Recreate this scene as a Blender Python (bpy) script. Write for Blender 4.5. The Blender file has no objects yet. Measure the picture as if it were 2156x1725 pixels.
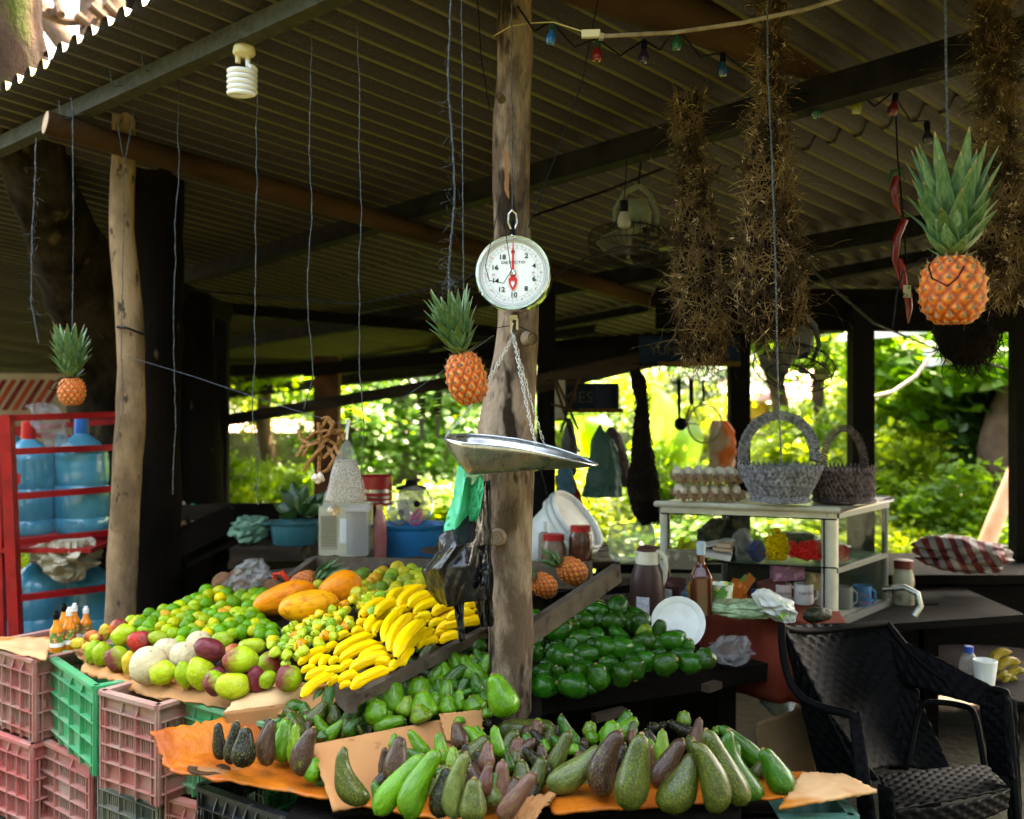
import bpy, math, random
from math import sin, cos, pi, radians, sqrt, atan2
from mathutils import Vector, Matrix, Euler, noise
V = Vector
random.seed(7)
rnd = random.random
def U(a, b): return a + (b - a) * rnd()
SC = bpy.context.scene
COL = SC.collection
# ------------------------------------------------------------------ camera, world, sun, exposure
F, CX, HY, EYE = 2105.5, 1078.0, 827.0, 1.55
cam = bpy.data.cameras.new('camera'); cam.lens = 35.16; cam.sensor_width = 36
cam.shift_y = -0.0161; cam.clip_end = 400; cam.clip_start = 0.05
cam.dof.use_dof = True; cam.dof.focus_distance = 2.75; cam.dof.aperture_fstop = 2.6
camo = bpy.data.objects.new('camera', cam); COL.objects.link(camo)
camo.location = (0, 0, EYE); camo.rotation_euler = (pi / 2, 0, 0)
SC.camera = camo
W = bpy.data.worlds.new('World'); SC.world = W; W.use_nodes = True
wn = W.node_tree.nodes; wl = W.node_tree.links
sky = wn.new('ShaderNodeTexSky'); sky.sky_type = 'NISHITA'; sky.sun_disc = False
SUN_EL, SUN_AZ = radians(58), radians(48)      # azimuth from +Y towards +X
sky.sun_elevation = SUN_EL; sky.sun_rotation = SUN_AZ
sky.air_density = 1.0; sky.dust_density = 6.0; sky.ozone_density = 1.0
wl.new(sky.outputs[0], wn['Background'].inputs[0]); wn['Background'].inputs[1].default_value = 0.15
sl = bpy.data.lights.new('sun', 'SUN'); sl.energy = 4.0; sl.angle = radians(0.5); sl.color = (1, .95, .86)
so = bpy.data.objects.new('sun', sl); COL.objects.link(so)
sd = V((sin(SUN_AZ) * cos(SUN_EL), cos(SUN_AZ) * cos(SUN_EL), sin(SUN_EL)))
so.rotation_euler = sd.to_track_quat('Z', 'Y').to_euler(); so.location = (6, 6, 9)
SC.view_settings.view_transform = 'Standard'; SC.view_settings.look = 'None'
SC.view_settings.exposure = 4.3; SC.view_settings.gamma = 1
SC.view_settings.use_curve_mapping = False
SC.view_settings.use_white_balance = True
SC.view_settings.white_balance_temperature = 8200; SC.view_settings.white_balance_tint = 8
SC.cycles.max_bounces = 7; SC.cycles.transparent_max_bounces = 12
SC.cycles.use_denoising = True
SC.cycles.caustics_reflective = False; SC.cycles.caustics_refractive = False
# ------------------------------------------------------------------ places
def P(x, y, Y): return V(((x - CX) / F * Y, Y, EYE + (HY - y) / F * Y))
def G(x, y, z):
    Y = (EYE - z) / ((y - HY) / F); return P(x, y, Y)
R0 = P(150, 190, 3.9)
RR = V((1.25, 1, -.235)).normalized(); RP_ = V((-.9, 1, -.08)).normalized()
RN = RR.cross(RP_).normalized()
if RN.z < 0: RN = -RN
def roof(s, t, up=0): return R0 + RR * s + RP_ * t + RN * up
def uv(u, v, z=0): return V((.78 * u - .625 * v, .625 * u + .78 * v, z))
def tabz(X, Y): return .64 + .21 * (.78 * X + .625 * Y - 1.02)
def T(x, y, h=0):
    a = (x - CX) / F; b = (HY - y) / F
    Y = (EYE - (.64 - .2142 + h)) / (.21 * (.78 * a + .625) - b)
    return V((a * Y, Y, EYE + b * Y))
# ------------------------------------------------------------------ mesh helpers
class MB:
    def __init__(s): s.v = []; s.f = []; s.c = None
    def add(s, vs, fs, mtx=None):
        n = len(s.v)
        s.v += [mtx @ V(p) if mtx else V(p) for p in vs]
        s.f += [tuple(i + n for i in f) for f in fs]
        return s
    def box(s, c, d, R=None):
        x, y, z = d[0] / 2, d[1] / 2, d[2] / 2
        vs = [V((a, b, e)) for a in (-x, x) for b in (-y, y) for e in (-z, z)]
        if R is not None: vs = [R @ p for p in vs]
        vs = [p + V(c) for p in vs]
        return s.add(vs, [(0, 1, 3, 2), (4, 6, 7, 5), (0, 4, 5, 1), (2, 3, 7, 6), (0, 2, 6, 4), (1, 5, 7, 3)])
    def beam(s, a, b, w, h, up=V((0, 0, 1))):
        a = V(a); b = V(b); d = (b - a); L = d.length; d.normalize()
        x = d.cross(up).normalized(); z = x.cross(d)
        R = Matrix((x, d, z)).transposed()
        return s.box((a + b) / 2, (w, L, h), R)
    def tube(s, pts, r, n=8, cap=True, closed=False, flat=1.0, jit=0):
        pts = [V(p) for p in pts]; m = len(pts)
        rs = r if isinstance(r, (list, tuple)) else [r] * m
        base = len(s.v); ux = None
        for i, p in enumerate(pts):
            if closed: d = pts[(i + 1) % m] - pts[i - 1]
            else: d = pts[min(i + 1, m - 1)] - pts[max(i - 1, 0)]
            if d.length < 1e-9: d = V((0, 0, 1))
            d.normalize()
            if ux is None:
                ux = d.cross(V((0, 0, 1)) if abs(d.z) < .9 else V((0, 1, 0))).normalized()
            else:
                ux = (ux - d * ux.dot(d)).normalized()
            uy = d.cross(ux)
            for k in range(n):
                a = 2 * pi * k / n; rr = rs[i] * (1 + (U(-jit, jit) if jit else 0))
                s.v.append(p + ux * cos(a) * rr + uy * sin(a) * rr * flat)
        for i in range(m if closed else m - 1):
            j = (i + 1) % m
            for k in range(n):
                l = (k + 1) % n
                s.f.append((base + i * n + k, base + i * n + l, base + j * n + l, base + j * n + k))
        if cap and not closed:
            s.f.append(tuple(base + k for k in range(n))[::-1])
            s.f.append(tuple(base + (m - 1) * n + k for k in range(n)))
        return s
    def lathe(s, prof, n=24, mtx=None, sx=1, sy=1):
        vs = []; fs = []
        for r, z in prof:
            for k in range(n):
                a = 2 * pi * k / n; vs.append((r * cos(a) * sx, r * sin(a) * sy, z))
        m = len(prof)
        for i in range(m - 1):
            for k in range(n):
                l = (k + 1) % n; fs.append((i * n + k, i * n + l, (i + 1) * n + l, (i + 1) * n + k))
        if prof[0][0] > 1e-6: fs.append(tuple(range(n))[::-1])
        if prof[-1][0] > 1e-6: fs.append(tuple((m - 1) * n + k for k in range(n)))
        return s.add(vs, fs, mtx)
    def grid(s, fn, nu, nv, wrap=False):
        vs = [fn(i / (nu if wrap else nu - 1), j / (nv - 1)) for j in range(nv) for i in range(nu)]
        fs = []
        for j in range(nv - 1):
            for i in range(nu if wrap else nu - 1):
                k = (i + 1) % nu
                fs.append((j * nu + i, j * nu + k, (j + 1) * nu + k, (j + 1) * nu + i))
        return s.add(vs, fs)
    def ell(s, c, d, n=12, m=8, R=None):
        c = V(c)
        def fn(u, v):
            a = 2 * pi * u; b = pi * v
            q = V((sin(b) * cos(a) * d[0], sin(b) * sin(a) * d[1], -cos(b) * d[2]))
            return c + (R @ q if R is not None else q)
        return s.grid(fn, n, m, True)
    def slab(s, poly, z0, z1):
        n = len(poly)
        vs = [V((p[0], p[1], z0)) for p in poly] + [V((p[0], p[1], z1)) for p in poly]
        fs = [tuple(range(n))[::-1], tuple(range(n, 2 * n))] + [(i, (i + 1) % n, n + (i + 1) % n, n + i) for i in range(n)]
        return s.add(vs, fs)
def wloc(o):
    p = V((0, 0, 0))
    while o is not None: p = p + V(o.location); o = o.parent
    return p
def mk(name, mb, mat, parent=None, smooth=True, ang=40, solid=0):
    me = bpy.data.meshes.new(name)
    o = bpy.data.objects.new(name, me); COL.objects.link(o)
    if parent is not None:
        o.parent = parent; off = wloc(parent)
    else:
        xs = [p.x for p in mb.v]; ys = [p.y for p in mb.v]; zs = [p.z for p in mb.v]
        off = V(((min(xs) + max(xs)) / 2, (min(ys) + max(ys)) / 2, min(zs))); o.location = off
    me.from_pydata([p - off for p in mb.v], [], mb.f); me.update()
    if smooth:
        me.polygons.foreach_set('use_smooth', [True] * len(me.polygons))
        try: me.set_sharp_from_angle(angle=radians(ang))
        except Exception: pass
    if mat: me.materials.append(mat)
    if solid:
        md = o.modifiers.new('thickness', 'SOLIDIFY'); md.thickness = solid; md.offset = 0
    return o
def tag(o, label=None, cat=None, group=None, kind=None):
    if label: o['label'] = label
    if cat: o['category'] = cat
    if group: o['group'] = group
    if kind: o['kind'] = kind
    return o
def thing(name, label, cat, loc=(0, 0, 0), group=None):
    o = bpy.data.objects.new(name, None); COL.objects.link(o); o.location = loc; o.empty_display_size = .05
    return tag(o, label, cat, group)
def one(name, mb, mat, label, cat, group=None, kind=None, **k):
    return tag(mk(name, mb, mat, None, **k), label, cat, group, kind)
def dup(root, mtx, label=None, group=None):
    r = root.copy(); COL.objects.link(r); r.matrix_world = mtx
    if label: r['label'] = label
    if group: r['group'] = group
    for ch in root.children:
        c = ch.copy(); COL.objects.link(c); c.parent = r
        for g in ch.children:
            d = g.copy(); COL.objects.link(d); d.parent = c
    return r
# ------------------------------------------------------------------ materials
def NT(name):
    m = bpy.data.materials.new(name); m.use_nodes = True
    t = m.node_tree; return m, t, t.nodes, t.links, t.nodes['Principled BSDF']
def C4(c): return (c[0], c[1], c[2], 1)
def mixc(t, f, a, b, mode='MIX'):
    n = t.nodes.new('ShaderNodeMix'); n.data_type = 'RGBA'; n.blend_type = mode
    for s, i in ((f, 0), (a, 6), (b, 7)):
        if hasattr(s, 'default_value') or hasattr(s, 'is_linked'): t.links.new(s, n.inputs[i])
        elif i == 0: n.inputs[0].default_value = s
        else: n.inputs[i].default_value = C4(s)
    return n.outputs[2]
def ramp(t, src, a, b, ca=(0, 0, 0), cb=(1, 1, 1)):
    n = t.nodes.new('ShaderNodeValToRGB'); e = n.color_ramp.elements
    e[0].position = a; e[0].color = C4(ca); e[1].position = b; e[1].color = C4(cb)
    t.links.new(src, n.inputs[0]); return n.outputs[0]
def coord(t, scale=(1, 1, 1), kind='Object', rot=None):
    c = t.nodes.new('ShaderNodeTexCoord'); mp = t.nodes.new('ShaderNodeMapping')
    mp.inputs['Scale'].default_value = scale
    if rot: mp.inputs['Rotation'].default_value = rot
    t.links.new(c.outputs[kind], mp.inputs[0])
    # every object gets its own piece of the pattern
    oi = t.nodes.new('ShaderNodeObjectInfo'); va = t.nodes.new('ShaderNodeVectorMath'); va.operation = 'MULTIPLY_ADD'
    t.links.new(oi.outputs['Random'], va.inputs[0]); va.inputs[1].default_value = (37, 19, 53)
    t.links.new(mp.outputs[0], va.inputs[2]); return va.outputs[0]
def nz(t, vec, sc, detail=5, rough=.6, dist=0):
    n = t.nodes.new('ShaderNodeTexNoise'); n.inputs['Scale'].default_value = sc
    n.inputs['Detail'].default_value = detail; n.inputs['Roughness'].default_value = rough
    n.inputs['Distortion'].default_value = dist
    t.links.new(vec, n.inputs['Vector']); return n.outputs[0]
def bumpn(t, b, h, st, dist=.002, prev=None):
    n = t.nodes.new('ShaderNodeBump'); n.inputs['Strength'].default_value = st; n.inputs['Distance'].default_value = dist
    t.links.new(h, n.inputs['Height'])
    if prev: t.links.new(prev, n.inputs['Normal'])
    t.links.new(n.outputs[0], b.inputs['Normal']); return n.outputs[0]
def M(name, c1, c2=None, sc=6, f=(.4, .62), c3=None, s3=40, f3=(.6, .66), rough=.5, bump=0, bs=None, bd=.003, metal=0,
      stretch=(1, 1, 1), coat=0, rvar=0, spec=.5, var=0, sss=0):
    m, t, n, l, b = NT(name)
    vec = coord(t, stretch)
    if c1 == 'obj':
        oi = t.nodes.new('ShaderNodeObjectInfo'); c1 = oi.outputs['Color']
    if c2 is not None:
        if isinstance(c2, float):
            mm = mixc(t, 1.0, c1, (c2, c2, c2), 'MULTIPLY'); c2 = mm
        out = mixc(t, ramp(t, nz(t, vec, sc), *f), c1, c2)
    else: out = c1
    if c3 is not None: out = mixc(t, ramp(t, nz(t, vec, s3, 3), *f3), out, c3)
    if var:
        oi = t.nodes.new('ShaderNodeObjectInfo'); hs = t.nodes.new('ShaderNodeHueSaturation')
        mr = t.nodes.new('ShaderNodeMapRange'); l.new(oi.outputs['Random'], mr.inputs[0])
        mr.inputs[3].default_value = 1 - var; mr.inputs[4].default_value = 1 + var
        l.new(mr.outputs[0], hs.inputs['Value'])
        if hasattr(out, 'is_linked'): l.new(out, hs.inputs['Color'])
        else: hs.inputs['Color'].default_value = C4(out)
        out = hs.outputs[0]
    if hasattr(out, 'is_linked'): l.new(out, b.inputs['Base Color'])
    else: b.inputs['Base Color'].default_value = C4(out)
    b.inputs['Roughness'].default_value = rough
    if rvar:
        r_ = ramp(t, nz(t, vec, sc * 1.7), .3, .7, (max(rough - rvar, .02),) * 3, (min(rough + rvar, 1),) * 3)
        l.new(r_, b.inputs['Roughness'])
    b.inputs['Metallic'].default_value = metal
    b.inputs['Specular IOR Level'].default_value = spec * .5 if rough < .5 else spec * .15
    if coat: b.inputs['Coat Weight'].default_value = coat * .5; b.inputs['Coat Roughness'].default_value = .08
    if sss: b.inputs['Subsurface Weight'].default_value = sss; b.inputs['Subsurface Scale'].default_value = .01
    if bump: bumpn(t, b, nz(t, vec, bs or sc * 6, 6, .65), bump, bd)
    return m
def glassy(name, col, alpha=.4, rough=.15, bump=0, bs=30, dirt=None):
    m, t, n, l, b = NT(name)
    b.inputs['Base Color'].default_value = C4(col); b.inputs['Roughness'].default_value = rough
    b.inputs['Alpha'].default_value = alpha; b.inputs['Specular IOR Level'].default_value = .7
    vec = coord(t)
    if dirt:
        l.new(ramp(t, nz(t, vec, dirt), .35, .75, (alpha * .5,) * 3, (min(1, alpha * 1.9),) * 3), b.inputs['Alpha'])
    if bump: bumpn(t, b, nz(t, vec, bs, 3), bump, .006)
    return m
def leafm(name, c, trans=.45, rough=.45):
    m, t, n, l, b = NT(name)
    vec = coord(t); col = mixc(t, ramp(t, nz(t, vec, 1.3, 3), .35, .65), c, tuple(x * y for x, y in zip(c, (1.9, 1.6, 1.3))))
    l.new(col, b.inputs['Base Color']); b.inputs['Roughness'].default_value = rough
    tr = n.new('ShaderNodeBsdfTranslucent'); ms = n.new('ShaderNodeMixShader'); ms.inputs[0].default_value = trans
    l.new(mixc(t, 1, col, (2.4, 2.2, .9), 'MULTIPLY'), tr.inputs[0])
    l.new(b.outputs[0], ms.inputs[1]); l.new(tr.outputs[0], ms.inputs[2]); l.new(ms.outputs[0], n['Material Output'].inputs[0])
    return m
mt = {}
mt['bark'] = M('post_bark', (.40, .29, .21), (.13, .085, .058), 9, (.42, .58), (.035, .024, .016), 12, (.55, .62), .85, 1, 22, .04, stretch=(1, 1, .35))
mt['barkp'] = M('pale_bark', (.32, .21, .12), (.15, .095, .055), 8, (.38, .62), (.06, .04, .025), 24, (.62, .68), .85, 1, 34, .014, stretch=(1, 1, .45))
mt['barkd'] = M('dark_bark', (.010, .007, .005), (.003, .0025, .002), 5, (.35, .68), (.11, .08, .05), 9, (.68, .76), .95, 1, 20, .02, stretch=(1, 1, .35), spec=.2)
mt['barkt'] = M('tree_bark', (.12, .075, .05), (.06, .038, .026), 6, (.35, .68), rough=.9, bump=.8, bs=20, bd=.02)
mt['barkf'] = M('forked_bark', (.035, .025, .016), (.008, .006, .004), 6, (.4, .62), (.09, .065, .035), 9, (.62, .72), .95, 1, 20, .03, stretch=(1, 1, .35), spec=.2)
mt['rail'] = M('rail_wood', (.11, .085, .062), (.05, .037, .027), 9, (.35, .66), (.02, .015, .01), 18, (.62, .7), .9, .9, 26, .006)
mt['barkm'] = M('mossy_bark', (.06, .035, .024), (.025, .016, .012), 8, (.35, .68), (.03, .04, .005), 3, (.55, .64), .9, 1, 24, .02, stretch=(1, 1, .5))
mt['log'] = M('beam_log', (.06, .030, .012), (.022, .011, .005), 5, (.35, .68), None, rough=.75, bump=.6, bs=24, bd=.008, stretch=(.4, .4, 1))
mt['cut'] = M('cut_wood', (.5, .36, .24), (.38, .25, .15), 14, rough=.8, bump=.3)
mt['plank'] = M('weathered_plank', (.05, .035, .024), (.02, .014, .01), 7, (.35, .66), (.025, .02, .016), 16, (.62, .7), .82, .9, 26, .006, stretch=(.35, .35, 2))
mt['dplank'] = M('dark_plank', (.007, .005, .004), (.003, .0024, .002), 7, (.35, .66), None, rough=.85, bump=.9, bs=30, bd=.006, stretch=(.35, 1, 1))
mt['steel'] = M('galvanised_steel', (.06, .058, .035), (.028, .027, .018), 30, (.3, .7), rough=.6, metal=.0, bump=.1, rvar=.12)
mt['dsteel'] = M('dark_steel', (.018, .016, .014), (.008, .007, .006), 10, rough=.7, metal=.2)
mt['wire'] = M('dull_wire', (.03, .032, .035), (.11, .12, .13), 300, (.45, .6), rough=.5)
mt['twine'] = M('plastic_twine', (.03, .036, .042), (.10, .12, .13), 200, (.5, .6), rough=.45)
mt['rope'] = M('plant_rope', (.42, .21, .08), (.22, .10, .04), 90, rough=.85, bump=.9, bs=200)
mt['black'] = M('black_plastic', (.004, .004, .0045), rough=.5, spec=.35)
mt['white'] = M('white_plastic', (.75, .75, .72), (.62, .62, .58), 9, rough=.4)
mt['red'] = M('red_paint', (.34, .008, .010), (.20, .005, .007), 12, (.4, .7), (.09, .05, .04), 50, (.66, .7), rough=.42, bump=.15)
mt['card'] = M('kraft_cardboard', (.42, .21, .085), (.32, .15, .06), 4, (.35, .65), (.16, .08, .035), 16, (.68, .78), .8, .35, 50, .002)
mt['orange'] = M('varnished_cardboard', (.46, .13, .010), (.30, .065, .006), 7, (.38, .62), (.22, .11, .045), 9, (.58, .68), .4, .9, 16, .006, spec=.4, rvar=.12)
mt['cardp'] = M('pale_cardboard', (.60, .37, .19), (.50, .28, .13), 5, (.35, .65), (.40, .14, .02), 3, (.56, .62), .6, .35, 40, .002)
mt['cardd'] = M('box_cardboard', (.10, .062, .03), (.07, .042, .02), 5, rough=.8, bump=.3)
mt['edge'] = M('corrugated_edge', (.50, .34, .19), (.2, .12, .06), 120, rough=.9)

def roofY(x, y):
    d = V(((x - CX) / F, 1, (HY - y) / F)); o = V((0, 0, EYE)); return (R0 - o).dot(RN) / d.dot(RN)
# ------------------------------------------------------------------ ground and garden
def ground():
    m, t, n, l, b = NT('earth')
    vec = coord(t); b.inputs['Roughness'].default_value = .95
    l.new(mixc(t, ramp(t, nz(t, vec, .6), .4, .6), mixc(t, ramp(t, nz(t, vec, 9), .35, .65), (.05, .034, .022), (.03, .02, .013)), (.03, .04, .012)), b.inputs['Base Color'])
    bumpn(t, b, nz(t, vec, 20, 8), .7, .03)
    g = MB().grid(lambda u, v: V((-120 + 240 * u, -40 + 240 * v, 0)), 40, 40)
    tag(mk('ground', g, m), kind='structure')
ground()
LEAF = [leafm('leaf_bright', (.075, .155, .014), .5), leafm('leaf_mid', (.04, .11, .008), .42), leafm('leaf_dark', (.014, .045, .008), .3), leafm('leaf_yellow', (.115, .175, .016), .55)]
def leafcloud(n, sz, seed, shell=.35, flat=.5):
    """unit-radius crown of small bent leaves with clumps and gaps"""
    rs = random.Random(seed); mb = MB()
    cl = [(V((rs.gauss(0, 1), rs.gauss(0, 1), rs.gauss(0, 1))).normalized() * rs.uniform(.25, .95), rs.uniform(.16, .34)) for _ in range(42)]
    for i in range(n):
        c, r = rs.choice(cl)
        p = c + V((rs.gauss(0, 1), rs.gauss(0, 1), rs.gauss(0, 1) * .8)) * r * .5
        a = V((rs.gauss(0, 1), rs.gauss(0, 1), rs.gauss(-.5, .6))).normalized()
        b = a.cross(V((rs.gauss(0, .4), rs.gauss(0, .4), 1))).normalized()
        s = sz * rs.uniform(.6, 1.3); w = s * .36
        nn = a.cross(b) * s * .12
        mb.add([p, p + a * s * .5 + b * w + nn, p + a * s, p + a * s * .5 - b * w + nn], [(0, 1, 2, 3)])
    return mb
def meshonly(name, mb, mat):
    me = bpy.data.meshes.new(name); me.from_pydata(mb.v, [], mb.f); me.update(); me.materials.append(mat); return me
CR = {}
for k, (nn, sz, sd_) in {'tree': (5200, .075, 3), 'bush': (2600, .12, 5), 'long': (1900, .17, 9)}.items():
    mb = leafcloud(nn, sz, sd_)
    for i, lm in enumerate(LEAF): CR[k, i] = meshonly('crown_' + k, mb, lm)
def crown(name, kind, col, c, r, parent=None, rot=0):
    o = bpy.data.objects.new(name, CR[kind, col]); COL.objects.link(o); o.scale = r if isinstance(r, tuple) else (r, r, r)
    if parent: o.parent = parent; o.location = V(c) - wloc(parent)
    else: o.location = c
    o.rotation_euler = (U(-.3, .3), U(-.3, .3), rot or U(0, 6)); return o
def limb(mb, pts, r, n=12, jit=.04):
    # smooth path through points, radius list
    q = []; rr = []
    for i in range(len(pts) - 1):
        a, b = V(pts[i]), V(pts[i + 1])
        pa = V(pts[i - 1]) if i else a; pb = V(pts[i + 2]) if i + 2 < len(pts) else b
        for k in range(5):
            t = k / 5; t2 = t * t; t3 = t2 * t
            q.append(.5 * ((2 * a) + (b - pa) * t + (2 * pa - 5 * a + 4 * b - pb) * t2 + (3 * a - pa - 3 * b + pb) * t3))
            rr.append(r[i] + (r[i + 1] - r[i]) * t)
    q.append(V(pts[-1])); rr.append(r[-1])
    base = len(mb.v); mb.tube(q, rr, n)
    for k in range(base, len(mb.v)):
        p = mb.v[k]; i = (k - base) // n; c = q[min(i, len(q) - 1)]
        mb.v[k] = c + (p - c) * (1 + jit * 3 * noise.noise(p * 7) + jit * noise.noise(p * 30))
    return mb
def trunk(x0, y0, x1, y1, Z, w, mat, parent, wob=.15):
    b = P(x0, y0, Z); t = P(x1, y1, Z); b.z = min(b.z, 0)
    mb = MB(); limb(mb, [b, b.lerp(t, .35) + V((U(-wob, wob), 0, 0)), b.lerp(t, .7) + V((U(-wob, wob), 0, 0)), t], [w * 1.25, w, w * .9, w * .7])
    return mk('trunk', mb, mat, parent)
GT = [  # trunk px foot, top, Z, radius, crowns [(dx,dy,Z,r,kind,col)], label
 ((590, 1010), (565, 790), 12, .10, [((560, 700), 12, (1.6, 1.4, 1.2), 'tree', 0), ((480, 760), 13, 1.1, 'tree', 3)], 'slim pale tree left of the thin steel post, beyond the stall'),
 ((925, 1040), (905, 800), 13, .17, [((880, 850), 12.6, (1.5, 1.3, 1.0), 'tree', 1), ((760, 850), 12.9, (1.1, 1.0, .85), 'tree', 1), ((960, 760), 13, (1.3, 1.2, 1.0), 'tree', 2)], 'leafy dark green tree behind the hanging pineapple and blue basin'),
 ((1640, 1030), (1600, 720), 10, .10, [((1560, 640), 10.2, (1.3, 1.2, .8), 'tree', 1), ((1500, 760), 13, (.9, .9, .5), 'tree', 2)], 'slim leaning tree behind the fan with the tilted cage'),
 ((1745, 1030), (1742, 700), 9.6, .07, [((1760, 700), 9.8, (1.1, 1.1, .7), 'tree', 0)], 'thin straight tree between the fan and the black post'),
 ((2125, 1240), (2140, 820), 8, .17, [((2060, 760), 8.4, (1.3, 1.2, .75), 'long', 1), ((2150, 900), 8.6, (.9, .9, .8), 'long', 2), ((1960, 840), 9, (.8, .9, .6), 'long', 0)], 'tree with long drooping leaves at the right edge of the garden'),
 ((1900, 1160), (1890, 800), 12.5, .08, [((1930, 800), 12.5, (1.8, 1.5, 1.1), 'tree', 0), ((1830, 860), 12, (1.0, 1.0, .8), 'tree', 3)], 'slender trees with bright leaves seen right of the black post'),
 ((1455, 1080), (1450, 860), 13.5, .05, [((1420, 830), 14, (1.1, 1.2, 1.0), 'tree', 3), ((1230, 860), 14, (1.3, 1.2, 1.0), 'tree', 0)], 'pale young tree behind the hanging ladle'),
]
for (f0, f1, Z, w, crs, lab) in GT:
    b = P(f0[0], f0[1], Z); b.z = 0
    t = thing('garden_tree', lab, 'tree', b, 'trees in the garden behind the stall')
    trunk(f0[0], f0[1], f1[0], f1[1], Z, w, mt['barkt'], t)
    for (c, cz, r, k, col) in crs:
        crown('crown', k, col, P(c[0], c[1], cz), r, t)
SH = [((470, 1040), 9.5, (.9, .6, .55), 0, 'bright bush beyond the thin steel post at left'), ((560, 1100), 9, (.7, .6, .45), 3, 'low yellow green bush behind the teal basin'),
      ((640, 1030), 11, (.8, .6, .5), 0, 'bush in front of the block wall left of the brown post'), ((860, 1075), 10, (1.0, .7, .4), 3, 'low sunlit bush behind the cooler jug'),
      ((980, 1060), 10, (.8, .6, .45), 0, 'sunlit bush behind the blue basin'), ((1210, 1050), 9.5, (.9, .6, .55), 3, 'sunlit bush behind the hanging green bag'),
      ((1410, 1020), 9, (.5, .5, .7), 0, 'leafy bush seen left of the egg trays'), ((1620, 980), 9, (.9, .6, .6), 3, 'bright bush framed by the grey basket handle'),
      ((1760, 990), 9, (.8, .6, .8), 0, 'bright bush behind the brown basket'), ((1880, 1000), 8.5, (.8, .6, .7), 3, 'yellow green bush just right of the black post'),
      ((1980, 1080), 8, (.8, .6, .6), 0, 'bush behind the red striped cloth'), ((1900, 1180), 7.4, (.6, .5, .4), 3, 'low leaves behind the jar with a dark red lid'),
      ((2100, 1180), 7.4, (.8, .6, .45), 0, 'low leaves behind the leaning pole'), ((2050, 960), 9.5, (1.0, .8, .9), 3, 'tall bright bush under the drooping leaves'),
      ((1690, 1130), 8, (.9, .5, .4), 0, 'bush seen through the glass of the display cabinet'), ((1500, 1120), 8.2, (.8, .5, .35), 1, 'dim bush seen through the left of the cabinet glass')]
for (c, Z, r, col, lab) in SH:
    p = P(c[0], c[1], Z)
    tag(crown('bush', 'bush', col, p, r), lab, 'bush', 'bushes in the garden behind the stall')
# far vegetation: one mass nobody could count
mb = MB(); rs = random.Random(2)
for i in range(26000):
    Y = rs.uniform(17, 27); x = rs.uniform(-.95, .62) * Y
    z = abs(rs.gauss(0, 1)) * 1.6 + rs.uniform(0, 3) * (0.5 + .5 * noise.noise(V((x * .25, Y * .2, 4))))
    if noise.noise(V((x * .45, Y * .3, z * .6))) < -.1 and z > 1: continue
    p = V((x, Y, z)); a = V((rs.gauss(0, 1), rs.gauss(0, 1), rs.gauss(-.3, .8))).normalized(); b = a.cross(V((0, 0, 1))).normalized(); s = rs.uniform(.12, .34)
    mb.add([p, p + a * s * .5 + b * s * .4, p + a * s, p + a * s * .5 - b * s * .4], [(0, 1, 2, 3)])
far = mk('far_foliage', mb, LEAF[0], smooth=False); tag(far, 'mass of bright sunlit foliage far behind the stall', 'foliage', kind='stuff')
far.data.materials.append(LEAF[3]); far.data.materials.append(LEAF[1])
far.data.polygons.foreach_set('material_index', [0 if noise.noise(p.center * .5) > .05 else (1 if noise.noise(p.center * .9) > 0 else 2) for p in far.data.polygons])
mb = MB()
for i in range(15000):
    Y = rs.uniform(6.8, 14); x = rs.uniform(-.6, .62) * Y; s = rs.uniform(.06, .26); a = V((rs.gauss(0, .5), rs.gauss(0, .5), 1)).normalized(); b = V((a.y, -a.x, 0)).normalized() if abs(a.x) + abs(a.y) > 1e-4 else V((1, 0, 0))
    p = V((x, Y, 0)); mb.add([p - b * s * .12, p + b * s * .12, p + a * s * .8 + b * s * .1, p + a * s + V((a.x, a.y, 0)) * s * .5], [(0, 1, 2, 3)])
tag(mk('grass', mb, LEAF[3], smooth=False), 'sunlit weeds and grass on the garden ground', 'grass', kind='stuff')
# unseen leaf mass added behind and beside the camera to block low sky
mb = MB(); rs = random.Random(8)
for i in range(14000):
    x = rs.uniform(-16, 16); Y = -7 - rs.uniform(0, 2.5) - abs(x) * .02; z = rs.uniform(0, 10.5) * (.8 + .35 * noise.noise(V((x * .3, 0, 2))))
    if rs.random() < .35: x = rs.choice((-1, 1)) * rs.uniform(9, 11.5); Y = rs.uniform(-8, 2)
    p = V((x, Y, z)); a = V((rs.gauss(0, 1), rs.gauss(0, 1), rs.gauss(-.3, .8))).normalized(); b = a.cross(V((0, 0, 1))).normalized(); s = rs.uniform(.35, .8)
    mb.add([p, p + a * s * .5 + b * s * .4, p + a * s, p + a * s * .5 - b * s * .4], [(0, 1, 2, 3)])
tag(mk('sky_block_foliage', mb, LEAF[2], smooth=False), 'unseen mass of leaves added behind the camera to block low sky', 'foliage', kind='stuff')
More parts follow.
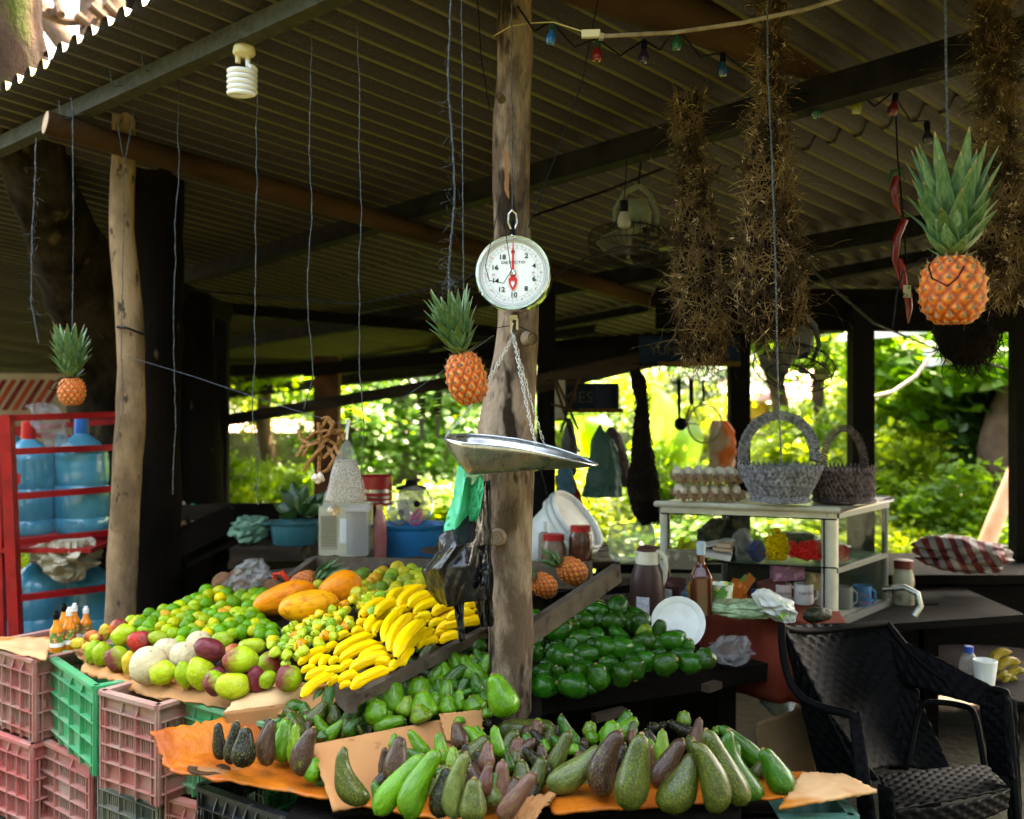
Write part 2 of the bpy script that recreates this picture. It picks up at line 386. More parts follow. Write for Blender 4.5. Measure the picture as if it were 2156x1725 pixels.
# banana plant leaves seen through the back of the stall
t = thing('banana_plant', 'banana plant with broad pale leaves behind the hanging ladle and bags', 'plant', P(1420, 1060, 9))
t.location.z = 0
bl = leafm('banana_leaf', (.12, .22, .05), .5)
for (x0, y0, x1, y1, w) in ((1420, 1010, 1390, 800, .16), (1430, 1010, 1460, 860, .13), (1420, 1000, 1340, 850, .14), (1415, 960, 1395, 870, .16), (1250, 960, 1200, 800, .15), (1240, 960, 1270, 850, .14)):
    a = P(x0, y0, 9); c = P(x1, y1, 9 + U(-.4, .4)); d = c - a; sd2 = d.cross(V((0, 1, 0))).normalized()
    def lf(u, v, a=a, d=d, sd2=sd2, w=w):
        q = a + d * v + sd2 * (u - .5) * 2 * w * sin(pi * min(1, v * .93 + .05)) ** .7
        return q + V((0, -.12 * sin(pi * v), -.25 * max(0, v - .6))) + V((0, .05 * abs(u - .5), 0))
    mk('leaf', MB().grid(lf, 5, 9), bl, t)
mk('stem', MB().tube([V((P(1425, 1000, 9).x, 9, 0)), P(1425, 990, 9)], [.09, .05], 8), LEAF[1], t)
# block wall
bw = thing('block_wall', 'low concrete block wall with a mossy grey face across the garden', 'wall', (-1.2, 13.5, 0))
wm = M('mossy_block', (.20, .19, .14), (.12, .12, .07), 2, (.35, .65), (.07, .09, .03), 5, (.58, .7), .95, .6, 20, .01)
bmesh0 = None
for row in range(5):
    for k in range(28):
        x = -5.6 + k * .41 + (.2 if row % 2 else 0); c = V((x, 13.5, .11 + row * .205))
        if bmesh0 is None:
            o = mk('block', MB().box(c, (.395, .15, .19)), wm, bw); bmesh0 = o.data; b0 = c.copy()
        else:
            o = bpy.data.objects.new('block', bmesh0); COL.objects.link(o); o.parent = bw; o.location = c - b0 + V((0, U(-.006, .006), 0))
mk('mortar', MB().box((0, 13.5, .5), (11.3, .12, 1.01)), M('mortar', (.11, .11, .08), rough=.95), bw)
# houses
pk = M('pink_roof', (.55, .36, .32), (.42, .26, .22), 6, rough=.8)
def house(label, x0, x1, ytop, yeave, ybot, Z, wc, cat='house'):
    a = P(x0, yeave, Z); c = P(x1, yeave, Z); t = thing('house', label, cat, V(((a.x + c.x) / 2, Z + 1, 0)))
    wm_ = M('house_wall', wc, tuple(q * .75 for q in wc), 2, rough=.9, bump=.2)
    h = a.z; dx = c.x - a.x
    mk('wall', MB().box(((a.x + c.x) / 2, Z + 1.5, h / 2), (dx - .3, 2.7, h)), wm_, t)
    top = P(x0, ytop, Z + 1.5).z; nr = max(8, int(dx / .22)); 
    def rf(u, v): return V((a.x + dx * u, Z - .1 + 1.6 * v, h + (top - h) * v + .03 * abs(sin(u * nr * pi))))
    mk('roof', MB().grid(rf, nr * 4, 3), pk, t, solid=.03)
    mk('window', MB().box(((a.x * .7 + c.x * .3), Z + .14, h * .6), (.7, .06, .5)), mt['black'], t)
    mk('door', MB().box(((a.x * .35 + c.x * .65), Z + .14, h * .42), (.6, .06, h * .8)), M('house_door', (.18, .1, .05), rough=.7), t)
house('house with a pink tin roof behind the mossy block wall at left', 430, 850, 888, 930, 960, 15.5, (.42, .38, .27))
house('cream house with a pale pink roof behind the tilted fan', 1640, 1790, 780, 850, 960, 14, (.5, .46, .38))
house('yellow house with a pink roof between the hanging bag and the slim tree', 1530, 1640, 800, 845, 960, 15, (.62, .38, .09))
# light steel rails and pole outside right
for (x0, y0, x1, y1, Z, lab) in ((1768, 712, 1962, 694, 7.4, 'pale steel bar crossing behind the black post on the right'), (1950, 742, 2150, 716, 7.6, 'upper pale steel bar between the dark basket and the right edge'), (1950, 764, 2150, 738, 7.4, 'lower pale steel bar between the dark basket and the right edge')):
    a, c = P(x0, y0, Z), P(x1, y1, Z + .5); one('steel_bar', MB().beam(a, c, .05, .05), M('pale_metal', (.5, .52, .52), rough=.5), lab, 'bar', 'pale steel bars outside the stall')
one('hanging_hose', MB().tube([P(1966, 738, 6.6), P(1930, 790, 6.6), P(1880, 825, 6.6), P(1834, 836, 6.6), P(1800, 838, 6.7)], .012, 8), M('hose', (.6, .56, .45), rough=.6), 'pale hose hanging from the steel bar right of the black post', 'hose')
one('leaning_pole', MB().tube([P(2040, 1250, 6.4), P(2090, 1110, 6.5), P(2175, 900, 6.7)], [.055, .055, .05], 12), M('pole_wood', (.55, .33, .22), (.42, .24, .14), 6, rough=.7), 'thick peeled pole leaning beside the red striped cloth', 'pole')
# ------------------------------------------------------------------ trees growing through the roof
t = thing('forked_tree', 'massive dark forked tree trunk rising through the tin roof behind the left post', 'tree', V((P(250, 1300, 5.2).x, 5.2, 0)))
mb = MB(); limb(mb, [V((P(270, 1300, 5.9).x, 5.9, -.1)), P(265, 1250, 5.9), P(235, 900, 5.9), P(205, 700, 5.6), P(140, 520, 5.1), P(75, 330, 4.6), P(38, 130, 4.5), P(15, -60, 4.5), P(10, -300, 4.6)], [.27, .26, .23, .22, .18, .145, .125, .12, .11], 16, .07)
mk('trunk', mb, mt['barkf'], t)
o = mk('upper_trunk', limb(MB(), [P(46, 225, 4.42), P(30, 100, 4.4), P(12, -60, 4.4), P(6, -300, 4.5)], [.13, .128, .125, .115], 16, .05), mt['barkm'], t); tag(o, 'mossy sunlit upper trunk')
mk('fork', limb(MB(), [P(235, 900, 5.9), P(262, 760, 5.9), P(280, 600, 6), P(296, 430, 6.1)], [.12, .09, .07, .06], 12, .05), mt['barkf'], t)
t = thing('dark_tree', 'straight black tree trunk standing right behind the left wooden post', 'tree', V((P(345, 1300, 4.9).x, 4.9, 0)))
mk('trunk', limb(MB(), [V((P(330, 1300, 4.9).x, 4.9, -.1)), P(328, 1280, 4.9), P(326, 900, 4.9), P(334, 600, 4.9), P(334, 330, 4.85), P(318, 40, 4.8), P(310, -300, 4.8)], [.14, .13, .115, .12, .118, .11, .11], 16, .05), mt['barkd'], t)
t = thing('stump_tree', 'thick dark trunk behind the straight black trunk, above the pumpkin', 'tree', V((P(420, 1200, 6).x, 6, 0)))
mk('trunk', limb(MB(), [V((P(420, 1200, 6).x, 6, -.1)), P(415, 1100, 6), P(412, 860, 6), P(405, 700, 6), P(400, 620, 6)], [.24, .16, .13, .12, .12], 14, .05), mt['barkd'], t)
t = thing('bare_tree', 'pale bare tree with tangled branches against the white sky', 'tree', V((P(230, 0, 9).x, 9, 0)))
mk('trunk', limb(MB(), [V((P(250, 0, 9).x, 9, 0)), P(240, 300, 9), P(225, 60, 9), P(215, -100, 9)], [.28, .24, .22, .2], 14, .05), mt['barkt'], t)
mk('limb', limb(MB(), [P(215, 215, 8.4), P(170, 130, 8.4), P(110, 55, 8.4), P(60, -20, 8.4)], [.11, .1, .09, .08], 10), mt['barkt'], t)
for a in (((80, 20), (140, 45), (210, 40), (262, 68)), ((130, 30), (118, -5), (110, -20)), ((188, 10), (215, 35), (255, 65), (262, 75)), ((105, 25), (118, 22), (125, -6)), ((190, 100), (175, 60), (205, 15), (200, -10)), ((170, 95), (195, 50), (215, 30), (270, 40)), ((160, 30), (190, 60), (210, 88)), ((220, 5), (245, 30), (262, 20))):
    mk('branch', limb(MB(), [P(x, y, 7.6 + i * .1) for i, (x, y) in enumerate(a)], [.035] * (len(a) - 1) + [.02], 7), mt['barkt'], t)
# ------------------------------------------------------------------ tin roof
def tinmat():
    m, t, n, l, b = NT('mossy_tin')
    vec = coord(t); v2 = coord(t, (1, 1, 1))
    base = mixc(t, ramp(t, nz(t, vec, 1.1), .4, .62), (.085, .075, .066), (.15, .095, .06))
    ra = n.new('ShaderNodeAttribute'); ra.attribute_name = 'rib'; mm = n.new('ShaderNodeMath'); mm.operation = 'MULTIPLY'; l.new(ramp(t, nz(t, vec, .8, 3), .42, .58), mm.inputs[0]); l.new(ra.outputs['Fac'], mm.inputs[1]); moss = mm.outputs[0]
    base = mixc(t, ramp(t, ra.outputs['Fac'], 0, .4, (1, 1, 1), (0, 0, 0)), base, (.028, .022, .018))  # flank without moss darkened in the colour, as the rib's shaded side
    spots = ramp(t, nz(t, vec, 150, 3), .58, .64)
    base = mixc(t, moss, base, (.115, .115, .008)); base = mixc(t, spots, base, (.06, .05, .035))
    l.new(base, b.inputs['Base Color']); b.inputs['Roughness'].default_value = .7; b.inputs['Metallic'].default_value = .1
    b.inputs['Specular IOR Level'].default_value = .35
    bumpn(t, b, nz(t, vec, 30), .2, .004); return m
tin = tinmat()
rf = thing('tin_roof', 'rusty corrugated tin roof with steel purlins and a log beam over the whole stall', 'roof', roof(2, 0))
eave = lambda t_: -.16 - .125 * t_
k = 0
for i in range(17):
    t0 = -4.6 + i * .88
    for (sa, sb, dz) in ((None, 2.35, .006), (2.2, 5.0 if i < 12 else 4.4, 0)):
        jz = U(-.004, .004) + (.003 if i % 2 else 0) + dz
        js = U(-.03, .03)
        def fn(u, v, t0=t0, sa=sa, sb=sb, jz=jz, js=js):
            t_ = t0 + u * .93; s0 = (eave(t_) + js if sa is None else sa); s_ = s0 + (sb - s0) * v
            ph = u * 8.45 * 2 * pi
            w = max(-1, min(1, 1.5 * sin(ph)))
            return roof(s_, t_, .02 + jz + .024 * w + .012 * noise.noise(V((s_ * .8, t_ * .6, 1))))
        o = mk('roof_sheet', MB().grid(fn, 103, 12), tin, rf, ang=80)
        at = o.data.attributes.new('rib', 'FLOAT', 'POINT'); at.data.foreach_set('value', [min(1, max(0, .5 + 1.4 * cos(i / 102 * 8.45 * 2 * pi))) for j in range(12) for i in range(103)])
def purlin(s0, t0, s1, t1, w, h, mat=mt['dsteel'], name='purlin', drop=.02):
    a, b = roof(s0, t0, -drop - h / 2), roof(s1, t1, -drop - h / 2)
    mb = MB(); d = (b - a).normalized(); x = RR
    # C section: web and two flanges
    mb.beam(a, b, .004, h, RN); mb.beam(a + x * w / 2 + RN * (h / 2 - .003), b + x * w / 2 + RN * (h / 2 - .003), w, .004, RN); mb.beam(a + x * w / 2 - RN * (h / 2 - .003), b + x * w / 2 - RN * (h / 2 - .003), w, .004, RN)
    mb.beam(a + x * w - RN * (h / 2 - .014), b + x * w - RN * (h / 2 - .014), .004, .02, RN)
    return mk(name, mb, mat, rf, smooth=False)
p1 = lambda t_: .03 - .136 * t_
purlin(p1(4), 4, p1(-4), -4, .05, .07, mt['steel'])
tag(rf.children[-1], 'galvanised steel eave purlin')
purlin(1.4, 3.5, 1.75, -4, .06, .1)
purlin(2.7, 6, 3.25, -4, .06, .1)
purlin(4.4, 9, 4.7, -4, .07, .11)
purlin(3.9, 9, 4.05, 1.2, .05, .07)
# log beams: along the slope
def log(a, b, r, name='log_beam', mat=None, jit=.03):
    mb = MB(); limb(mb, [a, a.lerp(b, .33) + V((0, 0, U(-.01, .01))), a.lerp(b, .66) + V((0, 0, U(-.01, .01))), b], [r, r * 1.03, r * .98, r * .94], 16, jit)
    o = mk(name, mb, mat or mt['log'], rf); return o
A = P(97, 257, 3.86); d = V((1.25, 1, -.235))
log(A, A + d * 2.2, .047)
nrm = -d.normalized()
mb = MB(); ux = nrm.cross(V((0, 0, 1))).normalized(); uy = nrm.cross(ux)
mb.add([A + nrm * .003 + (ux * cos(q) + uy * sin(q)) * .044 for q in [2 * pi * i / 20 for i in range(20)]], [tuple(range(20))])
cutf = mk('cut_face', mb, mt['cut'], rf.children[-1], smooth=False)
A2 = P(1180, -60, 2.75); B2 = P(2062, 235, 3.9); log(A2, B2, .07)
purlin(3.55, -2.9, 3.9, 3, .05, .06)
# back eave fascia and cross beams
for (x0, y0, Z0, x1, y1, Z1, w, h) in ((-100, 800, 12.6, 1000, 762, 9.1, .08, .12), (1150, 770, 7.6, 1420, 730, 7.9, .07, .2), (1380, 650, 5.9, 2160, 655, 5.7, .1, .24), (1140, 738, 8.2, 1600, 700, 7.1, .08, .14),
                                       (380, 640, 7.0, 1060, 700, 7.2, .06, .08), (330, 590, 5.6, 480, 660, 6.4, .06, .1), (640, 780, 8.2, 1110, 738, 8.0, .06, .1)):
    mk('roof_beam', MB().beam(P(x0, y0, Z0), P(x1, y1, Z1), w, h), mt['dplank'], rf)
# dark fascia boards behind (between roof edge and garden)
# wooden posts
def post(label, pts, r, mat, group='posts holding the roof', extra=None):
    b = V(pts[0]); b.z = 0
    t = thing('wooden_post', label, 'post', b, group)
    mb = MB(); limb(mb, pts, r, 20, .035); mk('shaft', mb, mat, t); return t
cp = post('pale barked wooden post in the centre with the scale hanging before it',
     [V((P(1076, 1500, 2.95).x, 2.95, -.1)), P(1076, 1480, 2.95), P(1074, 1300, 2.95), P(1070, 1080, 2.95), P(1068, 900, 2.97), P(1085, 760, 3.0), P(1092, 640, 3.0), P(1078, 500, 3.0), P(1076, 330, 3.0), P(1082, 120, 3.0), P(1084, -80, 3.0), P(1084, -260, 3.0)],
     [.062, .061, .067, .072, .085, .066, .06, .056, .056, .054, .052, .05], mt['bark'])
for (x, y, r) in ((1118, 712, .02), (1048, 1130, .026), (1052, 205, .012)):
    q = P(x, y, 2.89)
    mb = MB(); R = V((x - 1076, -120, 0)).normalized().to_track_quat('Z', 'Y').to_matrix().to_4x4(); R.translation = q + V((0, -.012, 0))
    mb.lathe([(r * 1.1, -.03), (r, 0), (r * .8, .012), (r * .55, .01), (r * .5, .014), (r * .2, .012), (0, .016)], 14, R)
    mk('knot', mb, mt['bark'], cp)
peel = M('peeled_wood', (.36, .17, .08), (.26, .12, .055), 14, rough=.75, bump=.5, bs=60, stretch=(2, 2, .3))
for pts in ([(1062, 300), (1070, 330), (1072, 420), (1062, 400)], [(1052, 1060), (1066, 1075), (1072, 1180), (1052, 1165)], [(1103, 880), (1110, 890), (1108, 960), (1102, 950)], [(1096, 1260), (1106, 1270), (1104, 1330), (1094, 1320)]):
    c = sum((V((q[0], q[1])) for q in pts), V((0, 0))) / 4
    xs = 1078; rad = .064
    def onpost(x, y, dr=0):
        ctr = {0: 1078}; Z = 2.95; cx_ = P(1072 if y > 850 else 1078, y, Z); X = (x - CX) / F * 2.89 - cx_.x
        X = max(-.05, min(.05, X)); return V((cx_.x + X, Z - sqrt(max(1e-6, .0036 - X * X)) - .008 - dr, P(x, y, 2.89).z))
    def fn(u, v, pts=pts):
        a = V(pts[0]).lerp(V(pts[1]), u); b = V(pts[3]).lerp(V(pts[2]), u); q = a.lerp(b, v)
        e = .004 * noise.noise(V((u * 9, v * 9, q[0])));
        return onpost(q[0] + 3 * noise.noise(V((v * 7, u, 1))), q[1], e)
    mk('peeled_patch', MB().grid(fn, 7, 9), peel, cp)
post('smooth pale wooden post at left between the water rack and the limes',
     [V((P(250, 1320, 4.15).x, 4.15, -.1)), P(254, 1300, 4.15), P(262, 1100, 4.15), P(274, 880, 4.15), P(274, 700, 4.15), P(256, 480, 4.15), P(260, 330, 4.15), P(262, 236, 4.15)],
     [.066, .062, .06, .058, .056, .05, .047, .045], mt['barkp'])
for (x, y0, y1, Z, w, lab) in ((467, 660, 1100, 6.6, .042, 'slim dark steel post left of the garden view'), (690, 750, 1040, 8.3, .1, 'reddish brown post in front of the block wall'), (1812, 640, 1170, 5.7, .062, 'square black post right of the brown basket'),
                          (2153, 560, 1300, 4.9, .05, 'black post at the right edge of the picture'), (1150, 600, 1080, 5.6, .05, 'dark post hidden just right of the central post'), (1555, 700, 920, 6.0, .06, 'dark post behind the hanging feed bag')):
    a = P(x, y0, Z); b = V((P(x, y1, Z).x, Z, 0))
    t = thing('square_post', lab, 'post', b, 'posts holding the roof')
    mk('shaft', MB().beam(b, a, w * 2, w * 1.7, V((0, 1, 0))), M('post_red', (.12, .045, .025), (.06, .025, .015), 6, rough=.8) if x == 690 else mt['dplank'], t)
# rails at the back
for (x0, y0, Z0, x1, y1, Z1, h, lab) in ((430, 892, 6.7, 1035, 790, 6.4, .075, 'dark rail crossing the garden view left of the central post'), (1130, 808, 5.5, 1420, 744, 5.9, .10, 'dark rail rising to the right of the central post')):
    one('wooden_rail', MB().beam(P(x0, y0, Z0), P(x1, y1, Z1), .05, h), mt['plank'], lab, 'rail', 'rails across the back')
# ------------------------------------------------------------------ plastic crates
def plast(name, c, dirt, amt):
    m, t, n, l, b = NT(name)
    vec = coord(t)
    big = ramp(t, nz(t, vec, 5, 5), amt, amt + .22)
    geo = n.new('ShaderNodeNewGeometry'); 
    col = mixc(t, big, c, dirt); col = mixc(t, ramp(t, nz(t, vec, 34, 4), .56, .68), col, tuple(q * .6 + .1 for q in c))
    l.new(col, b.inputs['Base Color']); l.new(ramp(t, big, 0, 1, (.38,) * 3, (.85,) * 3), b.inputs['Roughness'])
    bumpn(t, b, nz(t, vec, 60, 5), .15, .001); return m
CM = {'pink': plast('dusty_pink_plastic', (.36, .10, .085), (.36, .22, .165), .38), 'rose': plast('rose_plastic', (.47, .13, .11), (.40, .24, .19), .46),
      'green': plast('green_plastic', (.035, .33, .13), (.26, .34, .22), .47), 'grey': plast('olive_grey_plastic', (.10, .125, .11), (.24, .21, .15), .36),
      'black': plast('black_crate_plastic', (.012, .014, .016), (.03, .03, .03), .6), 'teal': plast('teal_plastic', (.05, .16, .13), (.12, .16, .12), .5)}
def crate(A, B, zt, h, dep, cols, rows, col, label, group='plastic crates under the fruit', solid=((1, 2),)):
    a = G(A[0], A[1], zt); b = G(B[0], B[1], zt)
    ex = V((b.x - a.x, b.y - a.y, 0)); L = ex.length; ex.normalize(); ey = V((-ex.y, ex.x, 0))
    if ey.y < 0: ey = -ey
    o = V((a.x, a.y, zt - h)); cen = o + ex * L / 2 + ey * dep / 2
    R = Matrix((ex, ey, V((0, 0, 1)))).transposed()
    t = thing('plastic_crate', label, 'crate', cen, group)
    def face(w, org, dx, dn, nc):
        # shell with ribs and slotted panels on one side; org bottom left, dx along, dn outward
        fr = MB(); RR_ = Matrix((dx, dn, V((0, 0, 1)))).transposed()
        def bx(x0, x1, z0, z1, y0, y1): fr.box(org + dx * (x0 + x1) / 2 + V((0, 0, (z0 + z1) / 2)) + dn * (y0 + y1) / 2, (x1 - x0, y1 - y0, z1 - z0), RR_)
        top = .055; ph = (h - top - .03) / rows
        mg = .026; pw = (w - 2 * mg) / nc
        bx(0, w, h - top, h - .012, -.014, -.010)           # plain top band
        bx(0, w, h - .012, h, -.016, .012)                   # rim lip
        bx(0, w, 0, .03, -.014, -.010)
        for r in range(rows + 1): z = .03 + r * ph; bx(0, w, z - .0018, z + .0018, -.011, .006)
        for c in range(nc + 1): x = mg + c * pw; bx(x - .0018, x + .0018, .0, h - top + .002, -.011, .005)
        for c in (-.0, 1.): x = .003 + (w - .006) * c; bx(x - .003, x + .003, 0, h - .012, -.014, .006)
        bx(mg * .5 - .0015, mg * .5 + .0015, 0, h - top, -.012, .003); bx(w - mg * .5 - .0015, w - mg * .5 + .0015, 0, h - top, -.012, .003)
        for x0, x1 in ((0, mg), (w - mg, w)): bx(x0, x1, 0, h - top, -.014, -.0115)
        for c in range(1, nc): # little gusset fins above the panels
            x = mg + c * pw; z = h - top
            fr.add([org + dx * (x - .002) + V((0, 0, z)) + dn * -.01, org + dx * (x - .002) + V((0, 0, z)) + dn * .005, org + dx * (x - .002) + V((0, 0, z + .034)) + dn * -.01,
                    org + dx * (x + .002) + V((0, 0, z)) + dn * -.01, org + dx * (x + .002) + V((0, 0, z)) + dn * .005, org + dx * (x + .002) + V((0, 0, z + .034)) + dn * -.01],
                   [(0, 1, 2), (3, 5, 4), (0, 3, 4, 1), (1, 4, 5, 2)])
        mk('frame', fr, CM[col], t, smooth=False)
        pn = MB()
        def px(x0, x1, z0, z1, y0=-.0125, y1=-.010): pn.box(org + dx * (x0 + x1) / 2 + V((0, 0, (z0 + z1) / 2)) + dn * (y0 + y1) / 2, (x1 - x0, y1 - y0, z1 - z0), RR_)
        for r in range(rows):
            for c in range(nc):
                x0 = mg + c * pw; z0 = .03 + r * ph
                if (c, r) in solid: px(x0, x0 + pw, z0, z0 + ph); continue
                e = pw * .16; px(x0, x0 + e, z0, z0 + ph); px(x0 + pw - e, x0 + pw, z0, z0 + ph)
                px(x0 + e, x0 + pw - e, z0, z0 + ph * .1); px(x0 + e, x0 + pw - e, z0 + ph * .86, z0 + ph)
                ns = 6; sp = (pw - 2 * e) / ns
                for k in range(1, ns): px(x0 + e + k * sp - sp * .2, x0 + e + k * sp + sp * .2, z0, z0 + ph)
        mk('slotted_panel', pn, CM[col], t, smooth=False)
    face(L, o, ex, -ey, cols)
    face(dep, o + ex * L, ey, ex, max(2, int(cols * dep / L)))
    face(dep, o, ey, -ex, max(2, int(cols * dep / L)))
    bk = MB(); bk.box(o + ex * L / 2 + ey * (dep - .01) + V((0, 0, h / 2)), (L - .03, .004, h), R); bk.box(o + ex * L / 2 + ey * dep / 2 + V((0, 0, .02)), (L - .03, dep - .03, .004), R)
    mk('inner_shell', bk, CM[col], t, smooth=False)
    return t
crate((-38, 1353), (73, 1388), .63, .285, .36, 5, 3, 'pink', 'dusty pink crate at the far left, upper one under the sauce bottles', solid=((3, 1), (2, 0), (0, 0)))
crate((101, 1376), (200, 1443), .628, .285, .36, 4, 3, 'green', 'green crate between two pink crates, below the small yellow mangoes', solid=((1, 0), (2, 0)))
crate((213, 1452), (332, 1484), .63, .30, .40, 3, 4, 'pink', 'pink crate right under the white melon, upper one of its stack', solid=((1, 1), (0, 0), (1, 0), (2, 0)))
crate((364, 1462), (560, 1520), .625, .29, .40, 5, 4, 'green', 'green crate tucked under the front mangoes and the cardboard flap')
crate((-52, 1524), (67, 1567), .335, .30, .36, 5, 3, 'rose', 'rose pink crate at the bottom left corner, lower one of its stack')
crate((77, 1549), (192, 1603), .337, .30, .38, 3, 4, 'rose', 'rose pink crate standing below the bright green crate')
crate((208, 1621), (335, 1668), .325, .30, .40, 3, 4, 'grey', 'olive grey crate at the bottom, below the pink crate')
crate((350, 1674), (470, 1706), .33, .30, .40, 4, 3, 'rose', 'pink crate half hidden between the grey crate and the black crate')
crate((418, 1652), (640, 1730), .50, .36, .42, 9, 2, 'black', 'black crate under the orange stained cardboard', solid=())
crate((1150, 1722), (1800, 1716), .515, .30, .26, 6, 3, 'teal', 'dark teal crate under the right heap of avocados', solid=())
# ------------------------------------------------------------------ cardboard
def patch(tl, tr, br, bl, mat, label, amp=.005, rag=.008, nu=26, nv=18, cat='cardboard', parent=None, thick=.004, curl=0, seed=0, group='cardboard sheets on the stall'):
    def fn(u, v):
        p = tl.lerp(tr, u).lerp(bl.lerp(br, u), v)
        n3 = noise.noise(V((u * 5 + seed, v * 4, seed))); e = max(0, abs(v - .5) * 2 - .8) * 5
        p = p + V((0, 0, amp * n3 + amp * .4 * noise.noise(V((u * 14, v * 12, seed + 3)))))
        if v > .97 or v < .03: p = p + V((0, rag * noise.noise(V((u * 18, v, seed + 5))), rag * .5 * noise.noise(V((u * 25, v, seed)))))
        if u > .97 or u < .03: p = p + V((rag * noise.noise(V((v * 18, u, seed + 5))), 0, 0))
        if curl: p.z += curl * max(0, v - .8) ** 2 * 25 * (.6 + noise.noise(V((u * 4, seed, 0))))
        return p
    mb = MB().grid(fn, nu, nv)
    o = mk('cardboard_sheet', mb, mat, parent, solid=thick)
    if parent is None: tag(o, label, cat, group)
    return o
def Gq(l, z): return [G(x, y, z) if not isinstance(z, (list, tuple)) else G(x, y, z[i]) for i, (x, y) in enumerate(l)]
patch(*Gq([(-30, 1340), (112, 1342), (97, 1386), (-50, 1352)], .642), mt['cardp'], 'pale cardboard scrap on the far left crate under the sauce bottles', seed=1, curl=-.01)
patch(*Gq([(135, 1342), (210, 1350), (185, 1394), (165, 1384)], .64), mt['card'], 'torn corrugated scrap on the green crate beside the sauce bottles', seed=2)
patch(T(190, 1370, .0), T(470, 1420, .0), P(352, 1472, 3.02), P(170, 1406, 3.37), mt['orange'], 'orange stained cardboard drooping over the pink crate under the melon', amp=.012, rag=.02, seed=4, curl=-.02).data.materials[0] = M('tan_orange_card', (.58, .27, .10), (.46, .19, .06), 5, rough=.5, bump=.4)
patch(T(400, 1405, .0), T(760, 1448, .0), P(640, 1512, 2.80), P(332, 1468, 3.03), mt['card'], 'torn brown cardboard under the front mangoes', amp=.008, rag=.02, seed=6)
# kraft box between mangoes and avocados
kb = thing('cardboard_box', 'low kraft box corner between the front mangoes and the curled avocado', 'box', V((-.62, 2.95, 0)))
q = [G(470, 1500, .66), G(740, 1462, .665), P(745, 1600, 2.9), P(500, 1600, 2.8)]
patch(q[0], q[1], q[2], q[3], mt['card'], None, amp=.002, parent=kb, seed=7)
patch(T(520, 1450, .005), T(760, 1440, .01), q[1], q[0], mt['cardp'], None, amp=.004, parent=kb, seed=8)
kb.location.z = 0.0
# orange tray sheet of the front avocados
patch(P(330, 1560, 2.78), P(1090, 1585, 2.78), P(1130, 1760, 2.24), P(360, 1624, 2.60), mt['orange'], 'large orange stained cardboard under the front left avocados', amp=.005, rag=.016, nu=60, nv=30, seed=10, thick=.006)
fl = patch(P(316, 1541, 2.70), P(565, 1494, 2.86), P(560, 1590, 2.78), P(354, 1624, 2.615), mt['orange'], 'peeling orange cardboard flap standing left of the dark avocados', amp=.004, rag=.03, nu=30, nv=16, seed=12, thick=.006)
patch(P(655, 1569, 2.56), P(962, 1508, 2.76), P(1010, 1650, 2.66), P(702, 1708, 2.345), mt['card'], 'big upright kraft cardboard flap dividing the avocado heaps', amp=.003, rag=.004, seed=14, thick=.005)
patch(P(924, 1503, 2.72), P(1016, 1494, 2.74), P(1016, 1560, 2.7), P(940, 1560, 2.68), mt['card'], 'small kraft flap standing behind the big upright flap', amp=.003, seed=15)
patch(G(1135, 1655, .557), G(1690, 1626, .562), G(1846, 1664, .562), G(1165, 1712, .562), mt['orange'], 'orange stained cardboard under the right heap of avocados', amp=.004, rag=.008, nu=60, nv=30, seed=16, thick=.007).name = 'cardboard_sheet'
patch(G(1690, 1627, .569), G(1780, 1632, .569), G(1846, 1666, .569), G(1640, 1702, .569), mt['cardp'], 'pale clean corner of cardboard at the right end of the avocado stand', amp=.002, rag=.008, seed=17, thick=.008)
patch(P(1110, 1680, 2.40), P(1180, 1662, 2.46), P(1120, 1730, 2.26), P(1050, 1750, 2.22), mt['card'], 'folded torn cardboard edge between the two front avocado heaps', amp=.01, rag=.02, seed=18)
patch(P(1592, 1521, 2.95), P(1705, 1484, 3.05), P(1720, 1640, 3.05), P(1596, 1640, 2.95), mt['cardd'], 'dark cardboard box wall beside the wicker chair', amp=.002, rag=.006, seed=19, cat='box')
# printed mark on the orange sheet: dark ring segment
def sheetpt(x, y):  # on the orange sheet plane
    a, b_, c = P(330, 1560, 2.78), P(1090, 1585, 2.78), P(360, 1624, 2.60)
    n_ = (b_ - a).cross(c - a).normalized(); d_ = P(x, y, 1) - V((0, 0, EYE)); d_.z = (HY - y) / F
    o = V((0, 0, EYE)); return o + d_ * ((a - o).dot(n_) / d_.dot(n_)) + V((0, -.002, .010))
def ringfn(u, v):
    a = radians(-28 + 262 * (1 - u)) + pi; r = .55 + .45 * v
    return sheetpt(440 + 46 * r * cos(a), 1625 - 13 * r * sin(a))
one('printed_ring', MB().grid(ringfn, 40, 4), M('dark_print', (.05, .025, .012), rough=.7), 'dark printed recycling ring on the orange cardboard', 'printed mark', solid=.0006)
# ------------------------------------------------------------------ tables
tb = thing('sloped_fruit_table', 'sloping wooden display table with plank dividers under the fruit heaps', 'table', uv(1.7, 3.2, 0))
mb = MB()
def tq(u, v, h=0): p = uv(u, v); p.z = .64 + .21 * (u - 1.02) + h; return p
for i in range(8):
    u0 = 1.2 + i * .16; 
    v1 = 3.93 if u0 < 2.05 else 3.5
    mk('board', MB().beam(tq(u0 + .075, 2.64 if u0 > 1.5 else 2.9, -.035), tq(u0 + .075, v1, -.035), .152, .02), mt['plank'], tb)
def rail(x0, y0, x1, y1, h0, h1, ht=.07, name='divider'):
    a, b = T(x0, y0, h0), T(x1, y1, h1); return mk(name, MB().beam(a - V((0, 0, ht / 2)), b - V((0, 0, ht / 2)), .028, ht), mt['rail'], tb)
rail(742, 1462, 1060, 1300, .02, .02, .03); rail(690, 1418, 742, 1462, .0, .03, .05, 'front_rail')
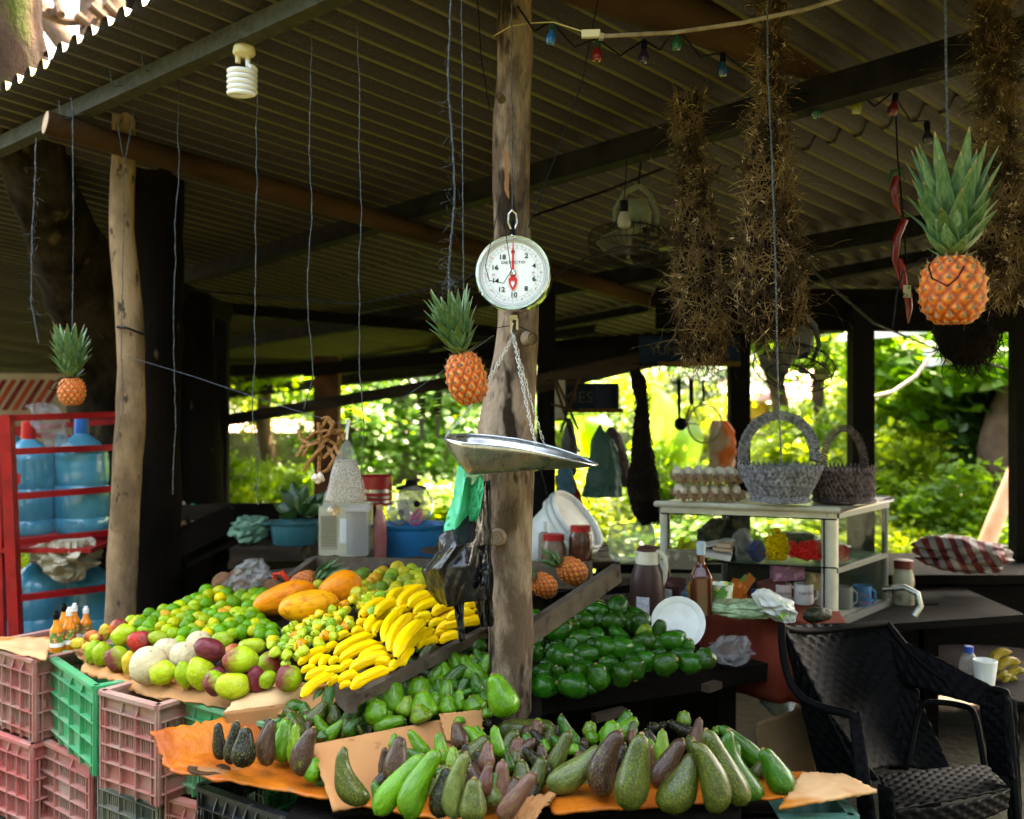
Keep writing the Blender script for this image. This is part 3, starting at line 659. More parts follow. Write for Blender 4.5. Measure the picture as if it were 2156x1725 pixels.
rail(395, 1365, 663, 1171, .03, .06); rail(735, 1216, 834, 1180, .05, .06); rail(663, 1170, 925, 1179, .06, .06, .09, 'back_rail'); rail(925, 1179, 1245, 1183, .06, .06, .09, 'back_rail')
rail(1112, 1312, 1300, 1186, .05, .05, .062); rail(455, 1345, 620, 1255, .03, .03); rail(540, 1400, 640, 1345, .03, .03)
patch(T(590, 1235, .01), T(740, 1180, .01), T(760, 1250, .01), T(600, 1260, .01), mt['card'], 'plain cardboard lining behind the papayas', seed=21)
for (u, v) in ((1.3, 3.85), (2.1, 3.85), (1.5, 2.8), (2.3, 2.75)):
    p = tq(u, v, -.05); mk('leg', MB().beam(V((p.x, p.y, 0)), p, .07, .07, V((0, 1, 0))), mt['plank'], tb)
# support slope under the centre avocado heap
hz = [(1760, 2.22), (1725, 2.30), (1700, 2.36), (1640, 2.50), (1560, 2.72), (1500, 2.85), (1450, 2.93), (1400, 3.0), (1340, 3.08), (1300, 3.15)]
def hZ(y):
    for (a, A_), (b, B_) in zip(hz, hz[1:]):
        if a >= y >= b: return A_ + (B_ - A_) * (a - y) / (a - b)
    return hz[0][1] if y > 1760 else hz[-1][1]
ct = thing('avocado_table', 'rough plank table sloping up under the centre avocado heap', 'table', V((-.1, 2.75, 0)))
def hs(u, v):
    y = 1700 - 330 * v; Y = hZ(y) + .05; x0 = P(700 + 160 * v, 0, Y).x; x1 = P(1560 if v < .45 else 1140, 0, Y).x; z = EYE - (y - HY) / F * hZ(y)
    return V((x0 + (x1 - x0) * u, Y, z - .035 - .04 * max(0, u - .5)))
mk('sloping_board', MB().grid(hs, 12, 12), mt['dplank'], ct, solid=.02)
mk('under_board', MB().box((.05, 2.5, .50), (1.2, .5, .03)), mt['dplank'], ct)
for x in (-.45, .55): mk('leg', MB().box((x, 2.6, .24), (.06, .06, .5)), mt['dplank'], ct)
# right shelf of green avocados
st = thing('dark_plank_shelf', 'dark plank shelf holding the glossy green avocados right of the post', 'shelf', V((.45, 3.3, 0)))
sa, sb = G(1105, 1468, .625), G(1640, 1392, .625); sdir = (sb - sa).normalized(); sn = V((-sdir.y, sdir.x, 0))
mk('front_plank', MB().beam(sa + sn * .08 - V((0, 0, .03)), sb + sn * .08 - V((0, 0, .03)), .17, .06), mt['dplank'], st)
for i in range(4): mk('plank', MB().beam(sa + sn * (.25 + .16 * i) + V((0, 0, .0 + .05 * i)), sb + sn * (.25 + .16 * i) + V((0, 0, .05 * i)), .155, .03), mt['dplank'], st)
for k in (.18, .5, .86):
    p = sa.lerp(sb, k) + sn * .12; mk('leg', MB().beam(V((p.x, p.y, 0)), p - V((0, 0, .07)), .06, .06, V((0, 1, 0))), mt['dplank'], st)
mk('brace', MB().beam(P(1300, 1500, 3.15), P(1345, 1640, 3.2), .04, .03, V((0, 1, 0))), mt['dplank'], st)
for (x0, y0, x1, y1) in ((1250, 1512, 1315, 1495), (1485, 1449, 1512, 1440)): mk('cleat', MB().beam(P(x0, y0, 3.05), P(x1, y1, 3.1), .03, .022), mt['plank'], st)
# ------------------------------------------------------------------ fruit
def skin(name, rough, bs, bump, sp=None, var=None, coat=0, blush=None, lo=.55, dark=None, s3=60, f3=(.6, .68)):
    m, t, n, l, b = NT(name)
    vec = coord(t); w = n.new('ShaderNodeTexCoord')
    oi = n.new('ShaderNodeObjectInfo'); base = mixc(t, ramp(t, nz(t, vec, 3, 4), .35, .65), oi.outputs['Color'], mixc(t, 1, oi.outputs['Color'], (lo, lo, lo), 'MULTIPLY'))
    if blush:  # second colour of the ripe skin over one end
        sx = n.new('ShaderNodeSeparateXYZ'); l.new(w.outputs['Object'], sx.inputs[0])
        ad = n.new('ShaderNodeMath'); ad.operation = 'MULTIPLY_ADD'; l.new(nz(t, vec, 3, 4), ad.inputs[0]); ad.inputs[1].default_value = blush[1]; l.new(sx.outputs[blush[4]], ad.inputs[2])
        base = mixc(t, ramp(t, ad.outputs[0], blush[2], blush[3]), base, blush[0])
    if sp: base = mixc(t, ramp(t, nz(t, vec, s3, 3), *f3), base, sp)
    if dark: base = mixc(t, ramp(t, nz(t, vec, 5, 6, .7), .58, .68), base, dark)
    l.new(base, b.inputs['Base Color']); b.inputs['Roughness'].default_value = rough
    b.inputs['Specular IOR Level'].default_value = .14
    l.new(ramp(t, nz(t, vec, 9, 4), .3, .7, (max(.05, rough - .08),) * 3, (rough + .08,) * 3), b.inputs['Roughness'])
    if coat: b.inputs['Coat Weight'].default_value = coat * .55; b.inputs['Coat Roughness'].default_value = .18
    b.inputs['Subsurface Weight'].default_value = 0
    h = nz(t, vec, bs, 4, .6); n1 = bumpn(t, b, h, bump, .004); bumpn(t, b, nz(t, vec, 4, 2), .5, .012, n1)
    return m
FM = {'avo': skin('avocado_skin', .28, 26, .5, (.13, .26, .01), coat=.7, s3=34, f3=(.58, .68)),
      'avom': skin('speckled_avocado_skin', .32, 24, .6, (.17, .23, .008), coat=.7, s3=36, f3=(.54, .66), dark=(.035, .014, .010)),
      'avop': skin('purple_avocado_skin', .36, 24, .6, (.14, .10, .03), coat=.6, s3=36, f3=(.54, .64), dark=(.11, .14, .012)),
      'avok': skin('dark_avocado_skin', .26, 26, .6, (.13, .17, .02), coat=.4, s3=26, f3=(.58, .66)),
      'avog': skin('glossy_avocado_skin', .12, 40, .18, (.10, .20, .02), coat=.6, s3=60, f3=(.64, .72)),
      'lime': skin('lime_skin', .34, 90, .3, None, coat=.15, lo=.75), 'mangog': skin('mango_green_skin', .36, 30, .06, (.30, .26, .05), coat=.2, lo=.8, s3=60, f3=(.66, .72)),
      'mangob': skin('mango_blushed_skin', .36, 30, .06, (.34, .26, .08), coat=.2, lo=.85, blush=((.20, .025, .02), .5, .28, .62, 2), s3=60, f3=(.66, .72)),
      'mangoh': skin('mango_half_purple_skin', .36, 30, .06, (.3, .2, .1), coat=.2, lo=.8, blush=((.16, .035, .03), .6, .12, .55, 0), s3=60, f3=(.68, .72)),
      'melon': skin('melon_skin', .5, 24, .15, (.50, .42, .22), lo=.82, s3=14, f3=(.55, .8)),
      'papaya': skin('papaya_skin', .4, 26, .12, (.42, .10, .01), lo=.8, s3=7, f3=(.5, .75), dark=None),
      'banana': skin('banana_skin', .42, 20, .05, (.22, .10, .01), lo=.88, s3=13, f3=(.66, .70), dark=(.62, .50, .02)),
      'pepper': skin('pepper_skin', .2, 20, .05, None, coat=.6, lo=.85), 'coco': skin('coconut_husk', .9, 90, 1, (.25, .15, .08), lo=.6)}
stemm = M('fruit_stem', (.32, .22, .08), (.12, .08, .04), 60, rough=.8); stemy = M('yellow_stem', (.62, .33, .06), (.3, .14, .03), 60, rough=.7)
def pear(neck, bend, fat=.30, tipw=.5, seed=0, n=18, m=18):
    """pear-shaped fruit: length 1 along z, greatest radius .5, spine bent along x"""
    def fn(u, v):
        a = 2 * pi * u; s = v
        if s < fat: r = sqrt(max(0, 1 - ((fat - s) / fat) ** 2))
        else:
            k = (s - fat) / (1 - fat)
            nk = tipw + (1 - tipw) * (.5 + .5 * cos(pi * min(1, k / neck)))
            cap = sqrt(max(0, 1 - max(0, (k - .80) / .20) ** 2)) if tipw > .25 else sqrt(max(0, 1 - k * k))
            r = nk * cap
        r *= .5 * (1 + .07 * noise.noise(V((cos(a) * 1.4 + seed, sin(a) * 1.4, s * 3.2))))
        off = bend * 4 * s * (1 - s) if abs(bend) < 2 else 0
        if seed % 3 == 1: off += bend * .8 * max(0, s - .6) ** 2 * 4
        return V((r * cos(a) + off, r * sin(a), s))
    mb = MB().grid(fn, n, m, True); return mb
AV = {}
for nm, (neck, bend, fat, tw) in {'pear': (1.0, 0, .30, .50), 'pearb': (1.0, .14, .30, .48), 'long': (1.0, .06, .24, .60), 'longb': (.95, .22, .24, .55), 'hook': (.85, .36, .26, .5), 'round': (1.1, 0, .42, .62), 'arc': (.5, .55, .3, .7)}.items():
    for mtl in ('avo', 'avom', 'avop', 'avok', 'avog'):
        AV[nm, mtl] = meshonly('avocado_' + nm, pear(neck, bend, fat, tw, seed=hash(nm) % 5 if 0 else len(AV) % 7), FM[mtl])
        AV[nm, mtl].polygons.foreach_set('use_smooth', [True] * len(AV[nm, mtl].polygons))
STEM = {}
for kk, m_ in (('d', stemm), ('y', stemy)):
    STEM[kk] = meshonly('stem', MB().lathe([(.10, -.03), (.085, .0), (.055, .01), (.05, .03), (.0, .034)], 8), m_)
def orient(b, t, roll=0):
    z = (t - b); L = z.length; z.normalize(); vw = (V((0, 0, EYE)) - b).normalized(); y = (vw - z * vw.dot(z))
    if y.length < .05: y = V((0, 0, 1)) - z * z.z
    y.normalize(); x = y.cross(z); R = Matrix((x, y, z)).transposed().to_4x4()
    return (Matrix.Translation(b) @ R @ Matrix.Rotation(roll, 4, 'Z')), L
def put(name, me, mtx, sc, col, label, cat, group, stem=None, sz=1, bend=0, sscale=1):
    o = bpy.data.objects.new(name, me); COL.objects.link(o); o.matrix_world = mtx @ Matrix.Diagonal((sc[0], sc[1], sc[2], 1)); o.color = (*col, 1)
    tag(o, label, cat, group)
    if stem:
        s = bpy.data.objects.new('stem', STEM[stem]); COL.objects.link(s); s.parent = o; s.location = (bend, 0, sz); s.scale = (sscale, sscale, sscale * sc[0] / sc[2])
    return o
GC = {'G': (.085, .25, .006), 'D': (.022, .11, .005), 'M': (.045, .058, .010), 'P': (.050, .018, .014), 'K': (.010, .007, .005), 'Y': (.14, .25, .012), 'R': (.10, .015, .013), 'N': (.13, .05, .036), 'O': (.09, .12, .03)}
MT = {'G': 'avo', 'D': 'avo', 'M': 'avom', 'P': 'avop', 'K': 'avok', 'Y': 'avo', 'R': 'avop', 'N': 'avop', 'O': 'avom'}
CN = {'G': 'bright green', 'D': 'dark green', 'M': 'speckled olive green', 'P': 'purplish brown', 'K': 'nearly black', 'Y': 'yellow green', 'R': 'reddish purple', 'N': 'pinkish brown', 'O': 'pale olive'}
SN = {'pear': 'pear-shaped', 'pearb': 'bent pear-shaped', 'long': 'long-necked', 'longb': 'curved long-necked', 'hook': 'hook-necked', 'round': 'round', 'arc': 'curled'}
def avo(X, Y_, items, sc_, where, grp, dzo=0):
    for it in items:
        bx, by, tx, ty, w, c, sh = it[:7]; lab = it[7] if len(it) > 7 else None; tilt = it[8] if len(it) > 8 else .3; push = it[9] if len(it) > 9 else 0
        b2 = (X + bx * sc_, Y_ + by * sc_); t2 = (X + tx * sc_, Y_ + ty * sc_); w *= sc_ * .92
        Z = hZ(min(1750, b2[1])) + dzo + push
        Ld = V((b2[0] - t2[0], b2[1] - t2[1])).length / F * Z
        b = P(*b2, Z); t = P(*t2, Z + Ld * tilt); r = w / F * Z
        sg = 1
        bd = 0
        if sh.endswith('-'): sh = sh[:-1]; sg = -1
        col = GC[c]; k = U(.85, 1.2); col = tuple(q * k for q in col)
        m_, L = orient(b, t, 0)
        # rounded end: the mesh already spans the full length
        put('avocado', AV[sh, MT[c]], m_, (sg * r if sg < 0 else r, r, L) if 1 else None, col,
            lab or f'{CN[c]} {SN[sh]} avocado {where(b2[0], b2[1])}', 'avocado', grp, 'd', 1.0, 0, .9)
def wc(x, y):
    return 'at the front of the centre heap' if y > 1660 else ('in the middle of the centre heap' if y > 1590 else 'at the back of the centre heap')
R3X, R3Y, R3S = 473.7, 1421.2, .29297
R4X, R4Y, R4S = 1000, 1421.2, .3418
avo(R3X, R3Y, [
    (1010, 935, 850, 510, 210, 'M', 'hook', 'glossy green and black avocado whose neck hooks left over the kraft flap', .1),
    (1075, 1005, 1425, 570, 200, 'G', 'long', 'long bright green avocado lying diagonally beside the hooked one', .25),
    (1300, 1040, 1560, 540, 230, 'G', 'longb', 'largest bright green club-shaped avocado at the front of the centre heap', .25),
    (1530, 1030, 1600, 660, 190, 'K', 'pear', None, .2), (1640, 1040, 1735, 550, 180, 'O', 'longb', 'tall pale brown avocado with a long neck right of the bright green clubs', .15, -.02),
    (1775, 1060, 1790, 735, 220, 'M', 'pear', 'small yellow speckled avocado upright at the bottom edge', .15, -.03), (1850, 880, 1900, 630, 130, 'R', 'pear', 'reddish purple avocado between two pale speckled ones', .3),
    (1210, 780, 1260, 435, 200, 'P', 'pear', 'tall purplish avocado upright before the kraft flap', .2), (1140, 740, 1150, 515, 90, 'P', 'long', None, .2), (1210, 540, 1220, 415, 90, 'G', 'pear', None, .3),
    (1460, 580, 1320, 395, 110, 'G', 'long', None, .3), (1480, 600, 1310, 530, 110, 'D', 'longb', None, .3), (1610, 650, 1545, 405, 130, 'G', 'longb', None, .3),
    (1710, 540, 1655, 335, 150, 'P', 'pear', None, .3), (1880, 520, 1720, 370, 120, 'G', 'long', None, .3), (1690, 360, 1680, 295, 100, 'G', 'round', None, .3),
    (1765, 740, 1740, 485, 110, 'K', 'longb', None, .25), (1870, 700, 1895, 478, 140, 'N', 'pear', None, .25), (1980, 590, 1935, 360, 110, 'G', 'long', None, .3), (1640, 700, 1640, 510, 130, 'Y', 'pear', None, .3),
    (1560, 760, 1600, 640, 150, 'D', 'pear', None, .3), (1400, 760, 1390, 620, 170, 'D', 'pear', None, .3, .06), (1840, 620, 1850, 520, 130, 'M', 'pear', None, .3, .05)], R3S, wc, 'avocados in the centre heap', -.085)
def wl_(x, y):
    return 'on the left orange cardboard' if y > 1570 else ('behind the dark front row at left' if y > 1500 else 'in the left heap near the banana rail')
avo(R3X, R3Y, [
    (35, 645, 85, 325, 135, 'K', 'pear', 'first nearly black avocado from the left on the orange cardboard', .15, -.02), (125, 668, 150, 370, 195, 'K', 'pear', 'fat wet black avocado, lowest of the three at the left end', .15, -.05), (-25, 612, -50, 340, 110, 'K', 'long', 'black avocado with a flat neck at the far left end of the cardboard', .15),
    (245, 600, 325, 305, 120, 'K', 'pear', None, .2, .03), (295, 658, 345, 318, 150, 'P', 'pearb', 'brown wrinkled avocado with a wide stem scar on top', .15), (405, 630, 440, 310, 180, 'G', 'pear', None, .2, .03),
    (492, 655, 510, 345, 120, 'Y', 'pear', None, .2), (535, 728, 640, 372, 190, 'P', 'pearb', 'large purplish speckled avocado leaning right in front of the left heap', .15, -.02), (565, 480, 610, 325, 120, 'P', 'pear', None, .2, .04),
    (618, 775, 640, 590, 140, 'G', 'round', 'bright green speckled avocado on its side under the kraft flap', .5), (700, 828, 700, 680, 110, 'D', 'round', None, .5, .06),
    (585, 370, 583, 255, 100, 'P', 'pear', None, .2), (475, 350, 560, 315, 70, 'G', 'longb', None, .2), (700, 290, 705, 90, 130, 'D', 'hook', 'dark green avocado with its neck bending left over the heap', .2),
    (775, 370, 780, 205, 140, 'M', 'pearb-', None, .2), (880, 280, 905, 175, 95, 'O', 'pear', None, .2), (950, 270, 1000, 145, 70, 'K', 'long', None, .3), (745, 420, 660, 275, 100, 'G', 'longb', None, .25), (710, 470, 700, 395, 130, 'D', 'pear', None, .3),
    (840, 460, 1010, 420, 160, 'M', 'arc', 'thick curled brown green avocado arching behind the kraft flap', .0), (400, 300, 640, 290, 130, 'D', 'arc', 'curled dark green avocado arching at the top left of the heap', 0),
    (560, 300, 620, 200, 110, 'D', 'pear', None, .3, .05), (640, 400, 600, 300, 120, 'G', 'pear', None, .3, .05), (420, 420, 460, 300, 160, 'G', 'pear', None, .3, .05), (740, 500, 760, 430, 120, 'G', 'pear', None, .3, .03)], R3S, wl_, 'avocados in the left heap')
def wm2(x, y):
    return 'just above the upright kraft flap' if y > 1490 else ('in the middle of the upper heap' if y > 1430 else 'in the upper heap below the bananas')
avo(R3X, R3Y, [
    (1080, 370, 1095, 175, 195, 'G', 'round', 'round bright green avocado with a yellow stem scar facing up', .15), (1205, 280, 1210, 35, 205, 'G', 'pear', 'big bright green avocado upright in the upper heap', .2), (1050, 250, 1065, 120, 130, 'G', 'round', None, .2, .03),
    (980, 160, 1150, 10, 120, 'M', 'longb', None, .2), (1390, 200, 1405, 10, 200, 'G', 'round', None, .2, .02), (1425, 345, 1380, 210, 190, 'Y', 'pear', 'ribbed green avocado with an orange stem scar just above the kraft flap', .2, -.04),
    (1270, 300, 1330, 150, 180, 'Y', 'pear', None, .2), (1445, 320, 1415, 110, 230, 'G', 'pear', 'largest light green avocado with a brown stem in the upper heap', .2), (1065, 390, 1300, 320, 140, 'G', 'long', None, .1),
    (1605, 290, 1600, 140, 160, 'G', 'pear', None, .2), (1710, 260, 1695, 100, 110, 'G', 'longb', None, .2), (1830, 290, 1760, 150, 190, 'G', 'round', None, .2), (1540, 170, 1790, 90, 90, 'D', 'longb-', None, .1), (1825, 150, 1790, -20, 120, 'D', 'pear', None, .2),
    (1620, 120, 1650, 25, 120, 'D', 'round', None, .2), (1540, 150, 1530, 20, 110, 'D', 'pear', None, .2), (2045, 300, 1920, -10, 250, 'G', 'pear', 'tallest bright green avocado standing against the foot of the wooden post', .12, -.1), (1890, 310, 1880, 235, 90, 'G', 'round', None, .2, -.04), (1870, 200, 1850, 120, 110, 'D', 'pear', None, .2),
    (1250, 420, 1240, 300, 150, 'D', 'round', None, .3, .05), (1520, 330, 1510, 200, 150, 'D', 'round', None, .3, .05), (1680, 330, 1690, 220, 150, 'G', 'round', None, .3, .06)], R3S, wm2, 'avocados in the upper heap', -.05)
avo(539, 1293.3, [
    (1440, 460, 1500, 250, 220, 'M', 'round', 'large olive avocado with a brown patch at the top of the upper heap', .2), (1375, 330, 1360, 195, 85, 'D', 'longb-', 'thin dark green neck sticking up beside the bananas', .2), (1350, 440, 1270, 350, 90, 'D', 'long', None, .2), (1290, 570, 1265, 405, 130, 'D', 'longb', None, .2),
    (1690, 460, 1680, 300, 180, 'M', 'round', None, .2), (1570, 440, 1570, 345, 90, 'D', 'pear', None, .2), (1800, 540, 1600, 430, 130, 'D', 'longb', None, .1), (1580, 600, 1520, 435, 120, 'D', 'longb', None, .2), (1500, 530, 1390, 480, 110, 'D', 'pear', None, .2),
    (1860, 330, 1850, 190, 210, 'D', 'round', None, .2), (1950, 220, 1940, 90, 110, 'D', 'round', None, .2), (1925, 420, 1905, 315, 130, 'D', 'round', None, .2), (1915, 520, 1895, 420, 140, 'G', 'round', None, .2), (1845, 440, 1815, 355, 100, 'M', 'round', None, .2),
    (1650, 360, 1590, 295, 120, 'D', 'round', None, .2), (1915, 630, 1910, 520, 100, 'M', 'round', None, .2), (1790, 370, 1740, 325, 90, 'D', 'round', None, .2), (1500, 480, 1480, 400, 150, 'D', 'round', None, .3, .06), (1700, 560, 1690, 480, 140, 'D', 'round', None, .3, .05),
    (1180, 600, 1190, 520, 120, 'D', 'pear', None, .3, .04), (1360, 620, 1350, 540, 140, 'D', 'round', None, .3, .04), (1850, 620, 1840, 540, 130, 'D', 'round', None, .3, .04)], .2502, wm2, 'avocados in the upper heap')
def wr(x, y):
    return 'at the front of the right heap' if y > 1640 else ('in the middle of the right heap' if y > 1570 else 'at the back of the right heap')
avo(R4X, R4Y, [
    (935, 838, 1030, 355, 235, 'M', 'pear', 'fat light green avocado standing first at the front of the right cardboard', .12, -.03), (1150, 838, 1350, 480, 240, 'M', 'pearb-', 'wrinkled olive avocado leaning right with a dented neck', .12, -.03), (1500, 855, 1345, 405, 205, 'M', 'longb-', 'brown green avocado leaning left with a thin dark neck', .12, -.04),
    (1670, 805, 1420, 330, 190, 'M', 'long', 'long avocado with tan scars lying against the right end group', .12, 0), (1750, 770, 1560, 335, 220, 'D', 'hook', 'big curved green avocado arching over at the right end', .12, .04), (1930, 738, 1770, 450, 190, 'D', 'pear', 'smooth dark green avocado, rightmost on the cardboard', .15, .05),
    (770, 752, 900, 335, 200, 'P', 'longb', 'tall purplish avocado next to the fat light green one', .12), (445, 705, 775, 435, 190, 'O', 'pearb-', 'pale olive avocado leaning right with a dark tip', .15), (1110, 690, 1285, 390, 150, 'P', 'long', None, .2, .03), (1150, 600, 1155, 330, 125, 'Y', 'pear', 'yellow green avocado upright behind the leaning olive one', .2, .06),
    (1350, 470, 1385, 260, 100, 'N', 'pear', 'pinkish avocado sticking up highest in the right heap', .2, .06), (1345, 365, 1190, 285, 95, 'K', 'long', None, .1, .1), (1285, 330, 1290, 218, 100, 'Y', 'round', 'small green avocado with black spots at the top of the right heap', .2, .12), (1500, 370, 1495, 310, 90, 'G', 'round', None, .3, .1),
    (1790, 600, 1490, 325, 140, 'D', 'longb-', None, .1, .09), (470, 620, 590, 340, 125, 'M', 'long', None, .2), (645, 450, 530, 240, 110, 'D', 'longb', 'dark bumpy avocado curving up at the back of the heap', .2), (745, 430, 700, 340, 95, 'G', 'round', None, .3), (700, 390, 715, 282, 100, 'Y', 'round', 'light green avocado with an orange stem at the back', .3, .04),
    (800, 420, 820, 312, 110, 'G', 'round', None, .3), (925, 365, 930, 300, 60, 'G', 'round', None, .3), (970, 400, 985, 280, 80, 'M', 'long', None, .3), (965, 430, 965, 335, 80, 'R', 'pear', None, .3), (1080, 440, 1050, 330, 115, 'K', 'pear', None, .3, .03), (1110, 350, 1080, 292, 90, 'K', 'round', None, .3, .06), (1170, 330, 1140, 292, 80, 'K', 'round', None, .3, .08),
    (1080, 650, 1075, 420, 90, 'R', 'long', None, .2, .03), (525, 410, 425, 355, 60, 'K', 'long', None, .2), (320, 480, 325, 370, 85, 'P', 'pear', None, .2), (415, 540, 405, 425, 90, 'P', 'pear', None, .2), (440, 480, 420, 390, 70, 'G', 'pear', None, .3), (455, 650, 285, 455, 110, 'K', 'longb-', 'black wet avocado bending left in the right heap', .2),
    (290, 720, 290, 520, 150, 'M', 'pear', None, .2), (150, 900, 375, 600, 140, 'N', 'long', 'pinkish pale avocado lying along the fold between the heaps', .12, -.03), (150, 830, 170, 520, 150, 'N', 'pear', 'pink speckled avocado upright next to the reddish one', .2), (65, 610, 75, 410, 110, 'N', 'pear', None, .2), (10, 900, -5, 630, 150, 'M', 'pear', None, .15),
    (130, 360, 495, 320, 150, 'M', 'long', 'big dark olive avocado lying flat behind the heaps at the foot of the post', .1, .02), (170, 510, 275, 430, 100, 'D', 'long', None, .2), (240, 560, 260, 460, 90, 'M', 'pear', None, .3), (160, 500, 115, 310, 100, 'G', 'long', None, .2), (55, 430, 0, 310, 90, 'G', 'pear', None, .2), (100, 310, -5, 262, 70, 'K', 'long', None, .2, .04), (650, 450, 690, 390, 80, 'P', 'round', None, .3), (820, 430, 790, 385, 70, 'P', 'round', None, .3),
    (600, 500, 610, 420, 90, 'G', 'round', None, .3), (570, 350, 500, 312, 60, 'G', 'pear', None, .2), (430, 320, 370, 270, 60, 'G', 'round', None, .2),
    (1250, 760, 1240, 560, 200, 'K', 'pear', None, .2, .1), (1430, 700, 1400, 480, 190, 'D', 'pear', None, .2, .12), (900, 700, 920, 500, 190, 'K', 'pear', None, .2, .1), (650, 740, 700, 560, 200, 'D', 'pear', None, .2, .14), (1620, 640, 1600, 440, 160, 'D', 'pear', None, .2, .13), (330, 800, 360, 620, 160, 'K', 'pear', None, .2, .08), (640, 560, 680, 430, 140, 'D', 'pear', None, .2, .08), (900, 560, 900, 400, 130, 'K', 'pear', None, .2, .12)],
    R4S, wr, 'avocados in the right heap')
# smaller fruit filling the heaps
def fill(n, poly_, w0, w1, grp, where, dzo, kinds):
    k = 0
    while k < n:
        x, y = U(min(p[0] for p in poly_), max(p[0] for p in poly_)), U(min(p[1] for p in poly_), max(p[1] for p in poly_))
        if not inside(x, y, poly_): continue
        w = U(w0, w1); L_ = w * U(1.2, 2.0); a = U(-.9, .9); c, sh = random.choice(kinds); k += 1
        avo(0, 0, [(x, y, x + sin(a) * L_, y - cos(a) * L_, w, c, sh, None, .25)], 1, where, grp, dzo)
def inside(x, y, pl):
    c = False; j = len(pl) - 1
    for i in range(len(pl)):
        if (pl[i][1] > y) != (pl[j][1] > y) and x < (pl[j][0] - pl[i][0]) * (y - pl[i][1]) / (pl[j][1] - pl[i][1]) + pl[i][0]: c = not c
        j = i
    return c
fill(34, [(690, 1500), (860, 1452), (1030, 1372), (1030, 1490), (880, 1530), (720, 1560)], 30, 46, 'avocados in the upper heap', wm2, -.02, [('G', 'round'), ('D', 'pear'), ('G', 'pear'), ('D', 'longb')])
fill(30, [(1010, 1570), (1300, 1555), (1560, 1590), (1600, 1640), (1250, 1650), (1020, 1680)], 30, 46, 'avocados in the right heap', wr, .03, [('P', 'pear'), ('D', 'pear'), ('M', 'long'), ('K', 'pear'), ('G', 'round'), ('N', 'long')])
fill(22, [(760, 1640), (1010, 1600), (1080, 1700), (900, 1735), (800, 1700)], 34, 50, 'avocados in the centre heap', wc, -.03, [('P', 'pear'), ('K', 'pear'), ('M', 'long'), ('O', 'pear'), ('D', 'longb')])
fill(14, [(560, 1560), (700, 1500), (800, 1500), (760, 1560), (640, 1600)], 30, 44, 'avocados in the left heap', wl_, 0, [('G', 'pear'), ('D', 'longb'), ('M', 'pear')])
# glossy green avocados on the plank shelf
gz = [(1480, 3.0), (1440, 3.05), (1400, 3.12), (1350, 3.22), (1300, 3.36), (1260, 3.46)]
def gZ(y):
    for (a, A_), (b, B_) in zip(gz, gz[1:]):
        if a >= y >= b: return A_ + (B_ - A_) * (a - y) / (a - b)
    return 2.98 if y > 1480 else 3.48
GA = [(390, 135, 230, 190), (410, 15, 240, 120), (600, 50, 170, 150), (735, 45, 100, 125), (860, 60, 190, 150), (1085, 90, 160, 190), (985, 65, 100, 130), (1110, 160, 130, 150, 'Y'), (1110, 230, 200, 150), (1235, 130, 120, 160), (1330, 225, 220, 160), (1395, 180, 120, 100), (575, 205, 180, 150), (700, 180, 150, 140), (900, 170, 180, 110), (785, 290, 180, 190), (925, 280, 200, 180), (405, 265, 160, 100), (410, 355, 240, 190), (620, 335, 240, 160), (225, 110, 110, 160), (215, 210, 110, 150), (210, 330, 120, 180), (255, 490, 180, 150), (265, 605, 205, 195), (300, 430, 140, 120), (505, 595, 250, 205), (560, 480, 170, 150), (610, 440, 170, 110), (725, 525, 190, 215), (780, 440, 120, 140), (925, 505, 190, 185), (1030, 455, 190, 190), (1010, 375, 190, 100), (1130, 390, 150, 170), (1235, 330, 130, 100), (1290, 415, 205, 190), (1420, 335, 190, 110), (1500, 410, 190, 170), (1625, 375, 180, 180), (1480, 265, 110, 110), (400, 500, 120, 140), (660, 620, 120, 100), (330, 300, 120, 120), (500, 260, 120, 140), (500, 110, 130, 150), (690, 260, 140, 130), (830, 400, 130, 120), (1220, 250, 120, 120), (1050, 300, 150, 120), (560, 380, 140, 120),
      (890, -65, 180, 175), (430, -20, 160, 120), (710, -30, 185, 130), (600, 0, 120, 110), (850, 5, 120, 100), (1050, -5, 160, 100), (745, -75, 130, 80), (1000, 20, 120, 100), (300, 30, 140, 130), (200, 20, 120, 120), (540, -30, 120, 90)]
for i, g in enumerate(GA):
    cx_, cy_, w, h = g[:4]; X = 1078 + cx_ * .2503; Yp = 1293.3 + cy_ * .2503; w *= .272; h *= .272
    Z = gZ(Yp + h * .5); D = max(w, h); d = min(w, h)
    a = U(-.5, .5) + (pi / 2 if w > h * 1.05 else 0); a = a if rnd() > .4 else a + pi
    dx, dy = sin(a) * D / 2, cos(a) * D / 2
    tl = U(-.5, .7); b = P(X - dx, Yp + dy, Z - tl * D / F * Z * .5); t = P(X + dx, Yp - dy, Z + tl * D / F * Z * .5)
    m_, L = orient(b, t); r = d / F * Z * 1.02
    col = GC['Y'] if len(g) > 4 else tuple(q * U(.7, 1.25) for q in (.016, .10, .006))
    row = 'front row' if Yp > 1420 else ('middle rows' if Yp > 1340 else 'back rows')
    side = ''
    put('green_avocado', AV['round', 'avog'], m_, (r, r, L), col, f'glossy green avocado in the {row} on the plank shelf', 'avocado', 'glossy green avocados on the plank shelf', 'y' if i % 4 == 0 else 'd', 1.0, 0, .9)
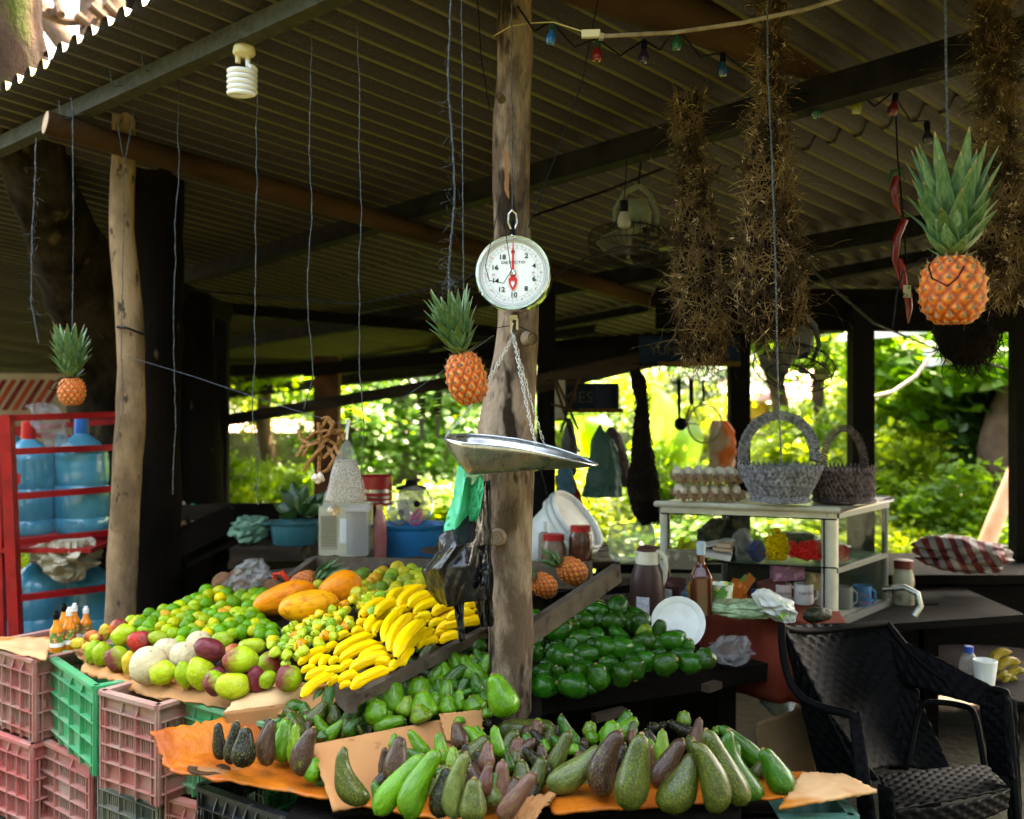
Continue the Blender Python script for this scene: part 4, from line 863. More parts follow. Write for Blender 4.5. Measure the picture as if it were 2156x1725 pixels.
# limes, citrus, mangoes
def egg(n=18, m=12, pt=.0, seed=0, lump=.03):
    def fn(u, v):
        a = 2 * pi * u; b = pi * v; r = 1 + lump * noise.noise(V((cos(a) * sin(b) + seed, sin(a) * sin(b), cos(b))) * 1.3)
        q = V((sin(b) * cos(a), sin(b) * sin(a), -cos(b))) * .5 * r
        q.z += pt * max(0, q.z * 2) ** 6 * .5; q.x += .05 * lump * 20 * q.z * q.z if lump > .03 else 0; return q
    return MB().grid(fn, n, m, True)
EG = {}
def em(kind, mat, **k):
    if (kind, mat) not in EG: EG[kind, mat] = meshonly(kind, egg(**k), FM[mat]); EG[kind, mat].polygons.foreach_set('use_smooth', [True] * len(EG[kind, mat].polygons))
    return EG[kind, mat]
R5 = (105.3, 1210.6, .26856)
def at5(x, y): return R5[0] + x * R5[2], R5[1] + y * R5[2]
LC = {'G': (.10, .28, .004), 'Y': (.46, .50, .008), 'O': (.66, .38, .02), 'y': (.80, .52, .005), 'A': (.27, .42, .008)}
LN = {'G': 'green', 'Y': 'yellow green', 'O': 'orange blotched', 'y': 'bright yellow', 'A': 'light green'}
limes = '1230,130,G 1240,160,Y 1330,130,Y 1335,180,y 1390,155,G 1500,155,A 1550,185,A 1600,145,A 1660,150,G 1620,200,A 1080,215,G 1150,195,G 1140,240,A 1230,230,G 1180,200,A 1440,225,G 1555,245,G 1340,250,A 1010,245,Y 1130,270,A 890,275,A 970,280,G 1065,290,Y 1000,315,Y 1045,335,A 1100,320,G 1165,335,Y 1240,310,G 1290,320,G 1390,290,O 1460,295,Y 1490,325,A 1375,345,G 1350,310,O 1580,330,G 1590,295,A 785,315,G 900,320,O 805,365,G 905,360,A 970,380,Y 1070,400,G 1170,400,O 1285,385,Y 1415,380,Y 1490,370,G 1430,410,G 1605,390,Y 1650,430,G 1600,440,Y 700,365,A 640,360,Y 665,392,y 710,388,G 780,400,G 870,410,Y 920,435,Y 970,460,A 1055,460,G 1155,455,G 1300,430,A 1340,440,G 1430,465,A 1510,445,G 1655,470,G 1745,480,G 1740,420,G 1690,400,G 1230,465,y 1020,535,A 1090,370,G 1210,360,A 1330,350,G 1530,300,A 850,330,G 1120,420,A 1380,420,G 1560,400,G 950,320,G 1200,270,G 1300,280,A 1400,190,A 1500,200,G 1290,160,A 740,350,Y 820,330,A 1050,240,G 1180,240,G 1450,460,G 1250,430,A 1700,450,A 1640,350,G 1540,350,A 1450,340,G'
for i, w in enumerate(limes.split()):
    x, y, c = w.split(','); x = float(x); y = float(y); dx, dy = at5(x, y); p = T(dx, dy, .026 + (.02 if i >= 78 else .035))
    s = (112 if c in 'G' else 102) * R5[2] / F * p.y * U(.93, 1.07) * (.97 if i >= 78 else 1)
    m_ = Matrix.Translation(p) @ Euler((U(0, 6), U(0, 6), U(0, 6))).to_matrix().to_4x4()
    side = 'at the left end' if x < 960 else ('beside the papayas' if x > 1520 else 'in the middle'); row = 'front rows' if y > 370 else ('middle rows' if y > 250 else 'back rows')
    put('lime', em('lime', 'lime', pt=.12), m_, (s, s, s * 1.1), tuple(q * U(.85, 1.15) for q in LC[c]), f'{LN[c]} lime in the {row} of the lime heap', 'lime', 'limes in the heap behind the mangoes', 'd', .52, 0, .5)
cit = '1190,1330,130,Y 1310,1340,110,A 1030,1385,110,Y 1150,1390,135,A 1003,1425,130,O 1130,1425,130,G 1245,1370,120,Y 1275,1430,130,A 1380,1415,110,Y 1110,1465,120,A 1180,1495,120,Y 1050,1500,135,G 960,1510,110,A 905,1545,125,Y 1330,1390,100,Y 1390,1460,110,Y 1160,1535,120,Y 1290,1480,110,A 1010,1565,120,O 1045,1600,120,A 905,1480,110,Y 960,1450,100,O 860,1595,110,Y 525,1470,95,Y 1330,1470,100,Y 1065,1360,110,O 1100,1570,110,Y 1230,1440,110,A 1200,1560,100,Y 900,1390,140,G 850,1400,110,G 1380,1370,100,A 1420,1440,100,Y'
for w in cit.split():
    x, y, s0, c = w.split(','); x = 539 + float(x) * .2503; y = 863.2 + float(y) * .2503; p = T(x, y, .06); s = float(s0) * .2503 / F * p.y
    m_ = Matrix.Translation(p) @ Euler((U(0, 6), U(0, 6), U(0, 6))).to_matrix().to_4x4()
    put('orange_fruit', em('citrus', 'lime', pt=.0), m_, (s, s, s * .95), tuple(q * U(.85, 1.1) for q in ({'Y': (.50, .42, .02), 'A': (.28, .34, .02), 'G': (.13, .25, .02), 'O': (.60, .33, .02)}[c])), 'yellow green unripe orange %s of the orange heap behind the bananas' % ('on the left side' if x < 800 else ('at the top' if y < 1215 else 'on the right side')), 'orange', 'unripe oranges behind the bananas', 'd', .49, 0, .4)
MC = {'G': (.26, .38, .015), 'L': (.38, .48, .02), 'Y': (.62, .46, .04), 'R': (.48, .03, .02), 'P': (.13, .02, .025), 'O': (.62, .16, .04)}
mang = [(350, 605, 150, 195, 8, 'G', 'mangog', 'green mango at the left end of the front mango row'), (412, 620, 160, 195, 5, 'G', 'mangog', 'green mango, second from the left in the front mango row'), (530, 655, 190, 205, -15, 'G', 'mangoh', 'green mango with a brown red left side next to the yellow one'),
        (535, 425, 180, 150, 40, 'O', 'mangob', 'orange red mango behind the pale green one at the top left'), (575, 475, 215, 175, 60, 'L', 'mangog', 'pale green mango resting on top beside the bright red mango'), (700, 520, 215, 165, 80, 'R', 'mangob', 'bright red mango on top of the left mangoes'), (750, 435, 170, 100, 80, 'G', 'mangog', 'green mango behind the bright red mango'),
        (870, 500, 195, 130, -70, 'G', 'mangog', 'green mango between the red mango and the melons'), (432, 450, 100, 140, 10, 'Y', 'mangog', 'yellow mango at the back left, before the pale post'), (625, 690, 125, 195, 5, 'Y', 'mangog', 'narrow yellow mango left of the big white melon'), (885, 770, 225, 195, 70, 'L', 'mangog', 'bright green mango with its stem to the left, right of the big melon'),
        (1070, 640, 160, 165, 25, 'G', 'mangoh', 'green mango leaning between the melons and the purple mango'), (1062, 780, 165, 215, -15, 'G', 'mangog', 'yellow green mango in the front row beside the pear-shaped one'), (1188, 770, 235, 265, -25, 'L', 'mangog', 'pear-shaped yellow green mango in the front row'), (1245, 580, 255, 190, 105, 'P', 'mangog', 'dark purple mango on top of the heap'),
        (1350, 515, 195, 150, 80, 'G', 'mangog', 'green mango behind the dark purple mango'), (1295, 845, 190, 205, -20, 'G', 'mangoh', 'green mango with a purple top, low at the front'), (1300, 775, 150, 110, 80, 'P', 'mangog', 'purple mango wedged under the two-tone mango'), (1430, 610, 170, 140, 70, 'O', 'mangob', 'pinkish mango between the purple and two-tone mangoes'), (1497, 665, 275, 215, -85, 'L', 'mangob', 'two-tone green mango with a purple right end on top of the heap'),
        (1430, 872, 295, 218, 85, 'L', 'mangog', 'large bright green mango lying lowest at the very front'), (1620, 825, 165, 225, 5, 'P', 'mangog', 'dark purple mango behind the large bright green one'), (1580, 560, 235, 145, 85, 'L', 'mangog', 'pale green mango at the back near the peppers'), (1712, 700, 215, 205, 60, 'G', 'mangob', 'green and orange mango at the right end of the heap'), (1873, 812, 212, 218, 20, 'G', 'mangoh', 'green mango with a purple base standing alone before the bananas'), (1345, 705, 90, 80, 60, 'P', 'mangog', 'small purple mango peeking between the others'),
        (215, 535, 125, 92, 80, 'Y', 'mangog', 'small yellow mango beside the sauce bottles'), (325, 480, 115, 95, 70, 'O', 'mangog', 'small olive orange mango behind the small yellow one'), (362, 500, 120, 85, 80, 'Y', 'mangob', 'small yellow and orange mango left of the heap'), (290, 560, 90, 70, 60, 'Y', 'mangog', 'small yellow mango half hidden behind the green ones'), (620, 420, 120, 80, 70, 'G', 'mangog', 'small green mango behind the pale green one'), (1480, 760, 180, 150, 60, 'P', 'mangog', 'purple mango deep in the heap under the two-tone mango'), (1700, 820, 160, 140, 60, 'G', 'mangog', 'green mango deep behind the lone one')]
for (x, y, w, h, a, c, mt_, lab) in mang:
    dx, dy = at5(x, y); hi = .035 + (.06 if 'on top' in lab else 0); p = T(dx, dy, hi if y > 560 else .05); D = max(w, h) * R5[2] / F * p.y; d = min(w, h) * R5[2] / F * p.y; a = radians(a)
    z = V((sin(a), -.25, cos(a))).normalized(); b = p - z * D / 2; m_, L = orient(b, p + z * D / 2)
    m_.translation = p
    k = 'mango%d' % (len(lab) % 3)
    put('mango', em(k, mt_, pt=.04, lump=.14, seed=len(lab) % 3), m_, (d * .98, d * .92, D), tuple(q * U(.9, 1.1) for q in MC[c]), lab, 'mango', 'mangoes on the front of the table', 'd', .49, .0, .6)
for (x, y, s, lab) in ((775, 708, 295, 'large cream white melon at the front of the mango row'), (912, 612, 230, 'white melon right behind the large one'), (1050, 640, 230, 'white melon behind the leaning green mango'), (1165, 545, 210, 'white melon at the back beside the dark purple mango')):
    dx, dy = at5(x, y); p = T(dx, dy, .045); s = s * R5[2] / F * p.y
    put('melon', em('melon', 'melon', pt=0, lump=.05), Matrix.Translation(p) @ Euler((.5, .3, 0)).to_matrix().to_4x4(), (s, s, s * 1.07), (.60, .50, .30), lab, 'melon', 'white melons among the mangoes', 'd', .5, 0, .3)
for (x, y, w, h, a, lab) in ((235, 1578, 530, 250, 72, 'long orange papaya at the left of the papaya group'), (445, 1650, 500, 280, 85, 'yellow orange papaya in front of the other papayas'), (705, 1508, 380, 300, 62, 'fat orange papaya with green blotches behind the other two')):
    dx, dy = 539 + x * .2503, 863.2 + y * .2503; p = T(dx, dy, .085); a = radians(a); D = w * .2503 / F * p.y; d = h * .2503 / F * p.y
    z = V((sin(a), .15, cos(a))).normalized(); m_, L = orient(p - z * .1, p + z * .1); m_.translation = p
    put('papaya', em('papaya', 'papaya', pt=.02, lump=.08, n=28, m=18), m_, (d, d * .95, D), (.80, .24, .008) if x != 445 else (.88, .36, .012), lab, 'papaya', 'papayas behind the limes', 'd', .5, 0, .35)
# coconuts behind the limes
for (x, y, s, lab) in ((470, 1228, 48, 'brown coconut at the left under the clear bag'), (515, 1238, 46, 'brown coconut beside the pineapple'), (545, 1232, 46, 'brown coconut right of the clear bag'), (498, 1218, 40, 'brown coconut behind the other coconuts'), (572, 1240, 44, 'rough coconut next to the red scoop')):
    p = T(x, y, .06); s = s / F * p.y; put('coconut', em('coconut', 'coco', lump=.06), Matrix.Translation(p), (s, s, s), (.25, .12, .06), lab, 'coconut', 'coconuts behind the limes')
# bananas
def banmesh(bend, n=9, m=16):
    def fn(u, v):
        a = 2 * pi * u; s = v
        r = .5 * (min(1, (s / .16)) ** .55 if s < .16 else (1 if s < .8 else (1 - (s - .8) / .2 * .72)))
        if s > .93: r = .15
        if s < .001: r = .08
        k = 1 + .10 * cos(5 * a) if 1 else 1
        off = bend * 4 * s * (1 - s)
        return V((r * k * cos(a) + off, r * k * sin(a), s))
    return MB().grid(fn, n * 2, m, True)
BM = {}
for k_, bd in (('s', .35), ('m', .55), ('b', .8)):
    BM[k_] = meshonly('banana', banmesh(bd), FM['banana']); BM[k_].polygons.foreach_set('use_smooth', [True] * len(BM[k_].polygons))
BT = meshonly('tip', MB().lathe([(.02, -.012), (.13, 0), (.15, .03), (.1, .045)], 8), M('banana_tip', (.04, .03, .01), rough=.8)); BS = meshonly('stalk', MB().lathe([(.16, -.02), (.14, .05), (.1, .07)], 7), M('banana_stalk', (.40, .34, .04), rough=.6))
def banana(x0, y0, x1, y1, w, h=.05, k='s', sg=1, ox=539, oy=1293.3, lab=None):
    x0, y0, x1, y1 = ox + x0 * .2503, oy + y0 * .2503, ox + x1 * .2503, oy + y1 * .2503; w *= .2503
    b = T(x0, y0, h); t = T(x1, y1, h); t.y = b.y + (t.y - b.y) * .75; t = P(x1, y1, t.y)
    m_, L = orient(b, t); r = w / F * b.y * .93
    c = tuple(q * U(.92, 1.05) for q in (.90, .57, .01))
    xx = (x0 + x1) / 2; yy = (y0 + y1) / 2
    lab = lab or 'ripe yellow banana %s of the banana heap' % ('in the upper rows' if yy < 1330 else ('in the middle rows' if yy < 1390 else 'in the bottom rows'))
    o = bpy.data.objects.new('banana', BM[k]); COL.objects.link(o); o.matrix_world = m_ @ Matrix.Diagonal((sg * r, r, L, 1)); o.color = (*c, 1)
    tag(o, lab, 'banana', 'bananas heaped in front of the oranges')
    for nm, me, z in (('tip', BT, 0), ('stalk', BS, .985)):
        s = bpy.data.objects.new(nm, me); COL.objects.link(s); s.parent = o; s.location = (0, 0, z); s.scale = (1, 1, r / L)
for q in [(650, 345, 1010, 175, 100), (690, 405, 1060, 240, 100), (855, 405, 1115, 290, 95), (780, 480, 1160, 350, 112), (690, 580, 880, 510, 92), (790, 630, 1150, 460, 104), (350, 425, 620, 285, 82), (445, 440, 600, 350, 74), (540, 445, 640, 360, 76), (615, 430, 715, 380, 72), (375, 490, 520, 450, 62), (410, 550, 650, 460, 78), (555, 510, 740, 465, 72), (700, 480, 850, 405, 74),
          (920, 160, 1130, -30, 112), (1080, 240, 1240, -40, 100, .08, 'm'), (1120, 320, 1345, -10, 112, .08, 'm'), (1175, 370, 1450, 50, 122, .09, 'm'), (1240, 310, 1500, 130, 110, .06), (840, 110, 960, 70, 82), (870, 45, 1040, -70, 90), (1300, 70, 1450, -10, 80), (1515, 80, 1860, -40, 84), (1505, 145, 1940, 50, 104), (1540, 235, 1740, 180, 86), (1410, 250, 1550, 220, 74), (1235, 430, 1330, 290, 74), (680, 215, 800, 165, 70), (800, 180, 920, 140, 80), (990, 170, 1090, 60, 70), (1450, 110, 1600, 60, 74), (1480, 200, 1600, 160, 70), (600, 600, 720, 540, 80), (1000, 420, 1150, 420, 90), (580, 320, 700, 250, 70), (1120, 470, 1260, 400, 84), (1350, 280, 1470, 220, 84), (700, 620, 820, 590, 60)]:
    banana(*q)
banana(375, 700, 655, 500, 92, .07, lab='single yellow banana lying alone at the front end of the heap')
for q in [(1190, 1660, 1430, 1480, 100, .10), (1275, 1660, 1490, 1550, 96, .10), (1110, 1640, 1250, 1510, 92, .09), (1200, 1600, 1340, 1485, 80, .08), (1000, 1730, 1215, 1610, 100, .09), (1160, 1725, 1310, 1665, 86, .08), (1320, 1715, 1560, 1610, 90, .08), (1475, 1725, 1700, 1640, 92, .08), (880, 1735, 1120, 1600, 96, .08), (1730, 1690, 1850, 1640, 90, .08), (1400, 1640, 1500, 1560, 80, .06), (1600, 1760, 1840, 1700, 80, .08), (1300, 1790, 1500, 1730, 80, .07)]:
    banana(*q, oy=863.2)
# peppers
def pepmesh(seed):
    def fn(u, v):
        a = 2 * pi * u; s = v
        r = .5 * (sin(pi * min(1, s * 1.02 + .0)) ** .55) * (1 - .30 * s)
        r *= 1 + .13 * cos(4 * a + seed) * (1 - .3 * s) + .12 * noise.noise(V((cos(a), sin(a), s * 2 + seed)) * 1.3)
        return V((r * cos(a), r * sin(a), -s * 1.05))
    return MB().grid(fn, 16, 9, True)
PM = []
for s_ in range(3): PM.append(meshonly('pepper', pepmesh(s_ * 2.1), FM['pepper'])); PM[-1].polygons.foreach_set('use_smooth', [True] * len(PM[-1].polygons))
PS = meshonly('stem', MB().tube([(0, 0, -.05), (.03, 0, .12), (.1, 0, .3)], [.05, .03, .04], 6), M('pepper_stem', (.10, .16, .02), rough=.6))
poly = [(560, 1352), (590, 1330), (640, 1312), (690, 1290), (740, 1268), (790, 1255), (830, 1262), (845, 1275), (760, 1300), (745, 1320), (720, 1335), (690, 1352), (650, 1372), (625, 1388), (600, 1400), (575, 1375)]
pts = []
for tr in range(9000):
    x, y = U(555, 860), U(1250, 1405)
    if inside(x, y, poly) and all((x - a) ** 2 + ((y - b) * 1.35) ** 2 > 12.5 ** 2 for a, b in pts): pts.append((x, y))
for i, (x, y) in enumerate(pts):
    p = T(x, y, .055 + U(-.008, .02)); s = U(22, 29) / F * p.y; c = random.choice(['L', 'L', 'L', 'l', 'Y', 'Y', 'O'])
    m_ = Matrix.Translation(p + V((0, 0, s * .4))) @ Euler((U(-1.2, 1.2), U(-1.2, 1.2), U(0, 6))).to_matrix().to_4x4()
    o = put('pepper', PM[i % 3], m_, (s, s, s), {'L': (.46, .58, .03), 'l': (.24, .44, .03), 'Y': (.80, .58, .02), 'O': (.80, .30, .01)}[c], '%s habanero pepper %s of the pepper heap' % ({'L': 'lime yellow', 'l': 'light green', 'Y': 'yellow', 'O': 'orange'}[c], 'at the upper end' if y < 1300 else ('in the middle' if y < 1350 else 'at the lower end')), 'pepper', 'habanero peppers between limes and bananas')
    s2 = bpy.data.objects.new('stem', PS); COL.objects.link(s2); s2.parent = o
for (x, y) in ((750, 1247), (795, 1262), (832, 1290), (770, 1262)):
    p = T(x, y, .07); s = 34 / F * p.y
    o = put('pepper', PM[0], Matrix.Translation(p + V((0, 0, s * .4))) @ Euler((.3, .4, x)).to_matrix().to_4x4(), (s, s, s), (.62, .60, .04), 'large pale pepper on top of the pepper heap near the papayas', 'pepper', 'habanero peppers between limes and bananas')
    s2 = bpy.data.objects.new('stem', PS); COL.objects.link(s2); s2.parent = o
# ------------------------------------------------------------------ hanging scale
chrome = M('polished_steel', (.66, .66, .64), (.5, .5, .48), 6, rough=.16, metal=1, bump=.25, bs=9, bd=.004, rvar=.06)
galv = M('galvanised_pan', (.50, .52, .52), (.38, .40, .40), 12, rough=.30, metal=.95, bump=.2, bs=14, bd=.003, rvar=.12, c3=(.6, .6, .58), s3=40, f3=(.6, .75))
zinc = M('zinc_chain', (.6, .6, .57), (.45, .45, .42), 80, rough=.3, metal=.9)
dialw = M('dial_enamel', (.80, .81, .79), rough=.3); ink = M('black_ink', (.01, .02, .015), rough=.5); redink = M('red_ink', (.62, .02, .015), rough=.35)
def text(body, size, mat, mtx, parent, name='lettering', sx=1, bold=0, ext=.0002):
    c = bpy.data.curves.new('txt', 'FONT'); c.body = body; c.size = size; c.align_x = 'CENTER'; c.align_y = 'CENTER'; c.extrude = ext; c.offset = bold * size; c.resolution_u = 3
    tmp = bpy.data.objects.new('txt', c); me = bpy.data.meshes.new_from_object(tmp); bpy.data.objects.remove(tmp); bpy.data.curves.remove(c)
    me.name = name; off = wloc(parent) if parent else V((0, 0, 0))
    me.transform(Matrix.Translation(-off) @ mtx @ Matrix.Diagonal((sx, 1, 1, 1))); me.materials.clear(); me.materials.append(mat)
    o = bpy.data.objects.new(name, me); COL.objects.link(o); o.parent = parent; return o
SZ = 2.70
sc = thing('hanging_scale', 'round hanging dial scale with a steel pan on chains before the central post', 'scale', P(1080, 574, SZ))
kk = SZ / F * .1526
DM = Matrix.Translation(P(1080, 574, SZ)) @ Euler((radians(-4), 0, radians(-8))).to_matrix().to_4x4()
def dl(cx_, cy_, y=0): return V(((cx_ - 695) * kk, y, (655 - cy_) * kk))
RX = Matrix.Rotation(pi / 2, 4, 'X')          # lathe axis z -> -y
Rr = 530 * kk
mk('housing', MB().lathe([(Rr * .99, -.005), (Rr * .995, -.012), (Rr * .985, -.06), (Rr * .93, -.075), (Rr * .3, -.08), (0, -.08)], 56, DM @ RX), chrome, sc)
mk('bezel', MB().lathe([(Rr * .995, -.006), (Rr, .002), (Rr * .97, .009), (Rr * .90, .008), (Rr * .868, .003), (Rr * .86, -.004)], 64, DM @ RX), chrome, sc)
mk('dial', MB().lathe([(Rr * .865, -.0035), (Rr * .5, -.003), (0, -.003)], 56, DM @ RX), dialw, sc)
mb = MB()
def tick(a, r0, r1, w):
    x, z = sin(a), cos(a); n_ = V((z, 0, -x)) * w / 2; A_ = V((x, 0, z)) * Rr * r0; B_ = V((x, 0, z)) * Rr * r1; y = V((0, .0025, 0)) * -1 + V((0, .0045, 0))
    mb.add([A_ - n_ + y, A_ + n_ + y, B_ + n_ + y, B_ - n_ + y], [(0, 1, 2, 3)], DM)
for i in range(200): tick(2 * pi * i / 200, .80 if i % 5 else .785, .84, .0005)
for i in range(20): tick(2 * pi * i / 20, .64 if i % 2 == 0 else .70, .84, .0005)
for rr_ in (.65, .735):
    for i in range(120): 
        a = 2 * pi * i / 120; b_ = 2 * pi * (i + 1) / 120; p0, p1 = V((sin(a), 0, cos(a))), V((sin(b_), 0, cos(b_)))
        mb.add([p0 * Rr * rr_ + V((0, .002, 0)), p0 * Rr * (rr_ + .004) + V((0, .002, 0)), p1 * Rr * (rr_ + .004) + V((0, .002, 0)), p1 * Rr * rr_ + V((0, .002, 0))], [(0, 1, 2, 3)], DM)
mk('graduation', mb, ink, sc, smooth=False)
for s_, x, y in (('0', 692, 364), ('2', 880, 420), ('4', 988, 562), ('6', 988, 745), ('8', 880, 878), ('10', 708, 963), ('12', 535, 885), ('14', 450, 762), ('16', 440, 577), ('18', 543, 432)):
    text(s_, .018, ink, DM @ Matrix.Translation(dl(x, y, .001)) @ RX, sc, 'numeral', 1.12, .02)
text('DETECTO', .0098, ink, DM @ Matrix.Translation(dl(697, 508, .001)) @ RX, sc, 'lettering', 1.5, .004)
for s_, x, y in (('1', 812, 300), ('3', 1004, 432), ('5', 1078, 652), ('7', 1010, 875), ('9', 823, 1020), ('11', 586, 1028), ('13', 398, 895), ('15', 322, 680), ('17', 396, 450), ('19', 585, 306)):
    text(s_, .0082, redink, DM @ Matrix.Translation(dl(x, y, .001)) @ RX, sc, 'numeral')
for i in range(20):
    a = 2 * pi * (i + .5) / 20; text('½', .006, ink, DM @ Matrix.Translation(V((sin(a) * Rr * .69, .001, cos(a) * Rr * .69))) @ RX, sc, 'numeral')
nd = MB(); pts_ = [(690, 225), (700, 225), (708, 400), (712, 615), (735, 630), (745, 660), (733, 700), (728, 715), (758, 740), (752, 800), (735, 850), (697, 910), (662, 850), (642, 800), (636, 745), (668, 715), (662, 700), (649, 660), (660, 630), (680, 615), (684, 400)]
n_ = len(pts_); nd.add([dl(x, y, -.004) for x, y in pts_] + [dl(x, y, -.0025) for x, y in pts_], [tuple(range(n_)), tuple(range(n_, 2 * n_))[::-1]] + [(i, i + n_, (i + 1) % n_ + n_, (i + 1) % n_) for i in range(n_)], DM)
mk('needle', nd, redink, sc, smooth=False)
mb = MB(); mb.add([dl(x, y, -.0046) for x, y in ((672, 765), (724, 765), (722, 810), (697, 862), (673, 810))], [(0, 1, 2, 3, 4)], DM); nw = mk('window', mb, dialw, sc, smooth=False)
text('TT', .0075, redink, DM @ Matrix.Translation(dl(698, 782, -.005)) @ RX, sc, 'emblem', 1.1, .03)
mk('hub', MB().lathe([(40 * kk, .004), (38 * kk, .008), (0, .009)], 20, DM @ Matrix.Translation(dl(697, 658)) @ RX), chrome, sc)
for x, y in ((683, 146), (282, 965), (1108, 952), (425, 670), (978, 655)):
    mk('screw', MB().lathe([(20 * kk, .006 if abs(x - 700) > 300 and 600 < y < 700 else .009), (14 * kk, .012), (0, .0125)], 12, DM @ Matrix.Translation(dl(x, y, .006 if 600 < y < 700 else 0)) @ RX), chrome, sc)
mk('top_bracket', MB().box(P(1080, 482, SZ + .02), (.009, .006, .05)), mt['black'], sc)
mk('snap_link', MB().tube([P(x, y, SZ + .02) for x, y in ((1078, 442), (1071, 450), (1070, 468), (1075, 480), (1084, 480), (1089, 468), (1087, 450))], .0028, 6, closed=True), zinc, sc)
mk('lower_bracket', MB().box(P(1081, 668, SZ + .035), (.022, .022, .012)).box(P(1076.5, 682, SZ + .03), (.006, .004, .03)).box(P(1089, 682, SZ + .03), (.006, .004, .03)), M('brass_dull', (.45, .38, .22), rough=.4, metal=.7), sc)
mk('hook', MB().tube([P(x, y, SZ + .03) for x, y in ((1080, 680), (1076, 690), (1077, 700), (1082, 706), (1083, 712))], .002, 6), zinc, sc)
linkm = MB().tube([V((.0042 * sin(2 * t_), .0018 * sin(t_), .0125 * cos(t_) if 1 else 0)) for t_ in [2 * pi * i / 18 for i in range(18)]], .00125, 5, closed=True)
lme = meshonly('chain_link', linkm, zinc); lme.polygons.foreach_set('use_smooth', [True] * len(lme.polygons))
def chain(a, b, sag, n):
    pts = []
    for i in range(n + 1):
        k = i / n; p = a.lerp(b, k); p.z -= sag * 4 * k * (1 - k); pts.append(p)
    for i in range(n):
        p, q = pts[i], pts[i + 1]; d = q - p; m_ = d.to_track_quat('Z', 'Y').to_matrix().to_4x4() @ Matrix.Rotation(pi / 2 * (i % 2) + U(-.3, .3), 4, 'Z'); 
        s_ = d.length / .0215
        o = bpy.data.objects.new('chain_link', lme); COL.objects.link(o); o.parent = sc; o.matrix_local = Matrix.Translation((p + q) / 2 - wloc(sc)) @ m_ @ Matrix.Scale(s_, 4)
top = P(1081, 706, SZ + .03)
def PC(x, y, Z): return P(894.8 + x * .19531, 789.6 + y * .19531, Z)
pL, pN, pF = PC(215, 668, 2.70), PC(1190, 735, 2.60), PC(1285, 742, 2.80)
chain(top, pL, .02, 17); chain(top, pN, .012, 15); chain(top, pF, .008, 15)
mk('chain_link', MB().tube([PC(1180, 730, 2.60), PC(1205, 850, 2.595)], .0008, 5), zinc, sc)
# pan (scoop)
A_ = PC(205, 672, 2.70); B_ = PC(1858, 966, 2.69); ax = (B_ - A_); L = ax.length; ax.normalize(); cy = V((0, 1, .055)).normalized(); up = ax.cross(cy).normalized()
if up.z < 0: up = -up
def pan(u, v):
    w = .118 * (min(1, .30 + (v / .14) ** .7 * .7) if v < .14 else 1) * (sqrt(max(0, 1 - ((v - .45) / .55) ** 2.6)) if v > .45 else 1)
    dep = .088 * (1 - ((v - .2) / .8) ** 1.35) if v > .2 else .088 * (v / .2) ** .85
    crown_ = .018 * sin(pi * min(1, v * 1.0)) ** 1
    q = abs(u * 2 - 1); s_ = 1 if u > .5 else -1
    if q < .62: y = w * .58 * q / .62; z = -dep
    else: k = (q - .62) / .38; y = w * (.58 + .42 * k); z = -dep * (1 - k ** 1.3)
    return A_ + ax * (L * v) + cy * (y * s_) + up * (z + crown_ + .0008 * noise.noise(V((v * 14, u * 6, 3))))
pn = mk('pan', MB().grid(pan, 41, 44), galv, sc, solid=.0012, ang=60)
rim = [pan(0, i / 43) + up * .001 for i in range(43)] + [pan(1, 1 - i / 43) + up * .001 for i in range(43)]
mk('rim', MB().tube(rim, .0024, 6, closed=True), galv, pn)
# ------------------------------------------------------------------ strings and wires
def wob(pts, amp, seed, n=26):
    pts = [V(p) for p in pts]; out = []
    tot = len(pts) - 1
    for i in range(n * tot + 1):
        k = min(i / n, tot - 1e-6); j = int(k); p = pts[j].lerp(pts[j + 1], k - j)
        out.append(p + V((noise.noise(V((p.z * 4, seed, 0))) + .4 * noise.noise(V((p.z * 15, seed, 1))), noise.noise(V((p.z * 4, seed, 7))), 0)) * amp)
    return out
def string(pts, Z, label, r=.0016, amp=.006, seed=0, mat=None, fray=0, name='hanging_string', cat='string', group='strings hanging from the roof'):
    P3 = [P(q[0], -90 if q[1] == -20 else q[1], q[2] if len(q) > 2 else Z) for q in pts]; w = wob(P3, amp, seed)
    mb = MB(); mb.tube(w, r, 5)
    # second twisted strand
    mb.tube([p + V((cos(i * 1.3), sin(i * 1.3), 0)) * r * .8 for i, p in enumerate(w)], r * .7, 4)
    for k in range(fray):
        p = random.choice(w[len(w) // 8: -len(w) // 8]); q = [p]
        d = V((U(-1, 1), U(-.5, .5), U(-1, .6))).normalized()
        for s_ in range(5): d = (d + V((U(-.7, .7), U(-.4, .4), U(-.7, .4)))).normalized(); q.append(q[-1] + d * U(.004, .013))
        mb.tube(q, .0005, 3)
    return one(name, mb, mat or mt['twine'], label, cat, group)
string([(153, 232), (155, 500), (152, 702)], 3.6, 'straight string holding the small hanging pineapple at left', seed=1, amp=.001)
string([(76, 290), (70, 470), (64, 640), (82, 722)], 3.7, 'frayed grey string at the far left with tufts of fibre', seed=2, fray=46, r=.002)
string([(240, 185), (250, 270), (262, 345), (260, 500), (255, 700), (260, 860), (246, 930)], 3.85, 'dark string tied in a V and dangling down the left wooden post', seed=3, amp=.008)
string([(292, 165), (280, 250), (262, 345)], 3.84, 'short right arm of the V-shaped string above the left post', seed=4, amp=.003)
string([(378, 135), (372, 400), (366, 700), (370, 900), (362, 1040)], 3.7, 'wavy string in front of the black tree trunk', seed=5, amp=.01)
string([(543, 20), (541, 400), (536, 760), (530, 870), (546, 1062)], 3.3, 'wavy string hanging just right of the spiral lamp', seed=6, amp=.01)
